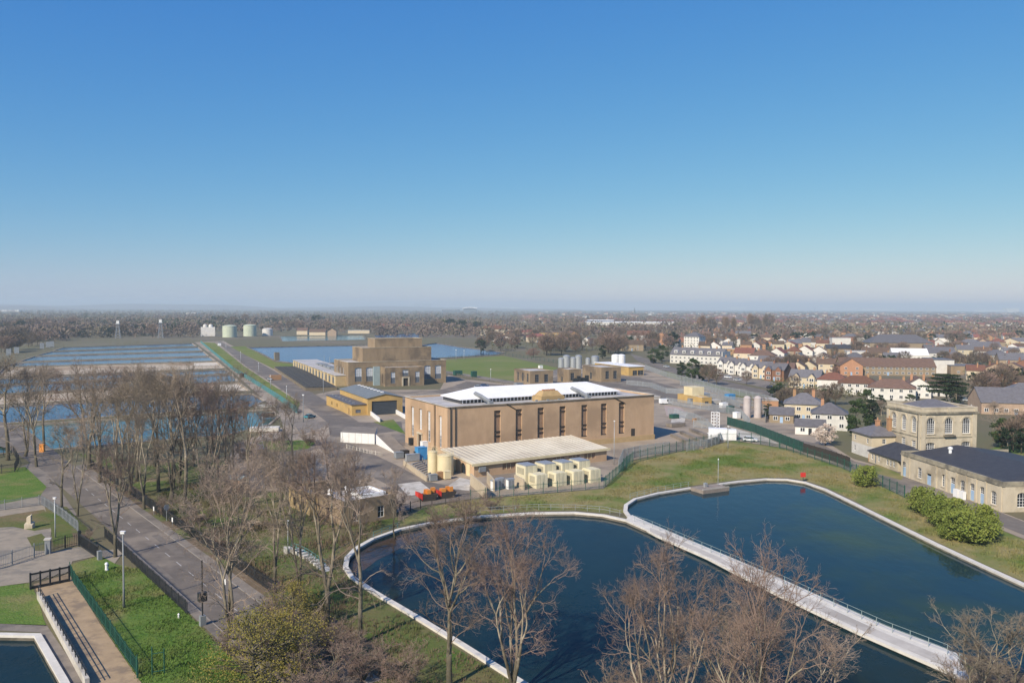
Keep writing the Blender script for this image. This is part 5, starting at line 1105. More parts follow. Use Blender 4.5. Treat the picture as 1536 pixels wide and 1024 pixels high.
HS = [
 # px, py, w, d, h, rot, wall, roof, kind, label, chimneys, windows, bays
 (1205, 631, 13, 11, 6.0, -20, 'cream', 'grey', 'hip', 'left Italian style villa with shallow grey hipped roof', 2, 2, 0), (1244, 645, 11, 10, 5.4, -20, 'white', 'grey', 'hip', 'right villa with shallow grey hipped roof beside the blossom tree', 1, 2, 0),
 (1172, 634, 8, 7, 3, -20, 'tan', 'grey', 'gable', 'low grey roofed outbuilding in front of the left villa', 0, 1, 0), (1215, 652, 9, 6, 2.8, -20, 'white', 'grey', 'gable', 'low white outhouse between the right villa and the green fence', 0, 1, 0), (1150, 612, 9, 8, 3, -10, 'orange', 'felt', 'flat', 'flat roofed orange garage beside the low evergreen', 0, 0, 0),
 (1248, 585, 14, 10, 5.2, -25, 'white', 'red', 'hip', 'left pair of white semis with red hipped roof', 1, 2, 0), (1286, 592, 17, 10, 5.4, -25, 'white', 'red', 'hip', 'middle pair of white semis with red hipped roof', 2, 2, 0), (1337, 600, 19, 11, 5.4, -25, 'white', 'brown', 'hip', 'right pair of white semis with brown hipped roof', 2, 2, 0),
 (1378, 597, 10, 15, 6.0, -20, 'white', 'brown', 'front', 'white house with big front gable right of the semis', 2, 2, 0), (1408, 594, 9, 12, 5.0, -20, 'white', 'brown', 'gable', 'white house wing with brown roof behind the cedar', 1, 1, 0),
 (1206, 582, 15, 11, 5.6, -32, 'cream', 'grey', 'gable', 'cream semi detached pair with tan end wall left of the white semis', 2, 2, 2),
 (1501, 588, 12, 16, 5.4, -15, 'red', 'brown', 'front', 'red brick house with front gable and arched window at right', 0, 1, 0), (1528, 585, 12, 14, 4.4, -15, 'orange', 'brown', 'gable', 'orange brick house beside the red gable at the right edge', 1, 1, 0),
 (1524, 622, 24, 16, 4.6, -12, 'tan', 'grey', 'gable', 'long tan brick workshop with grey roof behind the tower garden', 0, 2, 0), (1545, 606, 18, 14, 4.0, -12, 'cream', 'grey', 'hip', 'grey roofed building with glazed roof at the right edge', 0, 1, 0),
 (1332, 563, 54, 15, 5.4, -9, 'tan', 'brown', 'gable', 'very long two storey school with brown roof and white window bands', 0, 2, 0),
 (1414, 560, 13, 22, 8.2, -12, 'white', 'grey', 'flat', 'white modern hall with blue grey roof beside the school', 0, 0, 0), (1449, 562, 17, 18, 5.2, -12, 'dark', 'grey', 'flat', 'dark glazed block with wide pale roof right of the white hall', 0, 1, 0),
 (1352, 526, 58, 24, 7.5, -6, 'tan', 'grey', 'hip', 'very long grey roofed hall in the middle of the town', 0, 0, 0), (1366, 543, 25, 14, 5.6, -12, 'white', 'white', 'gable', 'long white barn with shallow roof behind the cone tree', 0, 0, 0),
 (1412, 541, 20, 14, 6, -14, 'white', 'grey', 'gable', 'white house with grey roof right of the white barn', 0, 1, 0), (1434, 546, 14, 12, 5.6, -14, 'tan', 'grey', 'hip', 'tan house with grey hipped roof behind the white hall', 1, 1, 0),
 (1262, 522, 18, 14, 10, -10, 'white', 'felt', 'flat', 'tall plain white box building among the houses', 0, 0, 0), (1286, 541, 15, 12, 7.0, -16, 'white', 'felt', 'flat', 'white block left of the tan terrace', 0, 1, 0), (1318, 540, 23, 12, 6.0, -12, 'tan', 'brown', 'gable', 'tan brick terrace with brown roof left of the white barn', 3, 1, 0),
 (1258, 533, 20, 10, 6, -10, 'dark', 'dark', 'gable', 'row with black dormers above the white box cottages', 1, 1, 0), (1480, 530, 25, 14, 6, -10, 'white', 'grey', 'gable', 'white gabled house with grey roof before the round tree', 0, 1, 0), (1452, 535, 16, 12, 6, -14, 'cream', 'grey', 'gable', 'cream house with grey roof right of the long hall', 1, 1, 0),
 (1524, 552, 20, 14, 5.6, -18, 'tan', 'grey', 'gable', 'tan house with grey roof right of the conical evergreen', 1, 1, 0), (1530, 532, 22, 12, 6, -10, 'cream', 'felt', 'flat', 'flat cream building at the right edge of the town', 0, 0, 0), (1498, 543, 16, 12, 5.4, -10, 'tan', 'grey', 'hip', 'small tan house left of the conical evergreen', 1, 1, 0),
 (1115, 541, 15, 12, 6.0, -30, 'cream', 'red', 'gable', 'cream house with bright red roof behind the terrace', 2, 1, 0), (1142, 546, 17, 12, 6.2, -30, 'white', 'brown', 'hip', 'white semi with brown roof second behind the terrace', 1, 1, 0), (1164, 541, 12, 14, 6.0, -30, 'white', 'red', 'front', 'white gabled house third behind the terrace', 1, 1, 0),
 (1163, 549, 24, 10, 3.6, -28, 'white', 'grey', 'gable', 'long low white building with grey roof behind the terrace', 0, 1, 0), (1189, 537, 12, 12, 5.8, -28, 'tan', 'red', 'hip', 'tan house with orange red roof, fourth behind the terrace', 1, 1, 0), (1206, 537, 13, 14, 6.0, -28, 'white', 'red', 'front', 'white gable with red roof left of the small white cottage', 1, 1, 0),
 (1196, 549, 13, 11, 5.6, -28, 'tan', 'grey', 'front', 'house with dark blue grey gable roof behind the cream semis', 1, 1, 0), (1232, 548, 13, 12, 5.2, -28, 'white', 'grey', 'front', 'white cottage with front gable right of the blue grey roof', 0, 1, 0), (1228, 537, 12, 12, 6, -20, 'white', 'red', 'front', 'white gabled house before the black dormers', 1, 1, 0),
 (1096, 532, 8, 8, 5, -30, 'orange', 'felt', 'flat', 'small orange block right of the white end wall', 0, 0, 0),
 (832, 510, 34, 14, 9, 10, 'yellow', 'brown', 'flat', 'yellowish apartment block beyond the playing field', 0, 2, 0), (861, 514, 13, 18, 9, 10, 'orange', 'brown', 'front', 'orange brick house with pointed gable beyond the playing field', 0, 1, 0), (806, 513, 22, 12, 6, 10, 'cream', 'red', 'hip', 'pinkish house left of the yellow apartment block', 1, 1, 0),
 (958, 514, 26, 14, 9, -8, 'white', 'red', 'gable', 'white and red house above the dark roofed row', 1, 1, 0), (948, 526, 21, 12, 6, -8, 'tan', 'brown', 'gable', 'brown roofed row left of the roadside evergreens', 2, 1, 0), (991, 518, 15, 15, 9, -8, 'orange', 'brown', 'front', 'orange gabled house left of the mansard house', 0, 1, 0),
 (744, 503, 43, 16, 9, 8, 'cream', 'red', 'hip', 'long pink roofed house beyond the reservoir', 3, 2, 0), (788, 505, 20, 12, 6, 8, 'cream', 'red', 'gable', 'small red roofed house right of the long pink roof', 1, 1, 0),
 (30, 491, 34, 14, 9, 10, 'red', 'brown', 'hip', 'red brick house in the wood at the far left', 1, 1, 0), (125, 488, 26, 16, 7, 0, 'tan', 'brown', 'hip', 'round topped tan roof among the trees before the masts', 0, 1, 0),
 (453, 502, 15, 12, 6, 5, 'cream', 'brown', 'gable', 'left cream shed beyond the upper reservoir', 0, 0, 0), (476, 503, 22, 12, 5, 5, 'cream', 'brown', 'gable', 'middle cream shed beyond the upper reservoir', 0, 0, 0), (498, 503.5, 12, 12, 6.5, 5, 'tan', 'brown', 'front', 'tan gabled pump hut beyond the upper reservoir', 0, 0, 0), (538, 500, 32, 12, 4.5, 5, 'cream', 'felt', 'flat', 'long pale shed behind the stepped pump house', 0, 0, 0), (590, 496, 60, 14, 7, 5, 'tan', 'red', 'gable', 'long tan row of sheds right of the pale ones', 0, 0, 0),
]
for q in HS:
    px, py, w, d, h, rot, wa, ro, ki, lab, ch, wi_, ba = q
    house(px, py, w, d, h, rot, wa, 'whiteroof' if ro == 'white' else ro, ki, lab, chim=ch, win=wi_, bay=ba, cat='building' if any(k in lab for k in ('hall', 'barn', 'shed', 'block', 'box', 'workshop', 'school', 'hut', 'building', 'outhouse', 'garage')) else 'house')
# red gable of the school
house(1277, 563, 13, 15, 6.0, -9, 'orange', 'brown', 'front', 'red brick gabled end block of the long school', chim=0, win=1)
# victorian terrace
for i in range(5):
    t = i / 4; p = P(1088, 559).lerp(P(1161, 571), t)
    house(0, 0, 11.2, 10, 6.2, -42, ('white', 'white', 'white', 'cream', 'red')[i], 'grey', 'gable', ('leftmost gabled terrace house with red trim, by the bush', 'second gabled white terrace house from the left', 'third and whitest gabled terrace house, bright front gable', 'fourth gabled terrace house, cream with red brick bands', 'red brick end house of the gabled terrace, white dormer')[i], 'gabled terrace houses', loc=p, rh=3.4, chim=1, win=1, bay=2)
# mansard house and white block
th_ = house(1037, 521, 17, 14, 11, -40, 'white', 'grey', 'hip', 'white three storey house with grey hipped roof at the road bend', chim=1)
tm = house(1043, 546, 40, 13, 6.5, -38, 'white', 'grey', 'gable', 'long white mansard house with dormers and tall white end wall', rh=5.0, chim=3, bay=0)
for k in range(6): x = -17 + k * 6.5; dm = bx('dormer', render_w, tm, x, x + 2.6, .4, 3.4, 7.4, 9.4); addwin(dm, x + 1.3, .38, 8.4, 2.0, 1.4)
bx('end_wall', render_w, tm, 20.02, 20.5, -.3, 13.3, 0, 9.5)
# rows of small houses deeper in the town
RH = random.Random(42)
ROWS = [(1010, 514, 1240, 511, 12, 'behind the mansard'), (1245, 513, 1300, 512, 3, 'left of grey hall'), (1405, 513, 1538, 511, 8, 'right of grey hall'), (1395, 523, 1538, 520, 9, 'nearer right of grey hall'), (1060, 528, 1090, 525, 2, 'at the white end wall'), (1180, 523, 1245, 520, 4, 'left of white box'), (1290, 551, 1400, 549, 0, ''), (1030, 508, 1200, 505, 9, 'past the mansard'), (1215, 506, 1390, 502, 11, 'past the white box'), (1395, 507, 1535, 504, 9, 'past the grey hall'),
        (1020, 499, 1180, 496, 9, 'under the poplars'), (1190, 498, 1370, 496, 13, 'second past the white box'), (1380, 498, 1538, 496, 12, 'second past the grey hall'),
        (1100, 491, 1310, 490, 16, 'far left'), (1320, 491, 1540, 490, 17, 'far right'), (1150, 486, 1350, 485.5, 16, 'farthest left'), (1355, 486, 1540, 485.5, 15, 'farthest right')]
for (x0, y0, x1, y1, n, place) in ROWS:
    for i in range(n):
        t = (i + .5) / n; px = x0 + (x1 - x0) * t + RH.uniform(-2, 2); py = y0 + (y1 - y0) * t + RH.uniform(-.8, .8)
        wa = RH.choice('white white cream cream red tan tan orange'.split()); ro = RH.choice('red brown brown grey grey'.split())
        nm = {'red': 'red brick', 'orange': 'orange brick', 'tan': 'tan brick'}.get(wa, wa)
        house(px, py, RH.uniform(12, 20), RH.uniform(10, 13), RH.uniform(5, 6.2), RH.choice((-15, -20, 72, 65, -50)), wa, ro, RH.choice(('hip', 'gable', 'gable', 'front')), f'{nth(i, f"small {nm} house")} in row {place}', 'houses ' + place, chim=1, win=0)
EXTRA = [(1085, 520, 1245, 517, 10, 'behind the bright red roof'), (1245, 530, 1335, 528, 6, 'left of the white barn'), (1385, 531, 1540, 528, 10, 'above the white gable'), (1395, 537, 1540, 535, 9, 'above the conical evergreen'), (1060, 526, 1240, 522, 11, 'above the terrace chimneys'), (1250, 547, 1345, 545, 7, 'above the long school'), (1470, 570, 1540, 560, 5, 'above the red gable'), (1185, 566, 1265, 556, 5, 'above the cream semis'), (1010, 520, 1085, 517, 5, 'above the mansard dormers'), (735, 512, 860, 508, 7, 'beyond the playing field'), (880, 518, 1000, 510, 8, 'left of the mansard house')]
for (x0, y0, x1, y1, n, place) in EXTRA:
    k = 0
    for i in range(n):
        t = (i + .5) / n; p = P(x0 + (x1 - x0) * t + RH.uniform(-2, 2), y0 + (y1 - y0) * t); w_, d_ = RH.uniform(9, 13), RH.uniform(8, 11)
        if any((p.x - a) ** 2 + (p.y + d_ / 2 - b_) ** 2 < (r + max(w_, d_) * .5 + .5) ** 2 for a, b_, r in HPOS): continue
        wa = RH.choice('white white cream cream red tan orange'.split()); ro = RH.choice('red brown brown grey grey'.split()); nm = {'red': 'red brick', 'orange': 'orange brick', 'tan': 'tan brick'}.get(wa, wa)
        house(0, 0, w_, d_, RH.uniform(4.6, 5.8), RH.choice((-15, -25, 65, -40)), wa, ro, RH.choice(('hip', 'gable', 'front')), f'{nth(k, f"small {nm} house")} in row {place}', 'houses in the row ' + place, loc=p, win=1); k += 1
# beyond that: roofs merged, too many and too small to count
mbR = [MB(), MB(), MB()]
for k in range(1150):
    px, py = RH.uniform(780, 1580), 467.5 + 20 * RH.random() ** .8
    if px < 1000 and RH.random() < .6: continue
    p = P(px, py); w, d, h = RH.uniform(12, 30), RH.uniform(9, 14), RH.uniform(5, 7); a = RH.uniform(-.5, .5); b = MB(); b.box(-w / 2, w / 2, 0, d, 0, h); b.gable(-w / 2, w / 2, 0, d, h, d * .3, .3)
    T = mbR[RH.choice((0, 0, 1, 2))]; i = len(T.v); c, s = math.cos(a), math.sin(a)
    T.v += [(p.x + x * c - y * s, p.y + x * s + y * c, z) for x, y, z in b.v]; T.f += [tuple(i + q for q in f) for f in b.f]; T.m += [0] * 6 + [1] * (len(b.f) - 6)
for q, (wa, ro) in zip(mbR, ((render_c, tilered), (render_w, slate), (brickred, tilebrown))): tag(q.build('distant_rooftops', [wa, ro]), 'tiny distant roofs and house fronts of the outer town', 'rooftops', None, 'stuff')
# far large buildings
def slab(name, px, py, wpx, top, d, mat, lab, rot=0, cat='building'):
    p = P(px, py); w = wpx * p.y / F; h = max(3, rise(px, py, top)); t = thing(name, (p.x, p.y, 0), rot, lab, cat)
    bx('wall', mat, t, -w / 2, w / 2, 0, d, -.5, h); bx('roof', roofwhite, t, -w / 2 - .5, w / 2 + .5, -.5, d + .5, h + .01, h + .8); return t, w, h
slab('warehouse', 948, 491, 134, 483.5, 60, render_w, 'long white roofed warehouse above the town trees')
t, w, h = slab('office_block', 902, 490, 38, 480.5, 40, glassgrey, 'dark glazed office block at the left end of the white warehouse')
for i, (px, py, wp, tp, lab) in enumerate([(1108, 463.8, 26, 460.6, 'distant white hangar on the horizon above the poplars'), (1240, 465, 18, 463, 'distant white hangar left of the control tower'), (1272, 465.2, 26, 463.2, 'long low white terminal right of the control tower'), (1315, 465.5, 46, 463.6, 'longest low white terminal on the horizon'), (1420, 466.5, 60, 464.5, 'pale stand of long buildings on the right horizon'), (1519, 468.5, 19, 462.5, 'large white block on the horizon at the right edge'), (1485, 467.5, 46, 465.5, 'low pale building left of the large white block'), (1340, 466, 7, 462.8, 'small white tower block on the right horizon'),
   (1110 - 360, 463.6, 60, 461.4, 'pale roofed stands on the horizon right of the arena'), (262, 461.5, 22, 459, 'white factory roof on the left horizon'), (340, 461.5, 24, 459.2, 'white factory roof second on the left horizon'), (505, 463.5, 12, 459.8, 'white building on the horizon behind the reservoir'), (14, 467, 28, 465, 'white glasshouse roof at the far left'), (285, 472, 16, 469.3, 'white barn in the wood behind the masts')]):
    slab('distant_building', px, py, wp, tp, 80, render_w, lab)
for px, lab in ((626, 'left tower block of the far pair'), (640, 'right tower block of the far pair')): slab('tower_block', px, 463.5, 9 if px < 630 else 14, 455.2, 40, M('tower_grey', (.35, .37, .40), (.25, .27, .30), .05), lab)
p = P(705, 469); ar = thing('arena', (p.x, p.y, 0), 0, 'dark fronted arena with curved white roof in the distance', 'arena'); w = 20 * p.y / F
bx('stand', glassgrey, ar, -w / 2, w / 2, 0, 120, 0, 34); 
m = MB()
for k in range(12):
    a, b = -w * .55 + w * 1.1 * k / 12, -w * .55 + w * 1.1 * (k + 1) / 12; za, zb = 34.2 + 7 * math.sin(math.pi * k / 12), 34.2 + 7 * math.sin(math.pi * (k + 1) / 12)
    m.face([(a, -10, za), (b, -10, zb), (b, 130, zb), (a, 130, za)]); m.face([(a, -10, za - 5), (b, -10, zb - 5), (b, -10, zb), (a, -10, za)])
m.build('roof', roofwhite, ar)
slab('arena_stand', 676, 469.5, 26, 464, 60, glassgrey, 'low dark stand left of the arena')
p = P(1222, 465); ctw = thing('control_tower', (p.x, p.y, 0), 0, 'thin control tower on the right horizon', 'tower')
MB().lathe(0, 0, [(9, 0), (8, 38), (22, 42), (24, 52), (10, 56)], 12).build('shaft', greymetal, ctw)
# ------------------------------------------------------------------ tanks, masts and plant
def tank(px, py, r, top, mat, lab, group=None, dome=.4, rib=None):
    p = P(px, py); h = rise(px, py, top); t = thing('tank', (p.x, p.y + r, 0), 0, lab, 'tank', group)
    MB().lathe(0, 0, [(r, -.1), (r, h - .25), (r * 1.03, h - .2), (r * 1.03, h)], 28).build('drum', mat, t, smooth=False)
    MB().lathe(0, 0, [(r * .99, h + .003), (r * .6, h + dome * .7), (.05, h + dome)], 28).build('lid', mat, t)
    if rib:
        m = MB()
        for s in (-.3, .3): m.rod((r * .6 + s, -r * .85, 0), (r * .6 + s, -r * .85, h + .9), .04, 5)
        for k in range(int(h / .5)): m.rod((r * .6 - .3, -r * .85, .3 + k * .5), (r * .6 + .3, -r * .85, .3 + k * .5), .03, 4)
        for k in range(14):
            a = 2 * math.pi * k / 14; b = 2 * math.pi * (k + 1) / 14; A = (r * math.cos(a), r * math.sin(a)); B = (r * math.cos(b), r * math.sin(b)); m.rod((*A, h), (*A, h + 1), .03, 4); m.rod((*A, h + 1), (*B, h + 1), .03, 4)
        m.build('ladder_rail', rib, t)
    return t
tank(648, 712, 1.15, 678, cream, 'tall narrow cream tank beside the brick hall', 'cream tanks', .3, cream); tank(667, 714, 1.95, 684, cream, 'wider cream tank with railed top beside the low workshop', 'cream tanks', .3, cream); tank(675, 708, 1.5, 690, cream, 'shortest cream tank half hidden behind the wide one', 'cream tanks', .3)
gt = M('pale_green_tank', (.50, .54, .42), (.42, .47, .36), .2)
tank(341, 506, 9, 489, gt, 'left pale green storage tank at the end of the works road', 'far storage tanks', 1.5); tank(372, 504.5, 8.5, 488, gt, 'right pale green storage tank at the end of the works road', 'far storage tanks', 1.5); tank(399, 503.5, 7, 493.5, render_w, 'low white storage tank right of the green tanks', 'far storage tanks', 1.5)
p = P(312, 504); wt = thing('white_silo_house', (p.x, p.y, 0), RAD(20), 'white silo building with two round tops left of the green tanks', 'building'); bx('wall', render_w, wt, -9, 9, 0, 12, 0, 12)
for x in (-3.5, 3.5): MB().lathe(x, 6, [(2.6, 12.003), (2.6, 14.5), (1.8, 15.6), (.1, 16)], 14).build('round_top', render_w, wt)
for px, lab in ((924, 'left white tank rising over the yellow shed'), (932.5, 'right white tank rising over the yellow shed')): tank(px, 556, 2.6, 533, white, lab, 'white tanks by the yellow shed', .8)
for i, (px, r, tp) in enumerate(((842, 2.0, 538), (850, 2.4, 534), (860, 2.0, 537), (868, 2.2, 534), (893, 2.6, 535), (882, 1.6, 538))): tank(px, 553, r, tp, steel, f'{nth(i if i < 4 else 9 - i, "silver tank")} in the cluster behind the brick blocks', 'silver tanks', .8)
for px, lab in ((1122, 'left pale silo behind the steel fence'), (1138, 'right pale silo behind the steel fence')): tank(px, 627, 1.35, 597, M('silo_white', (.50, .45, .43), (.40, .35, .34), .3), lab, 'pale silos', .8)
for i, (px, py, tp) in enumerate(((177, 507, 481), (241, 507, 479))):
    p = P(px, py); h = rise(px, py, tp); m = MB(); s = 3.0
    for a, b in ((-s, -s), (s, -s), (s, s), (-s, s)): m.rod((a, b, 0), (a * .35, b * .35, h * .8), .3, 4)
    for k in range(6):
        z0, z1 = h * .8 * k / 6, h * .8 * (k + 1) / 6; q0, q1 = s * (1 - .65 * k / 6), s * (1 - .65 * (k + 1) / 6)
        m.rod((-q0, -q0, z0), (q1, -q1, z1), .18, 4); m.rod((q0, -q0, z0), (-q1, -q1, z1), .18, 4)
    t = thing('lattice_mast', (p.x, p.y, 0), .3, ('left pale lattice mast beyond the filter beds', 'right pale lattice mast beyond the filter beds')[i], 'mast'); m.build('lattice', steel, t)
    MB().box(-2.6, 2.6, -2.2, 2.2, h * .8, h * .84).build('platform', steel, t); MB().box(-1.6, 1.6, -1.2, 1.2, h * .842, h).build('head_house', white, t)
# four cream plant enclosures
for i, (a, b, tp) in enumerate(((783, 733, 697), (812, 730, 695), (838.5, 727.5, 692.5), (864, 724.5, 690))):
    p = P(a + 20, b); t = thing('plant_enclosure', (p.x, p.y, 0), RAD(33), ('leftmost', 'second', 'third', 'rightmost')[i] + ' of the four stepped cream plant enclosures' + (' from the left' if i in (1, 2) else ''), 'enclosure', 'cream plant enclosures')
    c2 = stripes('enclosure_panels', (.68, .625, .44), (.58, .53, .37), 1.2, 0, .1)
    bx('front_box', c2, t, 0.2, 3.2, -.2, 3.0, -.1, 2.9); bx('rear_box', c2, t, -.6, 2.6, 3.02, 7.0, -.1, 4.5); bx('roof_plate', steel, t, -.5, 2.5, 3.12, 6.9, 4.503, 4.7); bx('roof_plate', c2, t, .3, 3.1, -.1, 2.9, 2.903, 3.05); bx('door', MATS['enclosure_panels'], t, .9, 2.0, -.25, -.203, .1, 2.1); gv = M('vent_cream', (.42, .385, .27), (.34, .31, .22), .8); bx('grille', gv, t, .14, .197, .5, 2.5, 1.2, 2.6); bx('grille', gv, t, -.66, -.603, 3.6, 6.4, 2.6, 4.0)
# compound walls with cabinets
cpq = [P(705, 748).xy, P(735, 748.5).xy, P(776, 739).xy]
wl_ = MB(); q = [P(706, 727).xy, P(729, 748).xy]; wl_.obox(q[0], q[1], .3, -.1, 2.6); tag(wl_.build('compound_wall', M('cream_panel', (.50, .42, .30), (.42, .35, .25), .5)), 'left cream wall of the cabinet compound below the workshop', 'wall', 'compound walls')
tag(MB().obox(P(731, 724).xy, P(741, 737).xy, .3, -.1, 2.6).build('compound_wall', MATS['cream_panel']), 'short cream wall inside the cabinet compound', 'wall', 'compound walls'); tag(MB().obox(P(772, 727).xy, P(786, 735).xy, .3, -.1, 2.4).build('compound_wall', MATS['cream_panel']), 'right cream wall of the compound beside the enclosures', 'wall', 'compound walls')
for px, py, lab in ((744, 736, 'left pale control cabinet in the cream compound'), (752, 733, 'middle pale control cabinet in the cream compound'), (767, 734, 'right pale control cabinet in the cream compound')):
    p = P(px, py); t = thing('control_cabinet', (p.x, p.y, 0), RAD(33), lab, 'cabinet', 'control cabinets'); bx('body', white, t, -.8, .8, 0, 1.0, .1, 2.2); bx('door', greymetal, t, -.7, -.05, -.05, -.004, .25, 2.0); bx('door', greymetal, t, .05, .7, -.05, -.004, .25, 2.0); bx('hood', steel, t, -.9, .9, -.1, 1.1, 2.203, 2.4)
# skips
for i, (px, py) in enumerate(((640, 750), (668, 746))):
    p = P(px, py); t = thing('skip', (p.x, p.y, .05), RAD(25), ('left skip with red end and orange load on the yard edge', 'right skip with red end and orange load on the yard edge')[i], 'skip', 'red and orange skips')
    m = MB(); prof = [(-1.2, 0), (1.6, 0), (2.2, 1.3), (-2.0, 1.3)]
    m.face([(x, -.9, z) for x, z in prof]); m.face([(x, .9, z) for x, z in prof][::-1])
    for k in range(4):
        a, b = prof[k], prof[(k + 1) % 4]; m.face([(a[0], -.9, a[1]), (a[0], .9, a[1]), (b[0], .9, b[1]), (b[0], -.9, b[1])])
    m.build('body', [timberdark, orangep][0], t)
    R = random.Random(i); l = MB()
    for k in range(9): x, y, s = R.uniform(-.9, 1.7), R.uniform(-.5, .5), R.uniform(.3, .6); l.prism([(x - s, y - s * .6), (x + s, y - s * .4), (x + s * .8, y + s * .6), (x - s * .7, y + s * .5)], 1.31 + k * .003, 1.7 + R.uniform(0, .8))
    l.build('load', orangep, t); f = MB(); f.prism([(-2.15, -1.0), (-1.2, -1.0), (-1.2, 1.0), (-2.15, 1.0)], [1.0, .25, .25, 1.0], [1.9, 1.55, 1.55, 1.9]); f.build('end_flap', redp, t)
# blue box, crates and yard odds and ends
def crate(px, py, w, d, h, mat, lab, cat='crate', group=None, rot=30, name=None, lid=None):
    p = P(px, py); t = thing(name or cat.replace(' ', '_'), (p.x, p.y, .05), RAD(rot), lab, cat, group); bx('body', mat, t, -w / 2, w / 2, 0, d, .12, h); bx('base', timber, t, -w / 2 + .05, w / 2 - .05, .05, d - .05, 0, .117); bx('lid', lid or mat, t, -w / 2 - .05, w / 2 + .05, -.05, d + .05, h + .003, h + .12); return t
crate(634, 690, 2.6, 2.2, 3.2, bluep, 'bright blue water tank by the hall corner', 'tank'); crate(638, 683, 1.6, 1.6, 3.6, white, 'white container standing behind the bright blue tank', 'container'); crate(620, 692, 3.6, 1.2, 1.8, steel, 'silver equipment box left of the bright blue tank', 'box')
crate(600, 688, 2.2, 1.6, 1.6, greymetal, 'grey generator beside the wedge ramp', 'generator'); crate(609, 686, 2.0, 1.6, 1.7, timberdark, 'dark crate between grey generator and hall', 'crate'); crate(628, 689, 1.6, 1.4, 1.9, darkmetal, 'black drum cabinet left of the blue tank', 'cabinet'); crate(651, 722, 1.8, 1.2, 1.5, greymetal, 'grey bin at the foot of the tall tank', 'bin'); crate(661, 719, 1.2, 1, 1.6, brickorange, 'rust coloured box at the foot of the wide tank', 'box'); crate(672, 719, 1.6, 1.2, 1.8, cream, 'cream cabinet at the foot of the wide tank', 'cabinet'); crate(618, 668, 1.2, 1.2, 2.0, darkmetal, 'dark bin against the hall end wall', 'bin')
tag(MB().obox(P(606, 697).xy, P(640, 722).xy, .35, -.1, 1.2).build('bund_wall', MATS['cream_panel']), 'low cream wall sloping along the sunken pipe yard', 'wall')
m = MB()
for k in range(7):
    a = P(618 + k * 3.4, 699 + k * 2.6); b = P(634 + k * 3.0, 694 + k * 2.6); m.rod((a.x, a.y, .5), (b.x, b.y, .5), .18, 6); m.rod((b.x, b.y, 0), (b.x, b.y, 1.4), .12, 5)
tag(m.build('pipe_rack', greymetal), 'rack of grey pipes beside the cream tanks', 'pipes')
# kiosk with blue tarpaulin
p = P(352, 738); t = thing('kiosk', (p.x, p.y, 0), RAD(-25), 'small tan timber kiosk under a blue tarpaulin', 'kiosk'); bx('wall', brickorange, t, -1.5, 1.5, 0, 2.2, 0, 3.0); tr = MB(); tr.gable(-1.7, 1.7, -.1, 2.3, 3.02, .5, .15); tr.build('tarpaulin', M('blue_tarp', (.16, .34, .44), (.3, .48, .55), 1.5, bump=.5, bsc=2), t); bx('panel', render_c, t, -1.2, .4, -.05, -.004, .1, .8)
p = P(62, 678); tag(bx('grit_bin', orangep, None, p.x - .6, p.x + .6, p.y, p.y + .9, 0, 2.2), 'yellow grit box at the road bend', 'box')
# ------------------------------------------------------------------ fences
def fence(name, pts, h, sp, pw, mat, lab, post=3.0, pt=.12, pm=None, group=None, rails=(.2, .85), solid=False, ph=None):
    "pale fence along ground points: palings and rails as one panel, every post a part"
    V = [Vector((p[0], p[1])) for p in pts]; o0 = V[0]; t = thing(name, (o0.x, o0.y, 0), 0, lab, 'fence', group); V = [v - o0 for v in V]; pan = MB(); L = sum((b - a).length for a, b in zip(V, V[1:]))
    post = max(post, L / 95); carry = 0; last = None
    for a, b in zip(V, V[1:]):
        l = (b - a).length; d = (b - a) / l
        if solid: pan.obox(a, b, .05, .1, h)
        else:
            n = int(l / sp)
            for k in range(n):
                q = a + d * ((k + .5) * l / n); pan.obox(q - d * pw / 2, q + d * pw / 2, .03, .08, h)
            for r in rails: pan.obox(a, b, .05, h * r, h * r + .06)
        s = carry
        while s <= l:
            q = a + d * s; m = MB().box(q.x - pt / 2, q.x + pt / 2, q.y - pt / 2, q.y + pt / 2, -.1, ph or h + .12); m.build('post', pm or mat, t); s += post
        carry = s - l
    pan.build('panel', mat, t); return t
fence('pale_fence', [MR(-80, 6.6), MR(-30, 6.6), MR(40, 6.6)], 1.9, .22, .07, darkmetal, 'dark paling fence along the far side of the road', 3.2, .12)
fence('pale_fence', [MR(-6, -5.3), MR(16, -5.3), MR(40, -5.3)], 1.7, .22, .07, darkmetal, 'dark paling fence between the green lawn and the road', 3.0, .12)
fence('mesh_fence', PP([(-20, 712), (22, 708), (28, 695), (20, 680), (-20, 690)]), 2.2, .25, .05, darkmetal, 'dark fence round the grass corner at the far left', 3.0)
fence('mesh_fence', PP([(-20, 768), (62, 757), (92, 776), (115, 795), (118, 800)]), 2.0, .2, .04, greymetal, 'grey mesh fence between the lawn and the forecourt road', 3.0, .1)
fence('mesh_fence', PP([(-20, 858), (12, 849), (43, 838), (66, 832)]), 2.2, .25, .03, greymetal, 'thin grey mesh fence left of the gravel drive', 4.0, .14)
fence('mesh_fence', PP([(75, 829), (95, 822), (116, 818)]), 2.0, .25, .05, darkmetal, 'short dark fence between gate pillar and sliding gate', 3.0)
fence('green_fence', PP([(105, 862), (110, 874), (152, 934), (208, 1016)]), 1.9, .16, .025, greenmetal, 'green mesh fence between the track and the green lawn', 2.6, .1)
fence('green_fence', PP([(935, 706), (950, 694), (1000, 682), (1040, 672), (1084, 664), (1130, 664), (1170, 672)]), 3.0, .3, .02, greenmetal, 'tall green post fence along the top of the pond bank', 3.6, .14)
fence('green_fence', PP([(1170, 673), (1225, 690), (1262, 702), (1310, 724), (1358, 747)]), 2.6, .3, .02, greenmetal, 'green post fence between the bank and the lane', 3.4, .14)
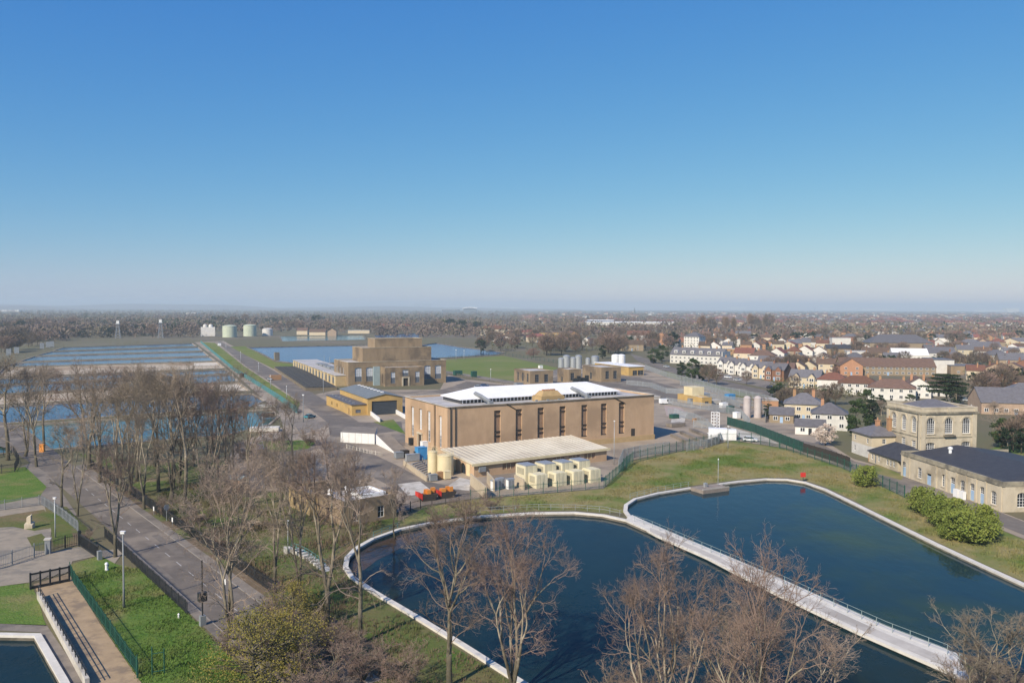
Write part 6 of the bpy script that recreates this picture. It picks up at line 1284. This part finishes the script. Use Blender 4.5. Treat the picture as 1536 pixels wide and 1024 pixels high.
fence('green_fence', PP([(706, 752), (770, 744), (840, 738), (905, 732), (935, 706)]), 2.4, .3, .02, greenmetal, 'green post fence below the cream plant enclosures', 3.4, .12)
fence('green_fence', PP([(600, 772), (640, 760), (706, 752)]), 2.0, .3, .02, darkmetal, 'dark post fence below the skips', 3.0, .12)
fence('screen_fence', PP([(1091, 637), (1130, 648), (1180, 668), (1205, 678)]), 2.8, .2, .1, greenscreen, 'solid green screen fence beside the villa gardens', 3.0, .16, greenmetal, None, (.2,), True)
fence('timber_fence', PP([(1205, 678), (1245, 690), (1275, 701)]), 2.6, .2, .1, timberdark, 'dark timber fence between the blossom tree and the lane', 2.6, .18, timberdark, None, (.2,), True)
fence('steel_fence', PP([(968, 554), (1000, 566), (1050, 579), (1080, 588), (1120, 596), (1160, 606)]), 3.2, .42, .2, steel, 'long galvanised palisade fence beside the public road', 6, .15)
fence('steel_fence', PP([(1000, 606), (1035, 612), (1070, 616), (1110, 624), (1125, 640)]), 2.8, .4, .18, steel, 'galvanised palisade fence in front of the small yellow building', 4, .15)
fence('steel_fence', PP([(1040, 641), (1062, 643), (1080, 660), (1078, 666), (1060, 672), (1030, 677)]), 2.6, .3, .12, steel, 'curved galvanised fence round the sunken concrete channel', 3, .14)
fence('steel_fence', PP([(928, 708), (935, 690), (960, 684), (1005, 678)]), 3.0, .3, .14, steel, 'galvanised cage fence at the corner of the brick hall', 3, .14)
fence('blue_green_fence', PP([(301, 514), (351, 556.5), (381, 575), (419, 600), (446, 620)]), 2.4, .35, .12, teal, 'long blue green fence beside the works road verge', 7, .2)
fence('rail_fence', PP([(672, 560.5), (760, 578), (790, 583)]), 1.2, 2.5, .1, paving, 'low pale post fence at the foot of the playing field', 3, .15)
fence('mesh_fence', PP([(672, 538), (755, 532.5), (850, 547)]), 2.4, 2.0, .08, greenmetal, 'thin dark green fence along the back of the playing field', 8, .2)
fence('bollard_fence', PP([(520, 672), (552, 680), (575, 684)]), 1.0, 1.2, .1, concrete, 'row of short pale posts beside the white walled store', 1.8, .2)
fence('mesh_fence', PP([(110, 496), (180, 500), (290, 502)]), 5, 3, .3, steel, 'pale posts and wires across the bank beyond the filter beds', 22, .4)
for pts, lab in (([(1000, 590), (1040, 592), (1085, 602), (1110, 612)], 'galvanised fence behind the small yellow building'), ([(1085, 602), (1120, 606), (1150, 618), (1148, 634)], 'galvanised fence around the two pale silos'), ([(1020, 578), (1060, 586), (1095, 596)], 'inner galvanised fence along the grass strip'), ([(940, 577), (975, 581), (1000, 590)], 'galvanised fence behind the right end of the hall roof'), ([(1002, 622), (1040, 630), (1062, 640)], 'galvanised fence along the inner yard road')):
    fence('steel_fence', PP(pts), 2.6, .42, .2, steel, lab, 4, .15)
for px, py, w_, d_, h_, m_, lab in ((1060, 598, 4, 2.5, 2.2, steel, 'steel switch cabinet behind the small yellow building'), (1088, 612, 3, 2, 2.0, white, 'white cabinet left of the silos'), (1098, 620, 2.4, 2, 2.6, greenmetal, 'bright green kiosk near the silos'), (1108, 628, 2, 2, 2.2, white, 'white box with dark door before the silos'), (1075, 606, 5, 3, 1.6, concrete, 'low concrete chamber between yellow building and silos'), (1030, 600, 4, 3, 1.5, greymetal, 'grey plant unit before the small yellow building'), (1098, 600, 4, 2.5, 2.4, bluep, 'blue unit behind the silos'), (1018, 640, 6, 3, 1.0, paving, 'low paved block in the hall shadow'), (1050, 632, 5, 1.2, 1.0, brickorange, 'low red brick wall stub beside the lattice tower'), (985, 600, 4, 3, 1.6, concrete, 'concrete plinth beside the white van'), (1014, 628, 3, 2, 1.4, greenmetal, 'green skip by the hall corner'), (812, 553, 2.5, 2, 2, white, 'white cabinet by the playing field path'), (780, 580, 4, 3, 1.8, greymetal, 'grey unit left of the brick blocks')):
    crate(px, py, w_, d_, h_, m_, lab, 'equipment')
# railing of the causeway and pond rims
def railing(name, pts, h, mat, lab, post=2.2, z=0.3, r=.035, mid=True):
    V = [Vector((p[0], p[1], z)) for p in pts]; o0 = V[0].copy(); o0.z = 0; t = thing(name, o0, 0, lab, 'railing'); V = [v - o0 for v in V]; m = MB()
    for a, b in zip(V, V[1:]):
        for k in ((1, .55) if mid else (1,)): m.rod(a + Vector((0, 0, h * k)), b + Vector((0, 0, h * k)), r, 5)
    m.build('rail', mat, t); L = sum((b - a).length for a, b in zip(V, V[1:])); post = max(post, L / 90); c = 0
    for a, b in zip(V, V[1:]):
        l = (b - a).length; s = c
        while s <= l:
            q = a.lerp(b, s / l); MB().rod(q, q + Vector((0, 0, h)), r * 1.25, 6).build('post', mat, t); s += post
        c = s - l
    return t
railing('railing', PP([(952, 782), (972, 788), (1012, 805), (1082, 835), (1160, 868), (1250, 909), (1330, 945), (1420, 980), (1450, 1002)], .3), 1.1, railm, 'long pale green railing along the far edge of the causeway', 2.4, .3, .03)
railing('railing', PP([(720, 770), (800, 764), (865, 765), (905, 768), (932, 774)], .1), 1.1, steel, 'pale railing on the bank above the near pond', 2.4, .1)
railing('railing', PP([(945, 748), (985, 738), (1035, 729)], .1), 1.1, railm, 'thin railing beside the jetty on the far pond', 2.4, .1)
railing('railing', PP([(516, 828), (500, 836), (560, 806), (600, 790)][2:], .1), 1.0, teal, 'short green railing above the curved left end of the near pond', 2.4, .1)
# track wall with railing
wa_, wb__ = P(58, 897).xy, P(131, 1030).xy
tag(MB().obox(wa_, wb__, .45, -.5, .95).build('track_wall', concrete), 'pale concrete wall along the left side of the tan track', 'wall')
railing('railing', [wa_, wb__], .9, darkmetal, 'dark green railing on top of the track wall', 1.9, .95, .05)
# gates
p, q = P(46, 884).xy, P(104, 872).xy; gt_ = thing('swing_gate', (p.x, p.y, 0), math.atan2((q - p).y, (q - p).x), 'black framed four panel gate across the tan track', 'gate'); gl_ = (q - p).length
for k in range(5): x = gl_ * k / 4; MB().box(x - .12, x + .12, -.1, .1, 0, 2.4).build('gate_post', darkmetal, gt_)
for k in range(4):
    x0, x1 = gl_ * k / 4 + .124, gl_ * (k + 1) / 4 - .124; m = MB(); m.box(x0, x1, -.05, .05, .1, .45); m.box(x0, x1, -.05, .05, 2.05, 2.3); m.rod((x0, 0, 1.1), (x1, 0, 1.5), .05, 5)
    for j in range(1, 8): m.rod((x0 + (x1 - x0) * j / 8, 0, .45), (x0 + (x1 - x0) * j / 8, 0, 2.05), .02, 4)
    m.build('gate_panel', darkmetal, gt_)
p, q = P(120, 819).xy, P(148, 838).xy; sg = thing('sliding_gate', (p.x, p.y, 0), math.atan2((q - p).y, (q - p).x), 'black barred sliding gate at the drive entrance', 'gate'); gl_ = (q - p).length
m = MB(); m.box(0, gl_, -.06, .06, .1, .3); m.box(0, gl_, -.06, .06, 1.9, 2.1)
for k in range(int(gl_ / .16)): m.box(k * .16, k * .16 + .06, -.03, .03, .303, 1.897)
m.build('gate_panel', darkmetal, sg); bx('gate_motor', greymetal, sg, gl_ + .1, gl_ + .8, -.3, .3, 0, 1.4); bx('gate_post', darkmetal, sg, -.5, -.05, -.2, .2, 0, 2.6)
p = P(72, 830); t = thing('gate_pillar', (p.x, p.y, 0), .3, 'grey gate pillar on the left of the gravel drive', 'pillar'); bx('shaft', greymetal, t, -.4, .4, -.4, .4, 0, 2.3); bx('cap', concrete, t, -.5, .5, -.5, .5, 2.303, 2.5)
p = P(206, 1017); t = thing('fence_gate', (p.x, p.y, 0), 0, 'half open green gate at the lower end of the track fence', 'gate'); 
m = MB()
for x, y, h in ((0, 0, 2.6), (1.3, .7, 3.2), (2.4, 1.2, 2.8)): m.rod((x, y, 0), (x, y, h), .07, 6)
m.rod((1.3, .7, .4), (2.4, 1.2, .4), .05, 5); m.rod((1.3, .7, 2.4), (2.4, 1.2, 2.4), .05, 5); m.build('gate_frame', greenmetal, t)
# ------------------------------------------------------------------ lamps, posts and signs
def lamp(px, py, top, lab, mat=steel, r=.09, head='box', group='lamp posts', arm=.0):
    p = P(px, py); h = rise(px, py, top); t = thing('lamp_post', (p.x, p.y, 0), 0, lab, 'lamp post', group)
    MB().tube([Vector((0, 0, 0)), Vector((0, 0, h * .3)), Vector((0, 0, h))], [r * 1.5, r, r * .7], 8).build('pole', mat, t, smooth=True)
    hd = MB(); s = r * 2.2
    if head == 'box': hd.box(-s, s, -s * .7, s * .7, h, h + s * 1.1); hd.box(-s * 1.25, s * 1.25, -s * .9, s * .9, h + s * 1.103, h + s * 1.3)
    else: hd.lathe(0, 0, [(s * .3, h), (s, h + .12), (s * .9, h + .3), (.03, h + .42)], 10)
    hd.build('lamp_head', white, t)
    return t
lamp(186, 911, 800, 'tall grey lamp post standing on the green lawn', greymetal, .12); lamp(83, 806, 748, 'lamp post on the lawn behind the gravel drive', steel, .1); lamp(432, 831, 782, 'thin lamp post at the top of the curved white steps', steel, .07); lamp(394, 672, 626, 'pale lamp post with white head before the teal filter bed', steel, .1)
lamp(455, 633, 593, 'tall grey post at the end of the blue green fence', greymetal, .13); lamp(1077, 731, 690, 'thin pole rising beside the jetty', steel, .06, 'cap'); lamp(921, 697, 632, 'tall thin post in front of the hall at its right end', steel, .08); lamp(684, 541, 525, 'left lamp post behind the playing field', steel, .15); lamp(696, 539, 526, 'second lamp post behind the playing field', steel, .15); lamp(736, 572, 554, 'lamp post at the foot of the playing field', steel, .12); lamp(1092, 672, 640, 'lamp post beside the white container', steel, .1); lamp(1062, 667, 650, 'lamp post inside the curved fence', steel, .1); lamp(485, 590, 557, 'thin red banded post beside the louvred tank', steel, .1)
for i, (px, py, tp) in enumerate(((339, 528, 514), (361, 543, 528), (388, 560, 545), (406, 582, 564), (430, 597, 580))): lamp(px, py, tp, f'{["farthest", "second farthest", "middle", "second nearest", "nearest"][i]} slim lamp post along the works road', steel, .12, 'cap', 'works road lamp posts')
p = P(304, 938); h = rise(304, 938, 840); t = thing('camera_column', (p.x, p.y, 0), RAD(40), 'black column with a box half way up beside the road fence', 'post'); MB().rod((0, 0, 0), (0, 0, h), .09, 8).build('pole', darkmetal, t); bx('box', darkmetal, t, -.5, .5, -.35, .35, h * .38, h * .38 + 1.1); bx('base', greymetal, t, -.35, .35, -.3, .3, 0, 1.3)
p = P(250, 781); t = thing('road_sign', (p.x, p.y, 0), RAD(50), 'round road sign seen from its grey back by the far fence', 'sign'); MB().rod((0, 0, 0), (0, 0, 2.9), .05, 6).build('pole', steel, t); q = MB(); q.lathe(0, 0, [(.55, 0), (.55, .04)], 20); q.v = [(a, b_ * 0 + c - .08, b_ + 2.6) for a, b_, c in [(x, y, z) for x, y, z in q.v]]; q.build('sign_plate', steel, t)
for i, (px, py, lab) in enumerate(((231, 773, 'left white notice plate on the far road fence'), (259, 790, 'right white notice plate on the far road fence'), (338, 886, 'small white notice on the far fence beyond the black column'))):
    p = P(px, py); t = thing('notice', (p.x, p.y, 0), RAD(-45), lab, 'sign', 'white notices'); bx('plate', white, t, -.25, .25, -.06, -.03, .95, 1.75); bx('stake', greymetal, t, -.03, .03, -.028, .03, 0, 1.8)
p = P(160, 855); t = thing('valve_post', (p.x, p.y, 0), .5, 'small white hydrant post on the green lawn', 'hydrant'); MB().lathe(0, 0, [(.3, 0), (.22, .3), (.2, .9), (.28, .95), (.22, 1.15), (.03, 1.25)], 12).build('body', white, t); MB().lathe(.25, 0, [(.1, .6), (.1, .85)], 8).build('nozzle', greymetal, t)
p = P(44, 792); t = thing('stone_pier', (p.x, p.y, 0), .3, 'broken pale stone pier on the forecourt lawn', 'pier'); m = MB(); m.prism([(-.7, -.5), (.6, -.6), (.8, .5), (-.5, .6)], 0, [.9, .7, 1.1, 1.2]); m.prism([(-.4, -.2), (.3, -.3), (.4, .4), (-.3, .4)], .7, [2.0, 2.3, 2.5, 2.1]); m.build('blocks', stone, t)
p = P(268, 927); tag(MB().lathe(0, 0, [(.12, 0), (.1, .5), (.16, .55), (.02, .7)], 8).build('marker_post', white, None, loc=(p.x, p.y, 0)), 'tiny white marker on the green lawn', 'marker')
p = P(1204.5, 722); t = thing('lifebuoy_box', (p.x, p.y, .1), RAD(10), 'red lifebuoy housing on the rim of the far pond', 'lifebuoy'); bx('post', darkmetal, t, -.06, .06, -.03, .03, 0, 1.0); bx('housing', redp, t, -.55, .55, -.2, .2, 1.0, 2.0)
# jetty
a, b = P(1041, 735).xy, P(1080, 730).xy; d = (b - a).normalized(); n = Vector((d.y, -d.x)); jt = thing('jetty', (a.x, a.y, 0), math.atan2(d.y, d.x), 'stone jetty jutting into the far pond', 'jetty'); jl = (b - a).length
bx('deck', M('jetty_stone', (.30, .25, .21), (.22, .185, .155), .7), jt, 0, jl, -3.0, 1.2, -1, .5); bx('kerb', concrete, jt, 0, jl, -3.0, -2.6, .503, .7); bx('winch', steel, jt, jl * .35, jl * .35 + .7, -.6, 0, .503, 1.4)
# steps from lawn down to the pond
sp_ = [P(428, 829), P(440, 828), P(452, 832), P(464, 838), P(476, 846), P(486, 853), P(492, 856)]
t = thing('steps', (sp_[0].x, sp_[0].y, 0), 0, 'curved flight of white stone steps leading down to the near pond', 'steps')
for k in range(14):
    f = k / 13 * 5.99; i = int(f); a = sp_[i].lerp(sp_[i + 1], f - i) - sp_[0]; b = sp_[i + 1] - sp_[i]; n = Vector((-b.y, b.x, 0)).normalized() * .75; b = b.normalized() * .24; z = .12 + (13 - k) * .06
    MB().prism([(a - b - n).xy, (a + b - n).xy, (a + b + n).xy, (a - b + n).xy], -.1, z).build('step', limew, t)
railing('railing', [(p.x, p.y - 1.3) for p in sp_[1:]], 1.0, teal, 'green handrail following the curved white steps', 1.4, 1.0)
# container stack and channel
p = P(1083, 660); t = thing('container', (p.x, p.y, 0), RAD(-12), 'white shipping container pair beside the curved fence', 'container'); bx('body', stripes('container_white', (.75, .76, .77), (.68, .69, .70), .5, 0, .06), t, -4, 1.5, 0, 3, .1, 3.4); bx('body', white, t, 1.6, 4.2, 0, 2.6, .1, 3.2)
p = P(1073, 641); t = thing('lattice_tower', (p.x, p.y, 0), .2, 'white lattice access tower behind the white container', 'tower'); m = MB(); h = rise(1073, 641, 618)
for a, b in ((-1, -1), (1, -1), (1, 1), (-1, 1)): m.rod((a, b, 0), (a, b, h), .12, 5)
for k in range(6):
    z = h * k / 5; m.rod((-1, -1, z), (1, -1, z), .08, 4); m.rod((-1, 1, z), (1, 1, z), .08, 4); m.rod((-1, -1, z), (-1, 1, z), .08, 4); m.rod((1, -1, z), (1, 1, z), .08, 4)
    if k < 5: m.rod((-1, -1, z), (1, -1, z + h / 5), .06, 4)
m.build('frame', white, t)
for (qa, qb, lab) in (((1008, 654), (1052, 674), 'left concrete wall of the sloping channel'), ((1022, 650), (1062, 668), 'middle concrete wall of the sloping channel'), ((1036, 646), (1078, 662), 'right concrete wall of the sloping channel')): tag(MB().obox(P(*qa).xy, P(*qb).xy, 1.2, -.1, .9).build('channel_wall', paving), lab, 'wall', 'channel walls')
sheet('path', PP([(1012, 612), (1030, 620), (1025, 640), (1006, 634)]), .06, concrete)
sheet('path', PP([(996, 608), (1020, 611), (1030, 618), (1000, 624)]), .058, M('pink_gravel', (.42, .34, .30), (.34, .27, .24), .6))
# ------------------------------------------------------------------ vehicles
def car(px, py, rot, mat, lab, L=4.3, W=1.8, h=1.5, van=False, group='parked and passing cars', loc=None):
    p = loc or P(px, py); t = thing('van' if van else 'car', (p.x, p.y, .06), RAD(rot), lab, 'van' if van else 'car', group); hw_ = W / 2
    pr = [(-L / 2, .35), (L / 2, .35), (L / 2, .75), (L / 2 - .15, .85), (L / 2 - 1.1, .95), (-L / 2 + .1, .98), (-L / 2, .8)] if not van else [(-L / 2, .4), (L / 2, .4), (L / 2, .9), (L / 2 - .8, 1.1), (L / 2 - 1.4, h + .2), (-L / 2, h + .3)]
    m = MB(); m.face([(x, -hw_, z) for x, z in pr]); m.face([(x, hw_, z) for x, z in pr][::-1])
    for k in range(len(pr)):
        a, b = pr[k], pr[(k + 1) % len(pr)]; m.face([(a[0], -hw_, a[1]), (a[0], hw_, a[1]), (b[0], hw_, b[1]), (b[0], -hw_, b[1])])
    if not van:
        q = hw_ - .22; m.box(-L / 2 + .9, L / 2 - 1.9, -q, q, h - .06, h)
        m.build('body', mat, t); g = MB(); a = hw_ - .08
        lo = [(-L / 2 + .2, -a, .96), (L / 2 - 1.1, -a, .955), (L / 2 - 1.1, a, .955), (-L / 2 + .2, a, .96)]; hi = [(-L / 2 + .85, -q, h - .06), (L / 2 - 1.9, -q, h - .06), (L / 2 - 1.9, q, h - .06), (-L / 2 + .85, q, h - .06)]
        for k in range(4): l = (k + 1) % 4; g.face([lo[k], lo[l], hi[l], hi[k]])
        g.build('windows', glass, t)
    else:
        m.build('body', mat, t); g = MB(); g.face([(L / 2 - .79, -hw_ + .1, 1.13), (L / 2 - .79, hw_ - .1, 1.13), (L / 2 - 1.36, hw_ - .1, h + .14), (L / 2 - 1.36, -hw_ + .1, h + .14)]); g.box(L / 2 - 2.3, L / 2 - 1.45, -hw_ - .01, hw_ + .01, 1.15, h + .05); g.build('windows', glass, t)
    for x in (-L / 2 + .8, L / 2 - .8):
        for s in (-1, 1):
            w = MB(); w.lathe(0, 0, [(.32, -.1), (.32, .1)], 14); w.v = [(a + x, s * (hw_ - .1) + c, b + .32) for a, b, c in w.v]; w.build('wheel', tyre, t)
    for s in (-.6, .6): bx('headlight', white, t, L / 2 - .02, L / 2 + .02, s - .2, s + .2, .6, .74)
    return t
silver = M('silver_paint', (.55, .57, .58), (.5, .52, .53), 1, rough=.3, metal=.3); blackp = M('black_car_paint', (.02, .02, .025), None, 1, rough=.25); carw = M('white_car_paint', (.78, .79, .8), (.74, .75, .76), 1, rough=.3); carb = M('blue_car_paint', (.04, .09, .22), None, 1, rough=.3)
car(404.5, 570, 117, silver, 'silver car driving up the long works road'); car(998, 606, 20, carw, 'white van parked behind the brick hall', 5.0, 2, 2.0, True); car(1125, 662, -20, carw, 'white car parked behind the green post fence'); car(718, 582, 20, silver, 'silver car parked behind the hall roof'); car(727, 580, 20, carb, 'blue car beside the silver one behind the hall roof')
car(1079, 562, -60, carw, 'white car at the left end of the terrace forecourt'); car(1092, 567, -60, carw, 'white car second on the terrace forecourt'); car(1106, 571, -60, silver, 'silver car third on the terrace forecourt'); car(1156, 583, -60, blackp, 'black car at the right end of the terrace'); car(980, 544, -50, blackp, 'black car on the public road at the bend'); car(1000, 551, -50, silver, 'silver car on the public road before the roadside clump'); car(329, 519, 117, carw, 'white truck at the far end of the works road', 7, 2.4, 2.6, True)
car(465, 627, 60, M('teal_car', (.05, .22, .26), None, 1, rough=.35), 'teal pickup at the end of the blue green fence'); car(1440, 598, -20, blackp, 'dark car parked under the cedar'); car(1452, 602, -20, silver, 'silver car parked right of the cedar trunk')
for i, (px, py) in enumerate(((600, 577), (674, 556))): pass
crate(688, 563, 5, 2.4, 2.6, greenmetal, 'dark green container beside the pump house', 'container'); crate(712, 566, 3, 2, 3.4, greenmetal, 'green kiosk at the playing field corner', 'kiosk'); crate(396, 648, 9, 4, 1.2, limew, 'white boat shaped raft moored in the teal filter bed', 'raft', rot=10)
crate(404, 626, 4, 3, 1.3, timberdark, 'dark inlet hut on the edge of the teal bed', 'hut'); crate(400, 612, 8, 2, 1.2, concrete, 'pale concrete inlet box between deep blue and teal beds', 'inlet'); crate(366, 566, 3, 3, 2.2, darkmetal, 'dark cabinet beside the blue green fence', 'cabinet'); crate(416, 541, 3.4, 3, 6, concdark, 'small dark pier tower in the blue reservoir', 'tower'); crate(414, 570, 6, 2, 2.6, brickorange, 'pinkish skip load beside the works road', 'skip')
crate(390, 683, 4, 2, 1.6, carb, 'dark blue trailer carrying two white bags', 'trailer'); crate(388, 683, 1, 1, 2.8, white, 'left white bag on the dark blue trailer', 'bag'); crate(393, 682, 1, 1, 2.6, white, 'right white bag on the dark blue trailer', 'bag'); crate(1040, 606, 3, 2, 2.2, greymetal, 'grey cabinet inside the palisade fence', 'cabinet')
for i, (px, py) in enumerate(((13, 533), (25, 530), (63, 523), (72, 521), (78, 520))): crate(px, py, 3.5, 3, 5, steel, f'{nth(i, "pale inlet hut")} on the left bank of the filter beds', 'hut', 'filter bed inlet huts')
# ------------------------------------------------------------------ light, sky, air
SUN_EL, SUN_AZ = RAD(36), Vector((-.58, -.814))
w = bpy.data.worlds.new('World'); SC.world = w; w.use_nodes = True; N = w.node_tree.nodes; Lk = w.node_tree.links; bg = N['Background']
sk = N.new('ShaderNodeTexSky'); sk.sky_type = 'NISHITA'; sk.sun_disc = False; sk.sun_elevation = SUN_EL; sk.sun_rotation = math.atan2(SUN_AZ.x, SUN_AZ.y); sk.altitude = 40; sk.air_density = 1.0; sk.dust_density = .25; sk.ozone_density = 4.5
sp3 = N.new('ShaderNodeSeparateColor'); cb3 = N.new('ShaderNodeCombineColor'); Lk.new(sk.outputs[0], sp3.inputs[0])
for ci, (c0, g_, k_) in enumerate(((.84 * .1443, 1.345, 0.6912 / .1443), (.98 * .1443, .82, 0.5606 / .1443), (1.16 * .1443, .28, 0.6211 / .1443))):   # clear-air grading of the sky's colour
    q1 = N.new('ShaderNodeMath'); q1.operation = 'MULTIPLY'; q1.inputs[1].default_value = c0; q2 = N.new('ShaderNodeMath'); q2.operation = 'POWER'; q2.inputs[1].default_value = g_; q3 = N.new('ShaderNodeMath'); q3.operation = 'MULTIPLY'; q3.inputs[1].default_value = k_
    Lk.new(sp3.outputs[ci], q1.inputs[0]); Lk.new(q1.outputs[0], q2.inputs[0]); Lk.new(q2.outputs[0], q3.inputs[0]); Lk.new(q3.outputs[0], cb3.inputs[ci])
Lk.new(cb3.outputs[0], bg.inputs[0]); bg.inputs[1].default_value = .13
sd = bpy.data.lights.new('sun', 'SUN'); sd.energy = 5.0; sd.angle = RAD(.53); sd.color = (1, .885, .735); so = bpy.data.objects.new('sun', sd); COL.objects.link(so)
to = Vector((SUN_AZ.x * math.cos(SUN_EL), SUN_AZ.y * math.cos(SUN_EL), math.sin(SUN_EL))); so.rotation_euler = to.to_track_quat('Z', 'Y').to_euler(); so.location = to * 300
hz = MB().box(-16500, 16500, -900, 15500, -4, 132).build('haze', []); tag(hz, None, None, None, 'stuff')
hm = bpy.data.materials.new('haze'); hm.use_nodes = True; hn = hm.node_tree.nodes; hn.remove(hn['Principled BSDF']); pv = hn.new('ShaderNodeVolumePrincipled'); pv.inputs['Color'].default_value = (.78, .93, 1, 1); pv.inputs['Density'].default_value = 1.4e-4; hm.node_tree.links.new(pv.outputs[0], hn['Material Output'].inputs['Volume'])
hz.data.materials.append(hm)
SC.render.engine = 'CYCLES'; SC.view_settings.view_transform = 'Standard'; SC.view_settings.look = 'None'; SC.view_settings.exposure = .26; SC.view_settings.gamma = 1
SC.cycles.max_bounces = 5; SC.cycles.diffuse_bounces = 2; SC.cycles.glossy_bounces = 2; SC.cycles.volume_bounces = 0; SC.cycles.transparent_max_bounces = 6
SC.cycles.use_adaptive_sampling = True; SC.cycles.adaptive_threshold = .015
